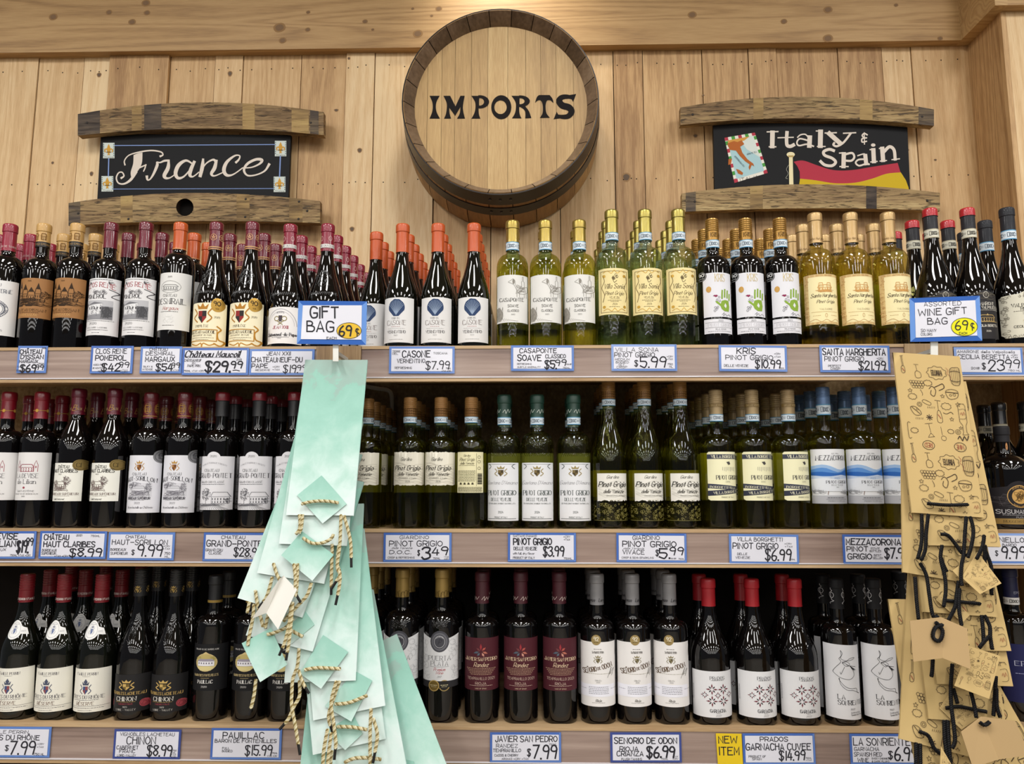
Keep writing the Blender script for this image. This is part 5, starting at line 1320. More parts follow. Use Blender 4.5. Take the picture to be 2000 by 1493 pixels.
def a(A):
    plate(A, -34, 1247, 35, 1350, '#4b2028'); c = DK('#d9bfa0'); w = DK('#c3a99a')
    for dx, dy, ang, L_, hx in ((0, 0, -90, 14, '#963238'), (2, 0, -40, 10, '#a85046'), (-1, 1, -140, 10, '#6c3a3c'), (-3, 2, 165, 12, '#4e5a66'), (3, 2, 20, 11, '#b06a58'), (-2, 4, 130, 8, '#56626e'), (2, 4, 60, 9, '#c08a7a')):
        t = math.radians(ang); x, y = dx, 1272 + dy
        A.p([(x, y), (x + L_ * .5 * math.cos(t) - 2.2 * math.sin(t), y + L_ * .5 * math.sin(t) + 2.2 * math.cos(t)), (x + L_ * math.cos(t), y + L_ * math.sin(t)), (x + L_ * .5 * math.cos(t) + 2.2 * math.sin(t), y + L_ * .5 * math.sin(t) - 2.2 * math.cos(t))], DK(hx), 2)
    A.t('JAVIER SAN PEDRO', 0, 1288.5, 6.4, c, w=60, st='R', wt=.15); A.t('Randez', 0, 1299.5, 8.4, c, w=28, st='I')
    for i in range(5): A.fine(-28 + i * 2, 28 - i * 2, 1307 + i * 2.9, 1, DK('#b09078'))
    A.t('TEMPRANILLO 2021', 0, 1326.5, 5, w, w=52, st='S', wt=.1); A.t('RIOJA', 0, 1336, 5, w, w=21, st='S', wt=.12); A.fine(-22, 22, 1340.5, .8, w); A.t('WINE OF SPAIN', 0, 1346, 2.4, c, w=22, st='S')
kind('javier', 'low', 1117, .0372, 'bord', 1228, 1200, RED, dict(col='#451620', y=1180, rough=.45, coat=.1, art=lambda A: [A.l([(x - 8, 1172), (x - 3, 1166), (x - 3, 1174), (x + 2, 1167), (x + 4, 1172), (x + 9, 1166)], .8, DK('#d8c4bc'), 1, smooth=True) for x in (-14, 8)]), a)
def a(A):
    plate(A, -35, 1254, 36, 1380, '#e6e3e1'); c = DK('#54504a'); b = DK('#5b4634'); g = DK('#8a8062')
    A.fine(-8, 8, 1268, .8, c); A.t('SANTIAGO DE PEPITO', 0, 1274, 4, c, w=22, st='R'); A.crest(0, 1288, 17, 17, g, g, DK('#5d553c'))
    A.t('SEÑORIO', -16, 1309, 9, b, w=26, st='B', rot=-14, wt=.13); A.t('DE', 2, 1305, 5, b, w=6, st='B', rot=-14); A.t('ODON', 17, 1300.5, 9, b, w=19, st='B', rot=-14, wt=.13); A.fine(-22, 28, 1316, .6, g)
    A.l([(18, 1324), (26, 1304), (22, 1318), (30, 1306), (26, 1320)], .6, c, smooth=True)
    A.t('CRIANZA', 0, 1329, 2.6, c, w=12, st='R'); A.t('2020', 0, 1333, 2.4, c, st='R'); A.r(-35, 1337, 30, 1361, DK('#e9e9f2'), 1)
    for i in range(5): A.fine(-18, 20, 1342 + i * 3.2, .9, DK('#64626e'))
    A.fine(-32, -22, 1346, .8, DK('#8d8b99')); A.fine(24, 34, 1346, .8, DK('#8d8b99'))
    A.t('Rioja', 0, 1368, 4.6, c, w=11, st='I', wt=.18); A.fine(-12, 13, 1372.5, .6, c)
def md(A): A.e(-3, 1250, 9.4, 10.2, paint('#a08a58', .45, .3), 2); A.t('92', -3, 1248, 7, DK('#f0ead8'), w=9, st='B', wt=.13, ly=4); A.fine(-8, 2, 1254.5, .8, DK('#4a3c20'), 3)
kind('senorio', 'low', 1120, .0375, 'bord', 1234, 1202, RED, dict(col='#8a898b', y=1182, rough=.4, metal=.2, art=lambda A: [A.t('Lorenzo', x, 1172, 6.4, DK('#2c2b2e'), w=20, st='I', ly=1) for x in (-14, 13)]), a, extra=[('medal', md)])
def a(A):
    plate(A, -39, 1310, 40, 1400, '#dedee0'); c = DK('#47464a'); r_ = DK('#743842'); k_ = DK('#3e383c')
    A.t('PRADOS', 4, 1323, 6, c, w=28, st='R'); A.fine(-8, 16, 1327.5, .8, c)
    for x, y, R0 in ((-7, 1345, 11), (15, 1345, 11), (-7, 1368, 11), (15, 1368, 11), (4, 1356.5, 7), (-20, 1356.5, 7), (28, 1356.5, 7)):
        for q in range(8):
            t = q * .785; L_ = R0 if q % 2 == 0 else R0 * .75
            dx, dy = math.cos(t), math.sin(t); wq = 1.5 if R0 > 8 else 1.0
            A.p([(x + dx * 2, y + dy * 2), (x + dx * L_ * .6 - dy * wq, y + dy * L_ * .6 + dx * wq), (x + dx * L_, y + dy * L_), (x + dx * L_ * .6 + dy * wq, y + dy * L_ * .6 - dx * wq)], r_ if q % 2 == 0 else k_, 2)
    for y in range(1340, 1370, 3): A.fine(-37, -36, y, 1.4, DK('#9a9a9e'))
    A.t('GARNACHA', 4, 1386.5, 6, c, w=30, st='R', wt=.18); A.t('VIÑA', 4, 1391.5, 2.4, c, w=8, st='R'); A.t('2022', 4, 1396, 3, c, w=10, st='I')
kind('prados', 'low', 1129, .042, 'burg', 1290, 1190, RED, dict(col='#a01822', y=1184, rough=.4, coat=.2), a)
def a(A):
    A.p([(-35, 1256), (36, 1259), (37, 1404), (-34, 1400)], DK('#dfdfe2'), 0); k_ = DK('#2f2e32')
    A.l([(-10, 1268), (-9, 1278), (-13, 1284), (-10, 1290), (-18, 1300), (-23, 1308), (-22, 1312), (-16, 1318), (-9, 1322), (5, 1324), (14, 1317), (13, 1308), (6, 1298)], .7, k_, smooth=True, n=4)
    A.l([(-10, 1268), (-7, 1274), (-10, 1284), (2, 1288), (14, 1285), (16, 1282), (6, 1284), (-2, 1290), (-8, 1290)], .7, k_, smooth=True)
    A.l([(-8, 1292), (-2, 1289), (6, 1294), (0, 1299), (-8, 1292), (-1, 1294), (4, 1298)], .7, k_, smooth=True); A.l([(-4, 1300), (-7, 1306), (-11, 1314), (-12, 1310)], .7, k_, smooth=True)
    A.p([(6, 1297), (20, 1307), (14, 1305), (17, 1309), (9, 1303)], k_, 2); A.l([(0, 1296), (8, 1298), (18, 1300)], .8, k_)
    A.l([(-14, 1322), (-12, 1334), (-2, 1344), (12, 1346), (24, 1352), (20, 1350), (18, 1342), (8, 1342), (-4, 1338), (-14, 1326), (-14, 1322)], .7, k_, smooth=True)
    A.t('LA', -18, 1358, 8.6, k_, w=12, st='R', al='l'); A.t('SONRIENTE', -18, 1369, 8.6, k_, w=49, st='R', al='l'); A.t('2022', 8, 1382, 3.2, k_, w=9, st='R'); A.t('GARNACHA', 4, 1388.5, 3, k_, w=20, st='S', al='l'); A.t('Spanish Red Wine', 4, 1392.5, 3, k_, w=23, st='R', al='l')
def ca(A):
    for x in (-15, 8, 30): A.l([(x + 1, 1143), (x, 1150), (x + 3, 1153), (x - 2, 1157), (x - 3, 1162), (x + 2, 1167), (x + 6, 1162), (x + 4, 1157), (x, 1158), (x + 2, 1170), (x + 6, 1172), (x - 2, 1176), (x - 1, 1178)], .8, DK('#cfcfd2'), 1, smooth=True)
kind('sonriente', 'low', 1128, .0372, 'bord', 1240, 1208, RED, dict(col='#1d1d1f', y=1188, rough=.5, coat=0, art=ca), a)
def a(A):
    plate(A, -34, 1262, 36, 1378, '#20224c'); A.t('EPICO', 0, 1300, 9, DK('#b9bcd0'), w=40, st='R'); A.fine(-20, 20, 1320, 1.4, DK('#8a8db0'))
kind('epico', 'low', 1110, .0375, 'bord', 1225, 1192, RED, dict(col='#181b44', y=1172, rough=.45, coat=.1, art=lambda A: A.t('EPICO', 6, 1160, 4.4, DK('#b9bcd0'), w=16, st='S', ly=1)), a, band=(1170, 1184, 'white'))

S = stock; K_ = KINDS_
S(K_['terme'], [-42, 22], 'crimson-capped red wine with ornate white label', 3, rots=[0, 0])
S(K_['issan'], [88, 153], 'tan-capped bottle with brown castle label', 3, rots=[0, -4])
S(K_['rene'], [219, 287], 'wine-red-capped bottle with grey house photo label', 3, rots=[0, -2])
S(K_['desmirail'], [354], 'orange-capped red bottle with plain white oval-emblem label', 3)
S(K_['maucoil'], [424, 494], 'embossed red bottle with cream crest label', 4)
S(K_['jean'], [568, 641], 'embossed crimson-capped bottle with crossed-keys label', 6)
S(K_['casone'], [736, 787, 856, 926], 'orange-capped bottle with blue shell label', [4, 6, 6, 6], deps=[.059, 0, 0, 0], cys=[448, 438, 438, 437], rots=[-14, -8, 0, 0])
S(K_['soave'], [1001, 1065, 1131], 'yellow white-wine bottle with sketched dog label', [3, 3, 2], rots=[0, 0, -8])
S(K_['sonia'], [1194, 1259, 1324], 'pale green bottle with cream ornamental label', 5)
S(K_['kris'], [1390, 1455, 1522], 'black bottle with green handprint label', 4, rots=[4, -2, 0])
S(K_['marg'], [1591, 1660, 1733], 'green-gold bottle with yellow villa label', [4, 3, 3], rots=[0, 2, 6])
S(K_['amarone'], [1816, 1889], 'red-topped black bottle with black gold-villa label', 3, rots=[0, 4])
S(K_['ripasso'], [1966], 'black-capped bottle with cream scrollwork label', 3, rots=[2])
S(K_['devise'], [20, 84], 'red bottle with pink chateau sketch label', 3, rots=[0, 0])
S(K_['claribes'], [156, 226], 'maroon-capped bottle with farmhouse label', 3)
S(K_['sorillon'], [297, 363], 'gold-banded red bottle with silver medal', 3)
S(K_['pontet'], [436, 508, 577], 'black-capped red bottle with arched white label', 3)
S(K_['giardino'], [719, 802, 862], 'cork-print-capped bottle with torn label', [5, 4, 4], cys=[764, 777, 777], deps=[.02, 0, 0], rots=[-12, 0, -4])
S(K_['giardino_back'], [921], 'cork-print-capped bottle turned to its barcode label', 3)
S(K_['amano'], [985, 1049, 1120], 'green-capped white wine with large white label', 2, rots=[-10, -2, 0])
S(K_['vivace'], [1188, 1257, 1327], 'slender white wine with bubble print', 4, rots=[4, 8, 4])
S(K_['borghetti'], [1397, 1467, 1537], 'beige-capped white wine with navy ribbon label', 4, rots=[10, 4, 18])
S(K_['mezza'], [1606, 1676, 1745], 'blue-capped white wine with blue wave label', 3, rots=[2, -2, 0])
S(K_['susu'], [1955], 'squat black bottle with round gold seal label', 1, deps=[.01])
S(K_['docg'], [1920, 1949, 2000], 'tall black bottle with pale tax band', 1, deps=[.19, .125, .11], cys=[783, 778, 778])
S(K_['perrin'], [55, 128, 202], 'red screw-cap bottle with neck medallion', 3)
S(K_['chinon'], [278, 347], 'black bottle with red roses on label', 2)
S(K_['pauillac'], [423, 497, 565], 'black-capped red bottle with gold oval chateau label', 2)
S(K_['puerta'], [727, 787, 864], 'gold-capped bottle with large grey medallion', 3, deps=[.05, 0, 0], rots=[0, 0, 0])
S(K_['javier'], [942, 1017, 1092], 'maroon-capped bottle with maroon grape-leaf label', 2)
S(K_['senorio'], [1165, 1234, 1306], 'grey-capped bottle with gold 92 medal', 3, rots=[-4, 4, -10])
S(K_['prados'], [1382, 1467, 1550], 'red-capped bottle with red tile-pattern label', 2, rots=[0, 6, 0])
S(K_['sonriente'], [1631, 1704, 1786], 'black-capped bottle with line-drawn face label', 2, deps=[0, 0, .065])
S(K_['epico'], [1970, 2038], 'blue-capped bottle with plain blue label', 1, deps=[.04, .04])


# ------------------------------------------------------------------ price tags on the shelf fronts
random.seed(5)
MK = paint('#2a2930', .6); PAPER = paint('#dcdce6', .4, 0, .3)
BLU = {'a': paint('#5c80c4', .45, 0, .3), 'b': paint('#3f66b4', .45, 0, .3), 'n': paint('#34468c', .45, 0, .3), 'l': paint('#86a2d8', .45, 0, .3)}
TAPE = paint('#2f5fb0', .5)
def lean(x, y, cy): return x + (x - 1000.0) * (y - cy) / 11900.0
def price_tag(x0, y0, x1, y1, blue, texts, label, m=4.5, yf=None, rot=0.0, lines=()):
    yf = yf or YLIP - .0006
    cx, cy = (x0 + x1) / 2, (y0 + y1) / 2
    c = P(cx, cy, yf)
    root = empty('price_tag', c)
    tag(root, label, 'price tag', 'handwritten price tags on the shelf fronts')
    cr, sr = math.cos(math.radians(rot)), math.sin(math.radians(rot))
    def fn(x, y, ly):
        dx, dy = x - cx, y - cy
        x, y = cx + dx * cr - dy * sr, cy + dx * sr + dy * cr
        w = P(lean(x, y, cy), y, yf)
        return (w.x - c.x, -.00022 * ly, w.z - c.z)
    def slab(a, b, c_, d, la, lb, mat, nm, art=None):
        mb = MB()
        q = [(a, b), (c_, b), (c_, d), (a, d)]
        mb.hexa([fn(x, y, la) for x, y in q][::-1], [fn(x, y, lb) for x, y in q][::-1], mat)
        if art: art.put(mb, lambda x, y, ly: fn(x, y, la + ly * .6))
        return mb.build(nm, root, smooth=False)
    A = Art()
    for s in range(4):          # strips of tape overlap at the corners
        e = [(x0, y0, x1, y0 + m), (x0, y1 - m, x1, y1), (x0, y0, x0 + m, y1), (x1 - m, y0, x1, y1)][s]
        A.r(e[0] + .8, e[1] + .8, e[2] - .8, e[3] - .8, BLU['a' if blue != 'n' else 'n'] if s % 2 else BLU[blue], 1 + s % 2)
    slab(x0, y0, x1, y1, 2, 0, BLU[blue], 'tape_border', A)
    A = Art()
    for t in texts:
        txt, x, y, h, w = t[:5]; st_ = t[5] if len(t) > 5 else 'H'; wt = t[6] if len(t) > 6 else None
        A.t(txt, x, y, h, MK, w=w, st=st_, wt=(wt or {'H': .13, 'B': .17, 'I': .12}[st_]) * 1.22, jit=.03)
    for (ax, ay, bx, by, w) in lines: A.l([(ax, ay), ((ax + bx) / 2, ay - .6), (bx, by)], w, MK, smooth=True)
    slab(x0 + m, y0 + m, x1 - m, y1 - m, 5, 4, PAPER, 'card', A)
B = 'B'
pt = price_tag
pt(34, 676, 92, 729, 'a', [('CHÂTEAU', 60, 687.5, 7.6, 42, B), ("D'ISSAN", 63, 697.5, 7.6, 44, B), ('MARGAUX', 57, 706.5, 5.6, 36, B), ('2020', 85, 680.5, 3, 8), ('$69', 57, 720, 13, 30, 'H', .17), ('99', 79, 718, 8.5, 15, 'H', .17), ('750ML', 82, 711, 3, 12), ('TAX', 40, 717, 3, 8), ('CRV', 39, 724, 3, 8)],
   'narrow blue-edged price tag reading $69.99 below the brown castle-label bottles')
pt(177, 676, 260, 730, 'b', [('CLOS RENE', 217, 686.5, 9, 60, B, .12), ('POMEROL', 217, 699.5, 9.5, 60, B, .14), ('AGED PRE', 194, 713, 3, 21), ('18 MONTHS', 193, 719.5, 3, 21), ('$42', 218, 718, 14, 36, 'H', .14), ('99', 243, 713.5, 10.5, 20, 'H', .13), ('750ML', 200, 726, 2.8, 14), ('+TAX', 244, 723.5, 2.6, 14), ('+CRV', 244, 727, 2.6, 14)],
   'blue-edged price tag reading $42.99 below the grey house photo labels')
pt(274, 677, 355, 730, 'a', [('CHÂTEAU', 309, 683, 5.5, 35), ('DESMIRAL', 313, 691, 7, 56, B, .12), ('MARGAUX', 313, 702, 9, 57, B, .14), ('SILKY &', 290, 716.5, 3, 18), ('INTENSE', 290, 722, 3, 19), ('$54', 322, 718, 13, 32, 'H', .15), ('99', 344, 714, 9, 16, 'H', .15), ('+TAX', 345, 723.5, 2.5, 12)],
   'blue-edged price tag reading $54.99 below the orange-capped red bottle')
pt(356, 680, 486, 733, 'b', [('Château Maucoil', 414, 692, 11.5, 106, 'I', .2), ('CHÂTEAUNEUF', 377, 704.5, 4.4, 33), ('DU', 379, 709.5, 3.4, 6), ('PAPE PRIV.', 380, 715, 4.4, 26), ('750ML +TAX +CRV', 380, 725, 3.2, 40), ('$29.', 426, 717, 19, 48, 'H', .16), ('99', 463, 713, 13, 22, 'H', .16), ('2019', 467, 703, 3.6, 10)],
   'wide blue-edged price tag reading $29.99 below the cream crest labels', lines=[(362, 699, 470, 699, .6), (456, 724, 469, 725, 1.6)])
pt(487, 682, 614, 733, 'a', [('JEAN XXII', 544, 691, 7, 46, 'H', .12), ('CHATEAUNEUF-DU', 541, 703, 9, 99, B, .13), ('PAPE', 508, 715, 8, 31, B, .14), ('RESERVE', 514, 723.5, 3.2, 28), ('+CRV', 540, 717, 3, 14), ('+TAX', 540, 722.5, 3, 14), ('$19.', 568, 721, 14, 28, 'H', .11), ('99', 590, 719, 10, 18, 'H', .12)],
   'blue-edged price tag half hidden by the mint gift bags, reading $19')
pt(760, 677, 888, 730, 'a', [('CASONE', 813, 692, 12, 54, B, .13), ('TERRE', 774, 687, 3.4, 15), ('DEL', 772, 691.5, 3.4, 11), ('TOSCANA', 860, 690.5, 3.6, 27), ('VERMENTINO', 803, 705.5, 7.5, 54, B, .12), ('REFRESHING', 788, 719, 3.8, 33), ('$7.99', 855, 714, 15, 46, 'H', .1), ('750ML', 876, 720, 2.8, 10), ('+TAX +CRV', 872, 725, 2.8, 18)],
   'blue-edged price tag reading $7.99 below the blue shell labels')
pt(998, 675, 1121, 725, 'a', [('CASAPONTE', 1051, 685.5, 8.5, 72, B, .14), ('SOAVE', 1034, 699.5, 11, 46, B, .14), ('CLASSICO', 1085, 696.5, 7, 39, B, .14), ('REFRESHING', 1024, 711.5, 3, 28), ('SUBTLE MINERALITY', 1033, 717.5, 3, 45), ('$5.', 1075, 712.5, 15, 22, 'H', .14), ('99', 1095, 709, 11, 21, 'H', .14), ('+TAX +CRV', 1111, 712, 2.6, 10), ('750ML', 1106, 719, 2.8, 14)],
   'blue-edged price tag reading $5.99 below the sketched dog labels')
pt(1194, 673, 1322, 725, 'l', [('VILLA SONIA', 1244, 683.5, 7.5, 84, 'H', .1), ('PINOT GRIGIO', 1239, 693.5, 8.5, 78, 'H', .12), ('MEDIUM', 1215, 702.5, 4, 28), ('BODIED', 1215, 708, 4, 25), ('YET', 1213, 713, 3.6, 12), ('CRISP', 1214, 717.5, 4, 20), ('$', 1242, 710, 11, 6), ('5.99', 1275, 708, 20, 50, 'H', .1), ('+CRV', 1308, 697, 3, 12), ('+TAX', 1308, 702, 3, 11), ('750', 1308, 712, 3.6, 10), ('ML', 1310, 717, 3.2, 7)],
   'light blue-edged price tag reading $5.99 below the pale green bottles')
pt(1404, 675, 1537, 726, 'a', [('KRIS', 1457, 686, 11, 36, 'H', .13), ('PINOT GRIGIO', 1463, 699, 8.5, 92, B, .12), ('DELLE VENEZIE', 1437, 715, 4.2, 47), ('$10.99', 1499, 711.5, 15.5, 49, 'H', .12), ('+CRV', 1518, 691, 3, 12), ('+TAX', 1518, 697, 3, 12), ('750ML', 1526, 719, 2.4, 10)],
   'blue-edged price tag reading $10.99 below the green handprint labels', rot=.6)
pt(1601, 675, 1738, 728, 'a', [('SANTA MARGHERITA', 1668, 688, 12, 122, B, .14), ('PINOT GRIGIO', 1648, 701.5, 9, 76, 'H', .12), ('PERFECT', 1629, 715.5, 3.8, 25), ('CRISP', 1630, 721, 3.8, 18), ('$21.99', 1702, 714.5, 16, 52, 'H', .12), ('+CRV', 1718, 700, 3, 13), ('+TAX', 1718, 704, 3, 13), ('750ML', 1727, 722.5, 2.4, 9)],
   'blue-edged price tag reading $21.99 below the yellow villa labels', rot=.4)
pt(1864, 679, 1998, 732, 'l', [('AMARONE della Valpolicella', 1926, 687.5, 5, 112, 'H', .11), ('CECILIA BERETTA', 1921, 697.5, 8, 100, B, .11), ('2018', 1903, 720, 4, 16), ('$', 1920, 716, 11, 6), ('23', 1944, 714.5, 20, 30, 'H', .1), ('99', 1976, 710.5, 16, 28, 'H', .1), ('+CRV', 1981, 694, 3, 13), ('+TAX', 1981, 698.5, 3, 13), ('.750 ML', 1978, 724, 3, 26)],
   'light blue-edged price tag reading $23.99 at the right end of the top shelf', rot=.4)
pt(-50, 1038, 70, 1092, 'b', [('LA DEVISE', -4, 1048, 11, 76, B, .16), ('DE LILIAN', -4, 1062.5, 11, 70, B, .16), ('BORDEAUX', -10, 1074, 4.6, 46), ('$19.', 45, 1068, 22, 22, 'H', .12), ('99', 58, 1058.5, 14, 13, 'H', .13), ('750ML +TAX +CRV', 42, 1085, 3.4, 40)],
   'blue-edged price tag reading $19.99 cut off at the left edge, middle shelf')
pt(77, 1038, 208, 1092, 'b', [('CHÂTEAU', 110, 1050, 9.5, 48, B, .16), ('2021', 154, 1046, 3.6, 11), ('750ML.', 186, 1047, 3.4, 19), ('HAUT CLARIBES', 136, 1063.5, 10, 100, B, .16), ('BORDEAUX', 98, 1075.5, 4.6, 28), ('SUPERIEUR', 97, 1081.5, 4.6, 28), ('+TAX +CRV', 122, 1086.5, 3.4, 27), ('$8.99', 169, 1079.5, 15, 62, 'H', .14)],
   'blue-edged price tag reading $8.99 below the farmhouse labels', rot=.3)
pt(211, 1040, 341, 1095, 'a', [('CHATEAU', 264, 1049, 5.5, 38), ('HAUT-SORILLON', 273, 1059.5, 9, 108, 'H', .12), ('BORDEAUX', 232, 1074, 4.6, 30), ('SUPERIEUR', 234, 1081.5, 4.6, 33), ('$', 261, 1079, 9, 5), ('9.99', 294, 1076, 21, 48, 'H', .1), ('+CRV', 326, 1067, 3, 13), ('+TAX', 326, 1072, 3, 13), ('750', 328, 1081, 4.4, 11), ('ML', 328, 1087.5, 3.8, 9)],
   'blue-edged price tag reading $9.99 below the gold-banded estate-label bottles', rot=.3)
pt(397, 1041, 534, 1097, 'b', [('CHATEAU', 455, 1050, 6, 46), ('GRAND-PONTET', 463, 1062, 11, 118, B, .13), ('GRAND CRU', 419, 1075, 4.6, 33), ('CLASSE', 421, 1081, 4.6, 24), ('$28.99', 485, 1079, 16, 54, 'H', .12), ('750 ML', 487, 1090, 3, 20)],
   'blue-edged price tag reading $28 partly hidden by the mint bags, middle shelf', rot=.4)
pt(749, 1041, 882, 1098, 'b', [('GIARDINO', 809, 1050, 6, 56, B, .12), ('PINOT GRIGIO', 812, 1062, 10, 103, B, .12), ('delle Venezie', 785, 1070.5, 4.4, 40, 'I'), ('D.O.C.', 782, 1079, 6.5, 42, 'H', .14), ('CRISP & REFRESHING', 784, 1089.5, 3.4, 52), ('$', 818, 1080, 10, 4), ('3', 832, 1081, 22, 15, 'H', .13), ('.49', 857, 1077, 15, 35, 'H', .13), ('750ML', 853, 1091, 3.4, 14), ('+TAX', 872, 1088, 2.6, 9), ('+CRV', 872, 1092, 2.6, 9)],
   'blue-edged price tag reading $3.49 below the torn cream labels')
pt(992, 1041, 1125, 1098, 'b', [('GAETANO D\'AMANO', 1025, 1047.5, 3.6, 46), ('PINOT GRIGIO', 1040, 1058.5, 12, 74, B, .15), ('DELLE VENEZIE', 1026, 1072, 6, 45, 'H', .13), ('with full, dry flavor', 1023, 1081.5, 4, 42), ('PRODUCT OF ITALY', 1023, 1090, 4, 42), ('$3.99', 1081, 1077, 18, 40, 'H', .12), ('+CRV', 1107, 1048.5, 3.4, 13), ('+TAX', 1107, 1054, 3.4, 12), ('750ML', 1109, 1091, 3.4, 16)],
   'blue-edged price tag reading $3.99 below the green-capped bottles', rot=.3)
pt(1204, 1042, 1341, 1099, 'b', [('GIARDINO', 1262, 1051, 7.5, 52, B, .12), ('PINOT GRIGIO', 1268, 1063, 10.5, 104, B, .13), ('delle Venezie', 1237, 1071.5, 3.6, 40, 'I'), ('VIVACE', 1237, 1079, 8, 42, B, .12), ('CRISP & SEMI-SPARKLING', 1245, 1090, 3.2, 62), ('$', 1283, 1080, 11, 5), ('5.', 1297, 1081, 18, 20, 'H', .13), ('99', 1321, 1077, 14, 26, 'H', .13), ('+TAX +CRV', 1314, 1091, 2.6, 12), ('750ML', 1330, 1091.5, 2.6, 11)],
   'blue-edged price tag reading $5.99 below the bubble-print bottles', rot=.5)
pt(1424, 1044, 1560, 1102, 'a', [('VILLA BORGHETTI', 1484, 1054, 7, 88, 'H', .12), ('PINOT GRIGIO', 1475, 1067, 11, 88, 'H', .12), ('DELLE', 1449, 1083, 4, 19), ('VENEZIE', 1450, 1090, 4, 28), ('$6.99', 1519, 1084, 20, 50, 'H', .11), ('+CRV', 1539, 1062, 3, 14), ('+TAX', 1540, 1067.5, 3, 15), ('750ML', 1547, 1092.5, 2.6, 10)],
   'blue-edged price tag reading $6.99 below the navy ribbon labels', rot=.7)
pt(1646, 1045, 1782, 1103, 'b', [('MEZZACORONA', 1706, 1059, 11.5, 106, B, .15), ('PINOT', 1674, 1073, 9, 41, B, .15), ('GRIGIO', 1678, 1087.5, 10, 46, B, .15), ('ESTATE', 1709, 1072, 3.6, 17), ('BOTTLED', 1709, 1077, 3.6, 22), ('BEST', 1713, 1085, 3.6, 14), ('SELLER', 1713, 1090.5, 3.6, 19), ('$7.99', 1750, 1081, 19, 46, 'H', .12)],
   'blue-edged price tag reading $7 partly hidden by the tan bags, middle shelf', rot=.5)
pt(1890, 1042, 2024, 1101, 'l', [('SUSUMANIELLO', 1948, 1055, 9, 104, B, .12), ('BARDO', 1971, 1065, 5, 27), ('$', 1945, 1081, 9, 5), ('9.99', 1978, 1080, 21, 46, 'H', .11), ('+TAX', 2008, 1064, 3, 12)],
   'light blue-edged price tag reading $9.99 right of the tan gift bags', rot=.4)
pt(-38, 1420, 99, 1480, 'a', [('FAMILLE PERRIN', 10, 1430, 6, 88, 'H', .1), ('CÔTES DU RHÔNE', 20, 1441, 9, 114, B, .13), ('$', 15, 1461, 10, 6), ('7.99', 46, 1461, 24, 48, 'H', .1), ('+CRV', 80, 1453, 3, 13), ('+TAX', 80, 1459, 3, 13), ('750 ML', 79, 1473, 4, 20)],
   'blue-edged price tag reading $7.99 at the left end of the bottom shelf', rot=.4)
pt(222, 1425, 353, 1483, 'n', [('VIGNOBLES LACHETEAU', 287, 1434.5, 6, 106, 'H', .11), ('CHINON', 276, 1447, 14, 56, B, .1), ('CABERNET', 250, 1460.5, 6.5, 42, 'H', .13), ('FRANC', 250, 1468, 6, 30, 'H', .13), ('LOIRE-VALLEY', 249, 1476, 3.8, 36), ('$8.99', 313, 1466.5, 20, 48, 'H', .11), ('750', 342, 1466, 3, 8), ('ML', 342, 1470, 3, 6), ('+TAX', 341, 1474, 2.6, 9), ('+CRV', 341, 1478, 2.6, 10)],
   'dark blue-edged price tag reading $8.99 below the red-rose black labels', rot=.4)
pt(412, 1423, 550, 1484, 'b', [('PAUILLAC', 475, 1436.5, 11, 80, B, .13), ('BARON DE FONTENILLES', 480, 1447.5, 6.5, 120, B, .14), ('FULL', 442, 1462, 4, 14), ('BODIED', 445, 1467.5, 4, 20), ('$15.99', 506, 1465.5, 19, 52, 'H', .1), ('750ML', 538, 1471, 3, 11), ('+TAX +CRV', 533, 1476.5, 3, 20)],
   'blue-edged price tag reading $15.99 below the gold oval chateau labels', rot=.4)
pt(707, 1431, 844, 1490, 'b', [('PUERTA PLATA', 776, 1444, 10, 116, B, .13), ('$4.99', 806, 1470, 20, 54, 'H', .11), ('750ML', 834, 1484, 3, 12)],
   'blue-edged price tag mostly behind the mint bags at the bottom', rot=.4)
pt(957, 1431, 1096, 1490, 'b', [('JAVIER SAN PEDRO', 1028, 1443.5, 11, 120, B, .12), ('RANDEZ', 990, 1457, 6.5, 42, 'H', .12), ('TEMPRANILLO', 990, 1466, 6, 54, 'H', .13), ('CASSIS & CHERRY', 989, 1475.5, 4.2, 46), ('AROMAS +CRV +TAX', 1006, 1482.5, 3.4, 52), ('750ML', 1080, 1454.5, 3.4, 16), ('$', 1033, 1470, 13, 6), ('7.99', 1064, 1469, 25, 46, 'H', .1)],
   'blue-edged price tag reading $7.99 below the maroon grape-leaf labels')
pt(1192, 1431, 1331, 1490, 'n', [('SENORIO DE ODON', 1261, 1447, 11, 122, B, .14), ('RIOJA', 1228, 1463, 8.5, 36, 'H', .14), ('CRIANZA', 1230, 1472.5, 9, 51, 'H', .14), ('PLUSH TANNINS', 1233, 1483, 4, 40), ('$6.99', 1290, 1469, 21, 54, 'H', .13), ('750ML', 1297, 1482.5, 3, 14), ('+TAX', 1318, 1478, 2.8, 11), ('+CRV', 1318, 1482.5, 2.8, 11)],
   'navy-edged price tag reading $6.99 below the 92-medal bottles')
pt(1451, 1433, 1592, 1494, 'b', [('PRADOS', 1512, 1444, 8.5, 54, B, .14), ('GARNACHA CUVEE', 1520, 1459, 12, 126, B, .13), ('PRODUCT OF', 1478, 1478, 4, 33), ('SPAIN', 1477, 1483, 4, 18), ('$14.99', 1546, 1476, 17, 50, 'H', .12), ('750ML', 1578, 1481, 2.8, 12), ('+TAX', 1578, 1485, 2.6, 11)],
   'blue-edged price tag reading $14.99 beside the yellow note')
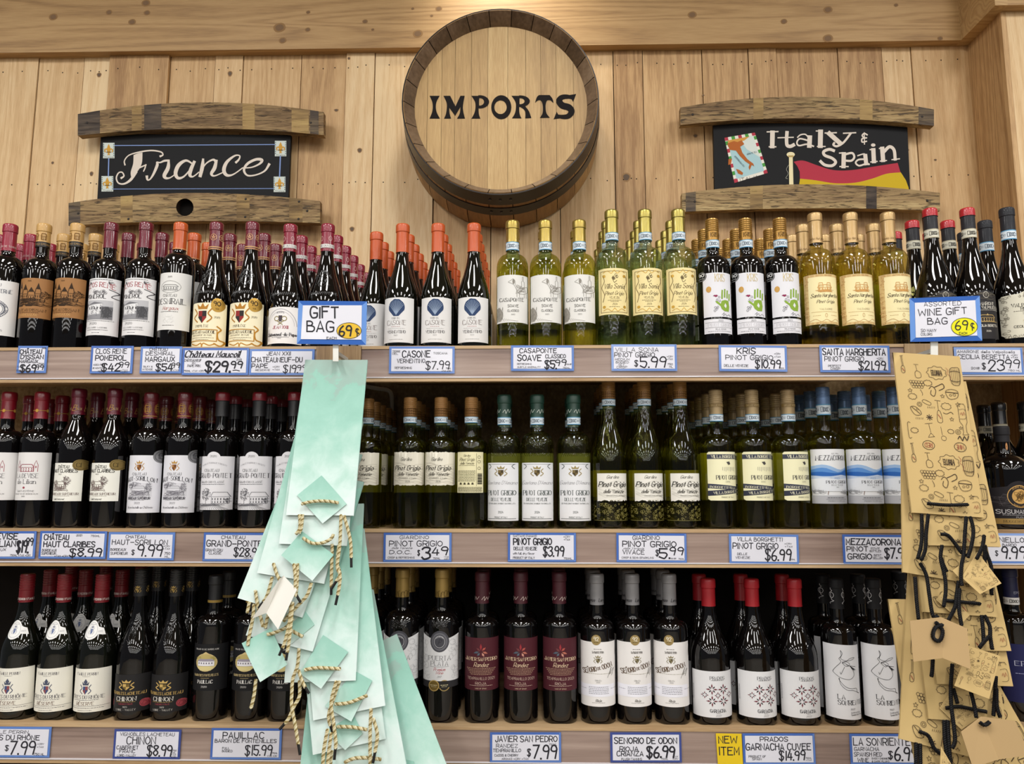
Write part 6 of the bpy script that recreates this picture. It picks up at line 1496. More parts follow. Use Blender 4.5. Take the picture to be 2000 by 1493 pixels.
pt(1660, 1434, 1798, 1494, 'b', [('LA SONRIENTE', 1722, 1449, 14, 110, B, .1), ('GARNACHA', 1692, 1463.5, 7, 48, 'H', .11), ('SPANISH RED', 1694, 1474, 7.5, 54, 'H', .11), ('WINE', 1684, 1485, 7.5, 21, 'H', .12), ('SWEET CHERRIES', 1718, 1482, 3.2, 34), ('& DARK PLUMS', 1718, 1487.5, 3.2, 34), ('$', 1738, 1475, 14, 7), ('6.99', 1768, 1473, 25, 44, 'H', .1)],
   'blue-edged price tag reading $6.99 partly hidden by the tan bags, bottom shelf', rot=.3)
# yellow note
c = P(1424, 1463, YLIP - .0010); mb = MB()
def fn(x, y, ly):
    w = P(lean(x, y, 1463), y, YLIP - .0010); return (w.x - c.x, -.0003 * ly, w.z - c.z)
q = [(1399, 1433), (1449, 1434), (1450, 1495), (1401, 1494)]
mb.hexa([fn(x, y, 2) for x, y in q][::-1], [fn(x, y, -2) for x, y in q][::-1], paint('#e3c21e', .5, 0, .3))
A = Art(); A.t('NEW', 1422, 1445.5, 13, MK, w=36, st='B', wt=.15, jit=.03); A.t('ITEM', 1424, 1467.5, 15, MK, w=38, st='B', wt=.14, jit=.03)
A.put(mb, lambda x, y, ly: fn(x, y, 2.6))
o_ = mb.build('shelf_note', smooth=False, loc=c); tag(o_, 'yellow card reading NEW ITEM on the bottom shelf front', 'sign')

# ------------------------------------------------------------------ gift bag signs on their clips
ACR = None
def acrylic():
    m, nt, b = mat_new('clear_acrylic')
    b.inputs['Base Color'].default_value = (1, 1, 1, 1); b.inputs['Roughness'].default_value = .03
    b.inputs['Transmission Weight'].default_value = 1; b.inputs['IOR'].default_value = 1.3
    return m
ACR = acrylic()
CLIP = paint('#c9c8c0', .4)
def bag_sign(quad, inner, texts, oval, ot, label, hook, yf=1.60):
    cx = sum(p[0] for p in quad) / 4; cy = sum(p[1] for p in quad) / 4
    c = P(cx, cy, yf); root = empty('shelf_sign', c); tag(root, label, 'sign')
    def fn(x, y, ly):
        w = P(x, y, yf); return (w.x - c.x, -.0003 * ly, w.z - c.z)
    def grow(q, d): return [(x + (d if x > cx else -d), y + (d if y > cy else -d)) for x, y in q]
    mb = MB(); mb.hexa([fn(x, y, 2) for x, y in quad][::-1], [fn(x, y, -1) for x, y in quad][::-1], paint('#5b8cd4', .4, 0, .4))
    A = Art()
    for e in range(4):
        a, b = quad[e], quad[(e + 1) % 4]; a2, b2 = inner[e], inner[(e + 1) % 4]
        A.p([a, b, b2, a2], [TAPE, paint('#5b8cd4', .4, 0, .4)][e % 2], 1)
    A.put(mb, lambda x, y, ly: fn(x, y, 2.6)); mb.build('tape_border', root, smooth=False)
    mb = MB(); mb.hexa([fn(x, y, 5) for x, y in inner][::-1], [fn(x, y, 4) for x, y in inner][::-1], PAPER)
    A = Art()
    for t in texts: A.t(t[0], t[1], t[2], t[3], MK, w=t[4], st='B', wt=t[5], jit=.03, rot=t[6] if len(t) > 6 else 0)
    ox, oy, rx, ry, col = oval
    A.e(ox, oy, rx, ry, paint(col, .5), 1, 32); A.o(ox, oy, rx, ry, 1.0, MK, 2, 32)
    for t in ot: A.t(t[0], t[1], t[2], t[3], MK, w=t[4], st='B', wt=t[5], ly=3)
    A.put(mb, lambda x, y, ly: fn(x, y, 5 + ly * .7)); mb.build('card', root, smooth=False)
    x0, y0, x1, y1 = hook
    mb = MB()
    pts = [P((x0 + x1) / 2, y0 - 6, yf + .003), P((x0 + x1) / 2, (y0 + y1) / 2 - 8, yf + .004), P((x0 + x1) / 2, y1 - 8, yf - .002), P((x0 + x1) / 2, y1 + 2, yf - .016)]
    hw = (x1 - x0) / 2 * yf / FPX
    prev = None
    for p in pts:
        p = p - c
        cur = [(p.x - hw, p.y, p.z), (p.x + hw, p.y, p.z), (p.x + hw, p.y + .0025, p.z), (p.x - hw, p.y + .0025, p.z)]
        if prev:
            for i in range(4): mb.face([prev[i], prev[(i + 1) % 4], cur[(i + 1) % 4], cur[i]], CLIP)
        else: mb.face(cur, CLIP)
        prev = cur
    mb.face(prev[::-1], CLIP)
    p = P((x0 + x1) / 2, (y0 + y1) / 2, yf) - c
    mb.box((p.x - .004, p.y + .003, p.z - .004), (p.x + .004, YLIP - .003 - c.y, p.z + .004), CLIP)
    mb.build('clip', root, smooth=False)
bag_sign([(583, 588), (717, 589), (715, 674), (580, 672)], [(592, 597), (707, 597), (706, 664), (588, 663)],
         [('GIFT', 634, 611, 21, 54, .14), ('BAG', 626, 638, 20, 52, .13), ('EACH', 648, 661, 4.2, 19, .17)], (682, 646.5, 24.5, 16, '#e0b838'), [('69', 675, 647, 19, 24, .16), ('¢', 698, 648, 14, 6, .14)],
         'blue-edged sign reading GIFT BAG 69¢ clipped above the mint gift bags', (650, 674, 661, 704))
bag_sign([(1776, 583), (1913, 578), (1918, 666), (1778, 668)], [(1786, 592), (1904, 587), (1908, 656), (1788, 660)],
         [('ASSORTED', 1840, 593.5, 8, 72, .1, -2), ('WINE GIFT', 1840, 609, 12.5, 94, .12, -3), ('BAG', 1830, 627.5, 12, 38, .13, -2), ('SO MANY', 1813, 646, 5.5, 30, .12), ('COLORS', 1809, 653.5, 4.8, 22, .12)], (1882.5, 639, 26, 18, '#e4e01e'), [('69', 1877, 636, 17, 24, .12), ('¢', 1898, 637, 14, 6, .12), ('EACH', 1880, 651.5, 4.2, 15, .16)],
         'blue-edged sign reading ASSORTED WINE GIFT BAG clipped above the tan bags', (1818, 667, 1832, 702))
# ------------------------------------------------------------------ hanging gift bags
random.seed(21)
TILT = .26
def bagplane(i, kraft=False): return (1.545 if not kraft else 1.515) + .0075 * i
def plane_c(c): return c
def watercolour():
    m, nt, b = mat_new('mint_watercolour_paper'); L = nt.links
    uv = N(nt, 'ShaderNodeTexCoord')
    at = N(nt, 'ShaderNodeAttribute', attribute_name='wash')
    ti = N(nt, 'ShaderNodeObjectInfo')
    off = N(nt, 'ShaderNodeVectorMath', operation='SCALE'); off.inputs[0].default_value = (3.1, 7.7, 5.3)
    L.new(ti.outputs['Random'], off.inputs['Scale'])
    ad = N(nt, 'ShaderNodeVectorMath', operation='ADD'); L.new(uv.outputs['Object'], ad.inputs[0]); L.new(off.outputs[0], ad.inputs[1])
    n1 = N(nt, 'ShaderNodeTexNoise'); n1.inputs['Scale'].default_value = 20; n1.inputs['Detail'].default_value = 8; n1.inputs['Roughness'].default_value = .62; n1.inputs['Distortion'].default_value = .3
    L.new(ad.outputs[0], n1.inputs['Vector'])
    n2 = N(nt, 'ShaderNodeTexNoise'); n2.inputs['Scale'].default_value = 60; n2.inputs['Detail'].default_value = 3
    L.new(ad.outputs[0], n2.inputs['Vector'])
    v = math_node(nt, 'ADD', at.outputs['Fac'], math_node(nt, 'MULTIPLY', math_node(nt, 'SUBTRACT', n1.outputs['Fac'], .5), .75))
    v = math_node(nt, 'ADD', v, math_node(nt, 'MULTIPLY', math_node(nt, 'SUBTRACT', n2.outputs['Fac'], .5), .05), clamp=True)
    cr = ramp(nt, [(0, '#d4e2df'), (.16, '#c8ded8'), (.34, '#acd0c4'), (.56, '#93c3b4'), (.80, '#87b9a9'), (.83, '#8eaea3'), (1, '#8fa69d')])
    L.new(v, cr.inputs[0]); L.new(cr.outputs[0], b.inputs['Base Color'])
    b.inputs['Roughness'].default_value = .55
    return m
MINT = watercolour(); MINT2 = paint('#9ccbba', .6); WHITEP = paint('#dedcd4', .6)
KRAFT = paint('#c0a570', .75); KRAFT2 = paint('#b0946a', .8)
BW, BL_ = .134, .335
def bag_mesh(name, mat, art=None):
    """flat folded bag hung upside down; origin at the middle of its open lower edge, z up, front at -y"""
    mb = MB()
    w, t = BW / 2, .0022
    nx, nz = 6, 10
    def fy(u, v): return -t - .0010 * math.sin(math.pi * u) * math.sin(math.pi * v)
    for s in (1, -1):
        for i in range(nx):
            for j in range(nz):
                q = []
                for a, b in ((i, j), (i + 1, j), (i + 1, j + 1), (i, j + 1)):
                    u, v = a / nx, b / nz
                    q.append((-w + 2 * w * u, fy(u, v) * s, BL_ * v))
                mb.face(q if s > 0 else q[::-1], mat)
    for sx in (-1, 1):          # side gusset folds in
        for j in range(nz):
            z0, z1 = BL_ * j / nz, BL_ * (j + 1) / nz
            mb.face([(sx * w, -t, z0), (sx * (w - .012), 0, z0), (sx * (w - .012), 0, z1), (sx * w, -t, z1)], mat)
            mb.face([(sx * (w - .012), 0, z0), (sx * w, t, z0), (sx * w, t, z1), (sx * (w - .012), 0, z1)], mat)
    mb.face([(-w, -t, BL_), (w, -t, BL_), (w, t, BL_), (-w, t, BL_)], mat)
    if art: art.put(mb, lambda x, y, ly: (x, -t - .0013 - .00008 * ly, y))
    me = mb.mesh(name, angle=25)
    wash = me.attributes.new('wash', 'FLOAT', 'POINT')
    wash.data.foreach_set('value', [max(0, min(1, v.co.z / BL_)) * .95 for v in me.vertices])
    return me
PT = Matrix(((1, 0, 0), (0, 1, TILT), (0, 0, 1)))
def on(px, py, c): return Ptilt(px, py, c, TILT)
NRM = Vector((0, 1, -TILT)).normalized()
UPV = Vector((0, TILT, 1)).normalized()
def place_bag(name, mesh, bl, br, c, label, group):
    a, b = on(*bl, c), on(*br, c)
    o = link(name, mesh)
    mid = (a + b) / 2; ax = (b - a).normalized(); up = NRM.cross(ax) * -1
    if up.z < 0: up = -up
    R = Matrix((ax, NRM, up)).transposed().to_4x4(); R.translation = mid
    o.matrix_world = R
    tag(o, label, 'gift bag', group)
    return o
def child_world(name, mb, parent, smooth=True, angle=40):
    """mesh given in world coordinates, hung under parent"""
    inv = parent.matrix_world.inverted()
    me = mb.mesh(name, smooth, angle)
    o = bpy.data.objects.new(name, me); COL.objects.link(o)
    c = sum((Vector(v.co) for v in me.vertices), Vector()) / len(me.vertices)
    me.transform(Matrix.Translation(-c))
    o.parent = parent; o.matrix_parent_inverse = inv
    o.location = c
    return o
def rope(parent, pts, c, cols, rad=.0035, tip=None, off=.007):
    W = [on(x, y, c - off) for x, y in pts]
    # even resampling of a smooth course
    q = [Vector(p) for p in catmull([tuple(p) for p in W], 10)]
    out = [q[0]]; step = .0016; acc = 0
    for a, b in zip(q, q[1:]):
        d = (b - a).length; s = step - acc
        while s <= d and d > 0:
            out.append(a + (b - a) * (s / d)); s += step
        acc = d - (s - step)
    mb = MB(); ph0 = random.uniform(0, 6)
    up = NRM
    for k in range(3):
        st_ = []
        for i, p in enumerate(out):
            t = (out[min(i + 1, len(out) - 1)] - out[max(i - 1, 0)])
            if t.length < 1e-9: continue
            t.normalize(); a = t.cross(up)
            if a.length < .05: a = Vector((1, 0, 0))
            a.normalize(); b = t.cross(a)
            ang = ph0 + k * 2.0944 + i * step / .0105 * 6.2832
            st_.append(p + (a * math.cos(ang) + b * math.sin(ang)) * rad * .48)
        if len(st_) > 1: mb.tube(st_, rad * .56, cols[k], 5)
    if tip:
        d = (out[-1] - out[max(0, len(out) - 6)]).normalized()
        mb.tube([out[-1] - d * .004, out[-1] + d * tip], rad * .72, paint('#191716', .5), 8)
    return child_world('rope_handle', mb, parent)
def card(parent, quad, c, mat, off=.004, th=.0010, art=None, fold=None, name='gift_tag', bend=None):
    """quad in photo pixels laid on the bag's plane"""
    mb = MB()
    f = [on(x, y, c - off - (bend[i] if bend else 0)) for i, (x, y) in enumerate(quad)]
    b = [p + NRM * th for p in f]
    # rounded outline, in true size
    mb.hexa([tuple(p) for p in f], [tuple(p) for p in b], mat)
    if art:
        def fn(u, v, ly):
            p = f[0] * (1 - u) * (1 - v) + f[1] * u * (1 - v) + f[2] * u * v + f[3] * (1 - u) * v
            return tuple(p - NRM * .0002 * (1 + ly))
        art.put(mb, fn)
    o = child_world(name, mb, parent, smooth=False)
    at = o.data.attributes.new('wash', 'FLOAT', 'POINT')
    zs = [v.co.z for v in o.data.vertices]; z0, z1 = min(zs), max(zs)
    at.data.foreach_set('value', [.12 + .62 * (z - z0) / (z1 - z0 + 1e-6) for z in zs])
    return o
GOLD = [paint('#d3caa8', .5), paint('#c4b88f', .5), paint('#8c7a4c', .55)]
BLACKR = [paint('#0b0a0c', .6), paint('#0f0e11', .6), paint('#080709', .6)]
gmesh = bag_mesh('gift_bag', MINT)
gb = {}
GG = 'mint gift bags hanging in a fan'
for k, (bl, br, lab) in enumerate([
    ((558, 1007), (692, 1008), 'frontmost mint watercolour gift bag hanging straight from the clip'),
    ((546, 1063), (677, 1067), 'second mint gift bag, just below the frontmost, with a tilted tag'),
    ((503, 1120), (633, 1141), 'third mint gift bag down, leaning slightly to the left'),
    ((465, 1169), (590, 1207), 'mint gift bag swung farthest to the left of the fan'),
    ((482, 1242), (610, 1273), 'mint gift bag behind the crossed gold ropes, leaning left'),
    ((560, 1334), (691, 1330), 'upright mint gift bag in the middle of the fan with centred tag'),
    ((617, 1407), (748, 1380), 'mint gift bag leaning right, its tag held by a slanting rope'),
    ((617, 1474), (748, 1445), 'low mint gift bag leaning right near the bottom of the fan'),
    ((662, 1549), (790, 1512), 'lowest mint gift bag, its rope handle at the photo bottom edge'),
    ((574, 1700), (705, 1703), 'dark mint gift bag hanging straight at the lower left of the fan'),
    ((682, 1632), (803, 1582), 'mint gift bag with slanted left edge seen behind the lower bags'),
    ((779, 1650), (900, 1588), 'mint gift bag swung farthest to the right at the bottom'),
]):
    gb[k] = place_bag('gift_bag', gmesh, bl, br, bagplane(k), lab, GG)
def R_(b, pts, tip=None, off=.008): rope(gb[b], pts, bagplane(b), GOLD, tip=tip, off=off)
R_(0, [(589, 985), (604, 981), (625, 979), (645, 980), (662, 983)], off=.012)
R_(0, [(585, 1006), (586, 1020), (585, 1034), (578, 1044)], off=.008)
R_(0, [(591, 1006), (590, 1020), (588, 1034), (584, 1042)], off=.009)
R_(0, [(666, 1006), (664, 1062), (659, 1106), (664, 1123), (663, 1144), (659, 1165)], tip=.018)
R_(0, [(672, 1008), (684, 1054), (686, 1092)], tip=.018)
R_(0, [(662, 1066), (659, 1100), (664, 1122), (657, 1136)], tip=.018, off=.004)
R_(1, [(592, 1051), (608, 1061), (629, 1061), (646, 1053), (651, 1044)], off=.016)
R_(2, [(534, 1101), (541, 1123), (547, 1135)], off=.010)
R_(1, [(574, 1102), (577, 1131), (576, 1158), (580, 1165)], tip=.014, off=.016)
R_(1, [(581, 1102), (580, 1144), (577, 1165)], off=.013)
R_(1, [(649, 1064), (648, 1106), (647, 1149)], tip=.014, off=.005)
R_(2, [(532, 1128), (522, 1163), (514, 1176)], tip=.014, off=.005)
R_(2, [(608, 1140), (600, 1163), (585, 1180), (566, 1200), (553, 1215)], off=.012)
R_(3, [(499, 1154), (503, 1182), (511, 1213), (514, 1226)], off=.008)
R_(3, [(487, 1177), (483, 1198)], off=.004)
R_(3, [(496, 1181), (494, 1207), (486, 1247), (484, 1262)], off=.005)
R_(2, [(568, 1180), (566, 1211), (557, 1253), (551, 1268)], tip=.014, off=.02)
R_(2, [(572, 1177), (566, 1242), (561, 1276)], tip=.014, off=.022)
R_(4, [(522, 1240), (537, 1236), (558, 1226), (573, 1208)], off=.016)
R_(4, [(567, 1231), (578, 1237), (591, 1244)], off=.014)
R_(3, [(524, 1200), (518, 1228)], off=.005)
R_(4, [(500, 1328), (496, 1360), (490, 1385)], tip=.012, off=.004)
R_(4, [(584, 1268), (581, 1301), (572, 1327), (570, 1356), (570, 1381), (577, 1419), (583, 1456)], tip=.018)
R_(4, [(583, 1310), (591, 1333), (597, 1344)], tip=.013, off=.014)
R_(4, [(585, 1330), (585, 1360), (574, 1381), (564, 1404), (556, 1414)], tip=.013, off=.006)
R_(5, [(595, 1309), (621, 1305), (666, 1307)], off=.013)
R_(5, [(663, 1331), (652, 1364), (642, 1398), (646, 1420)], tip=.014, off=.012)
R_(5, [(657, 1331), (647, 1373), (652, 1415), (656, 1450), (655, 1464)], tip=.018, off=.018)
R_(6, [(654, 1376), (682, 1373), (717, 1359)], off=.013)
R_(7, [(658, 1420), (688, 1421), (717, 1426)], off=.013)
R_(6, [(725, 1385), (723, 1430), (723, 1490), (722, 1530)], off=.012)
R_(6, [(729, 1404), (737, 1436), (732, 1472)], tip=.018, off=.016)
R_(8, [(673, 1490), (692, 1482), (719, 1481), (744, 1484)], off=.013)
R_(5, [(640, 1425), (632, 1471), (630, 1530)], off=.02)
R_(5, [(647, 1432), (640, 1493), (639, 1540)], off=.017)
R_(7, [(648, 1467), (645, 1500), (646, 1540)], off=.009)
def T_(b, quad, mat=MINT, off=.005, **k): return card(gb[b], quad, bagplane(b), mat, off=off, **k)
T_(0, [(580, 968), (628, 929), (677, 985), (630, 1023)])
T_(1, [(549, 1085), (590, 1038), (652, 1084), (610, 1135)], off=.009)
t3 = T_(3, [(546, 1131), (554, 1125), (520, 1198), (492, 1209)], WHITEP, off=.024, bend=[.008, 0, 0, .014])
t3['label'] = 'folded tag showing its white inside'
T_(3, [(554, 1125), (580, 1152), (543, 1230), (520, 1198)], WHITEP, off=.024, bend=[0, .012, .012, 0])['label'] = 'folded tag showing its white inside'
T_(4, [(472, 1257), (529, 1227), (561, 1299), (508, 1333)], off=.012)
T_(4, [(568, 1259), (553, 1234), (596, 1194), (614, 1221)], off=.004)
T_(5, [(585, 1316), (631, 1241), (680, 1274), (627, 1346)], off=.007)
T_(6, [(634, 1380), (693, 1311), (727, 1330), (686, 1410)], off=.006)
T_(7, [(636, 1428), (690, 1396), (708, 1434), (674, 1466)], off=.006)
T_(11, [(774, 1480), (808, 1488), (830, 1560), (780, 1550)], off=.005)

# ---- kraft bags printed with doodles
INKK, INKR = paint('#3a2c20', .7), paint('#96503c', .7)
def doodles(A, X, Y, S, only=None):
    """one repeat of the printed pattern; X,Y = its lower left, S = metres per drawing unit (118 x 175 units)"""
    def T(pts): return [(X + x * S, Y + (175 - y) * S) for x, y in pts]
    def L(pts, w=1.0, m=INKK, sm=True): A.l(T(pts), w * .78 * S, m, 1, smooth=sm and len(pts) > 2, n=3, cap=False)
    def star(x, y, r): L([(x + (r if k % 2 == 0 else r * .45) * math.sin(k * .628), y - (r if k % 2 == 0 else r * .45) * math.cos(k * .628)) for k in range(11)], .8, INKK, False)
    def cloud(x, y, r, n=9, m=INKK): L([(x + r * (1 + .18 * (k % 2)) * math.cos(k * 3.1416 / n), y + r * .75 * (1 + .2 * (k % 2)) * math.sin(k * 3.1416 / n)) for k in range(2 * n + 1)], .9, m)
    def circ(x, y, r, m=INKK): L([(x + r * math.cos(k * .785), y + r * math.sin(k * .785)) for k in range(9)], .8, m)
    # upside-down glasses and bottle outlines
    L([(9, 5), (15, 4)], .9); L([(11, 5), (12, 25)], .8); L([(13, 5), (14, 25)], .8); L([(10, 27), (15, 26), (16, 38), (10, 39), (10, 27)], .9); L([(11, 30), (15, 36)], 1.6, INKR)
    L([(33, 21), (42, 21)], .9); L([(37, 22), (38, 34)], .8); L([(34, 38), (38, 34), (44, 38), (44, 47), (35, 48), (34, 38)], .9)
    cloud(74, 36, 16); 
    for k in range(7): L([(64 + k * 3, 30), (65 + k * 3, 43)], 1.1)
    L([(92, 24), (96, 30), (93, 36), (99, 42), (97, 50)], .8, INKR)
    # barrel
    L([(104, 24), (118, 22), (126, 24), (128, 40), (126, 55), (114, 59), (104, 56), (102, 40), (104, 24)], 1.1) if False else None
    L([(100, 26), (108, 23), (116, 24), (117, 40), (114, 57), (106, 59), (100, 56), (98, 40), (100, 26)], 1.1)
    for k in range(5): L([(102 + k * 3.2, 26), (101.5 + k * 3.4, 40), (102 + k * 2.8, 56)], .7)
    L([(99, 32), (108, 30), (117, 32)], 1.2); L([(99, 50), (108, 52), (116, 50)], 1.2)
    # grapes, leaf, cork, cheese
    for k in range(14): circ(24 + (k % 5) * 5 + (k // 5) * 2.2, 57 + (k // 5) * 5, 2.7)
    L([(40, 72), (43, 80), (42, 84)], .9); cloud(55, 58, 7); star(21, 75, 4.2); cloud(24, 87, 7)
    L([(56, 70), (62, 64), (68, 72), (64, 84), (58, 80), (60, 72)], 1.3); L([(66, 66), (74, 62), (82, 58), (84, 66), (74, 72)], 1.6); star(79, 83, 4)
    L([(86, 72), (98, 68), (108, 72), (106, 84), (94, 88), (88, 84), (86, 72)], 1); L([(86, 74), (108, 75)], 1.6); circ(94, 80, 2); circ(101, 79, 2.4)
    L([(44, 92), (56, 98), (53, 103), (41, 97), (44, 92)], .9); [L([(50 + k * 3, 105), (49 + k * 3, 109)], .7) for k in range(5)]
    circ(35, 102, 4.4); circ(35, 102, 2.2); star(105, 98, 4.6)
    L([(18, 108), (26, 107), (34, 114), (36, 122), (26, 124), (20, 117), (18, 108)], 1); L([(20, 108), (34, 121)], 1.2); circ(30, 112, 1.8); [L([(26 + k * 3, 128), (25 + k * 3, 132)], .7) for k in range(5)]
    for k in range(8): L([(50, 127), (50 + 6 * math.cos(k * .785), 127 + 6 * math.sin(k * .785))], 1.6)
    L([(63, 92), (74, 93)], .9); L([(68, 93), (68, 112)], .8); L([(66, 114), (71, 114), (73, 134), (64, 134), (66, 114)], .9); A.t('RED', *T([(68.5, 124)])[0], 5 * S, INKR, w=6 * S, st='S', rot=180) if False else L([(66, 120), (71, 128)], 1.8, INKR)
    cloud(83, 103, 8); L([(76, 116), (82, 118), (90, 114), (94, 118)], 1.2); star(90, 128, 4)
    # tall bottle upside down
    L([(108, 74 + 20), (116, 94), (117, 118), (116, 136), (113, 142), (113, 156), (108, 156)], .9) if False else None
    L([(108, 138), (104, 132), (104, 100), (107, 96), (115, 96), (117, 100), (117, 132), (114, 139), (114, 152), (117, 156), (106, 157), (108, 152), (108, 138)], .9, INKK, False); L([(105, 108), (116, 107), (116, 124), (105, 126)], .7); L([(107, 118), (109, 113), (111, 119), (113, 112), (115, 118)], .8, INKR)
    circ(98, 152, 4.6); circ(98, 152, 2)
    # glass outline and words
    L([(40, 140), (54, 138)], .9); L([(47, 140), (49, 158)], .8); L([(43, 166), (55, 164)], .9); L([(44, 165), (49, 158), (54, 164)], .8)
    L([(68, 144), (69, 160)], .8); circ(71, 166, 4.5); cloud(85, 152, 5); star(104, 144, 3.4)
    L([(96, 166), (100, 160), (104, 168), (108, 160), (112, 167), (116, 158)], 2.0)
    cloud(20, 154, 6); L([(14, 140), (9, 140), (9, 168), (14, 168)], .9)
def bag_art():
    A = Art(); S = BW / 124
    for k in (0, 1):
        X, Y = -BW / 2 + .002, BL_ - (k + 1) * 175 * S - .002
        if Y < -.06: continue
        B2 = Art(); doodles(B2, X, Y, S)
        A.T += [t for t in B2.T if all(.003 < q[1] < BL_ - .003 and abs(q[0]) < BW / 2 - .002 for q in t[0])]
        for (x, y, w, tx, m) in ((34 + 8, 6, 20, 'RED', INKR), (98, 6, 22, 'WINE', INKR)):
            px, py = X + x * S, Y + (175 - y) * S
            if py < BL_ - .012 and py > .02:
                B3 = Art(); B3.o(px, py, 11 * S, 9 * S, .9 * S, INKK, 1, 16)
                # printed upside down
                B4 = Art(); B4.t(tx, 0, 0, 8 * S, m, w=13 * S, st='S', wt=.12)
                B3.T += [(tuple((px - q[0], py + q[1]) for q in t[0]), t[1], t[2]) for t in B4.T]
                A.T += B3.T
        px, py = X + 74 * S, Y + (175 - 36) * S
        if py > .02:
            B4 = Art(); B4.t('WHITE', 0, 0, 9 * S, INKK, w=19 * S, st='S', wt=.12)
            A.T += [(tuple((px - q[0], py + q[1]) for q in t[0]), t[1], t[2]) for t in B4.T]
    return A
kmesh = bag_mesh('gift_bag', KRAFT, bag_art())
kb = {}
KG = 'tan doodle-print gift bags hanging in a fan'
for k, (bl, br, lab) in enumerate([
    ((1780, 1002), (1921, 1012), 'frontmost tan doodle-print gift bag hanging straight from the clip'),
    ((1814, 1066), (1952, 1069), 'second tan gift bag, its lower right corner beside the black seal bottle'),
    ((1767, 1119), (1902, 1142), 'tan doodle-print gift bag leaning left across the middle price strip'),
    ((1805, 1196), (1943, 1206), 'tan gift bag with a black rope straight across, below the curled tag'),
    ((1832, 1272), (1970, 1272), 'tan gift bag behind the plain open tag, lower right corner showing'),
    ((1836, 1337), (1971, 1341), 'pale tan gift bag behind the square patterned tag'),
    ((1819, 1405), (1957, 1416), 'tan gift bag with a lopsided tag near the bottom of the stack'),
    ((1766, 1446), (1897, 1480), 'tan doodle-print gift bag swung left at the bottom price strip'),
    ((1806, 1560), (1944, 1562), 'lowest tan gift bag running off the photo bottom'),
    ((1938, 1600), (2064, 1544), 'tan doodle-print gift bag swung farthest to the right'),
]):
    kb[k] = place_bag('gift_bag', kmesh, bl, br, bagplane(k, True), lab, KG)
def K__(b, pts, tip=None, off=.008): rope(kb[b], pts, bagplane(b, True), BLACKR, rad=.0036, tip=tip, off=off)
K__(0, [(1812, 984), (1850, 987), (1892, 986)], off=.011)
K__(0, [(1800, 1005), (1800, 1058), (1792, 1093)]); K__(0, [(1813, 1005), (1809, 1040), (1807, 1074), (1799, 1095)], off=.010)
K__(0, [(1887, 1010), (1884, 1050), (1882, 1084), (1878, 1105), (1877, 1132), (1879, 1145)], off=.008)
K__(0, [(1895, 1010), (1901, 1037), (1897, 1067), (1890, 1090)], off=.010)
K__(1, [(1838, 1044), (1851, 1046), (1865, 1062), (1878, 1080), (1888, 1086)], off=.011)
K__(1, [(1840, 1066), (1837, 1091), (1845, 1125), (1847, 1154), (1843, 1186)], off=.012)
K__(1, [(1838, 1090), (1843, 1105), (1849, 1117)], off=.008)
K__(1, [(1922, 1046), (1919, 1067), (1907, 1093)], off=.026); K__(1, [(1920, 1066), (1928, 1085), (1936, 1110), (1936, 1150), (1937, 1164)], off=.006); K__(1, [(1924, 1066), (1923, 1100)], off=.008)
K__(2, [(1797, 1101), (1809, 1124), (1815, 1163), (1822, 1203), (1832, 1203)], off=.010)
K__(2, [(1787, 1128), (1790, 1172), (1794, 1210)], off=.004)
K__(3, [(1843, 1173), (1872, 1176), (1915, 1180)], off=.013)
K__(2, [(1872, 1136), (1868, 1165), (1865, 1186), (1852, 1213)], off=.012); K__(2, [(1874, 1150), (1873, 1189), (1878, 1222)], off=.014)
K__(3, [(1917, 1203), (1920, 1232), (1921, 1258)], off=.008); K__(3, [(1923, 1203), (1933, 1224), (1934, 1245), (1938, 1270)], off=.010); K__(3, [(1932, 1244), (1922, 1254), (1912, 1267)], off=.014)
K__(4, [(1827, 1216), (1834, 1222), (1841, 1234), (1837, 1250), (1829, 1252), (1822, 1243), (1826, 1228), (1834, 1223), (1842, 1221)], off=.052)
K__(4, [(1822, 1288), (1821, 1305), (1819, 1323)], off=.01)
K__(5, [(1860, 1298), (1857, 1342), (1858, 1381), (1863, 1420), (1865, 1448), (1859, 1463)], off=.014); K__(5, [(1862, 1346), (1870, 1375)], off=.01)
K__(6, [(1848, 1384), (1872, 1381), (1900, 1386), (1927, 1391)], off=.013)
K__(5, [(1896, 1352), (1903, 1380), (1907, 1404)], off=.02)
K__(5, [(1945, 1322), (1943, 1358), (1940, 1399)], off=.008); K__(5, [(1946, 1345), (1947, 1380), (1954, 1403)], off=.011)
K__(7, [(1796, 1430), (1813, 1438), (1825, 1463), (1842, 1476)], off=.011)
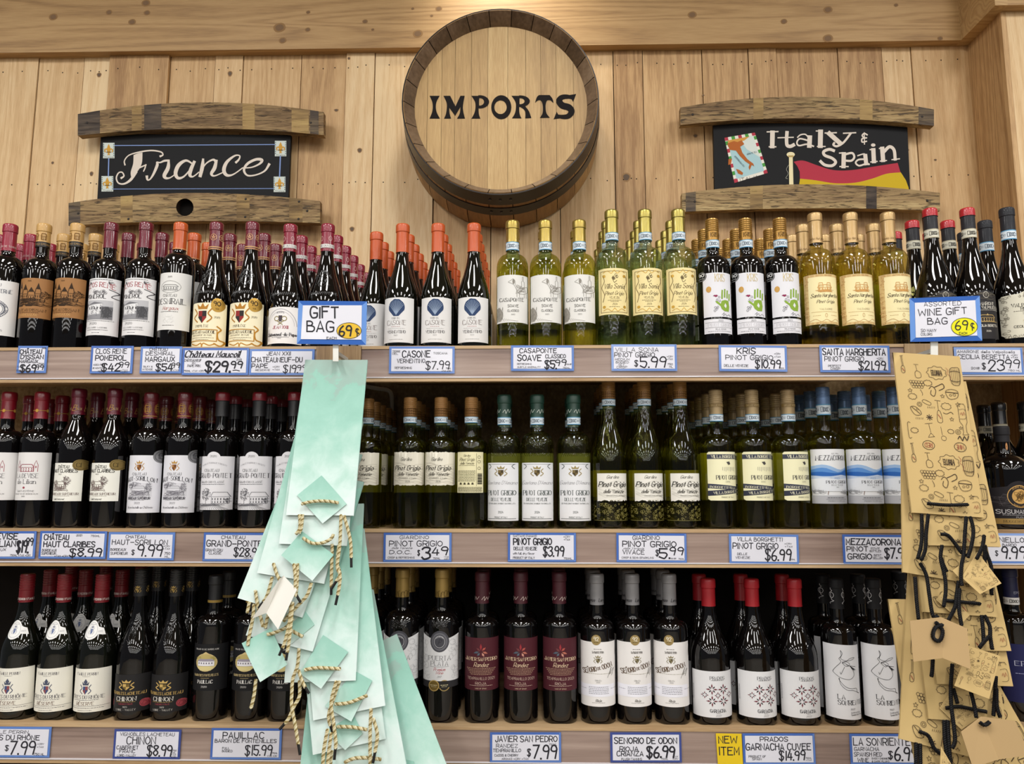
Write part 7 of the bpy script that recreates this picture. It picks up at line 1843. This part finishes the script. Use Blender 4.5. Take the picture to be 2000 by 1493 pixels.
K__(6, [(1844, 1408), (1845, 1443), (1850, 1484), (1851, 1520)], off=.010); K__(6, [(1851, 1408), (1853, 1450), (1857, 1500)], off=.012)
K__(7, [(1789, 1452), (1789, 1520)], off=.004); K__(7, [(1797, 1454), (1798, 1520)], off=.004)
def small(seed):
    A = Art(); random.seed(seed)
    B2 = Art(); doodles(B2, 0.02, .02, .0084 * .96)
    A.T = [(tuple((q[0] * .97, q[1] * .66) for q in t[0]), t[1], t[2]) for t in B2.T]
    A.T = [t for t in A.T if all(.03 < q[0] < .97 and .03 < q[1] < .97 for q in t[0])]
    return A
def KT(b, quad, mat=KRAFT, art=None, off=.006, **k): return card(kb[b], quad, bagplane(b, True), mat, off=off, art=art, **k)
KT(1, [(1909, 1078), (1956, 1140), (1914, 1161), (1878, 1128)], art=small(1), off=.016, bend=[0, .02, .008, 0])
KT(1, [(1860, 1115), (1875, 1104), (1900, 1095), (1878, 1134)], off=.013)
KT(3, [(1828, 1172), (1845, 1152), (1894, 1202), (1880, 1217)], art=small(2), off=.008)
KT(4, [(1777, 1213), (1838, 1206), (1841, 1286), (1784, 1293)], KRAFT2, off=.046, bend=[.01, 0, 0, .01]); KT(4, [(1838, 1206), (1889, 1228), (1896, 1308), (1841, 1286)], KRAFT2, off=.046, bend=[0, .012, .012, 0])
KT(4, [(1892, 1262), (1954, 1282), (1932, 1366), (1864, 1340)], art=small(3), off=.034)
KT(6, [(1835, 1384), (1852, 1358), (1926, 1392), (1878, 1426)], art=small(4), off=.006)
KT(6, [(1916, 1400), (1951, 1484), (1900, 1500), (1877, 1430)], KRAFT2, off=.028, bend=[0, 0, .012, .012]); KT(6, [(1916, 1400), (1983, 1409), (2012, 1476), (1951, 1484)], KRAFT2, off=.028, bend=[0, .014, .014, 0])
rope(kb[6], [(1914, 1412), (1923, 1417), (1933, 1411)], bagplane(6, True), BLACKR, rad=.0036, off=.036)
KT(7, [(1838, 1459), (1858, 1493), (1850, 1540), (1834, 1530)], art=small(5), off=.03)
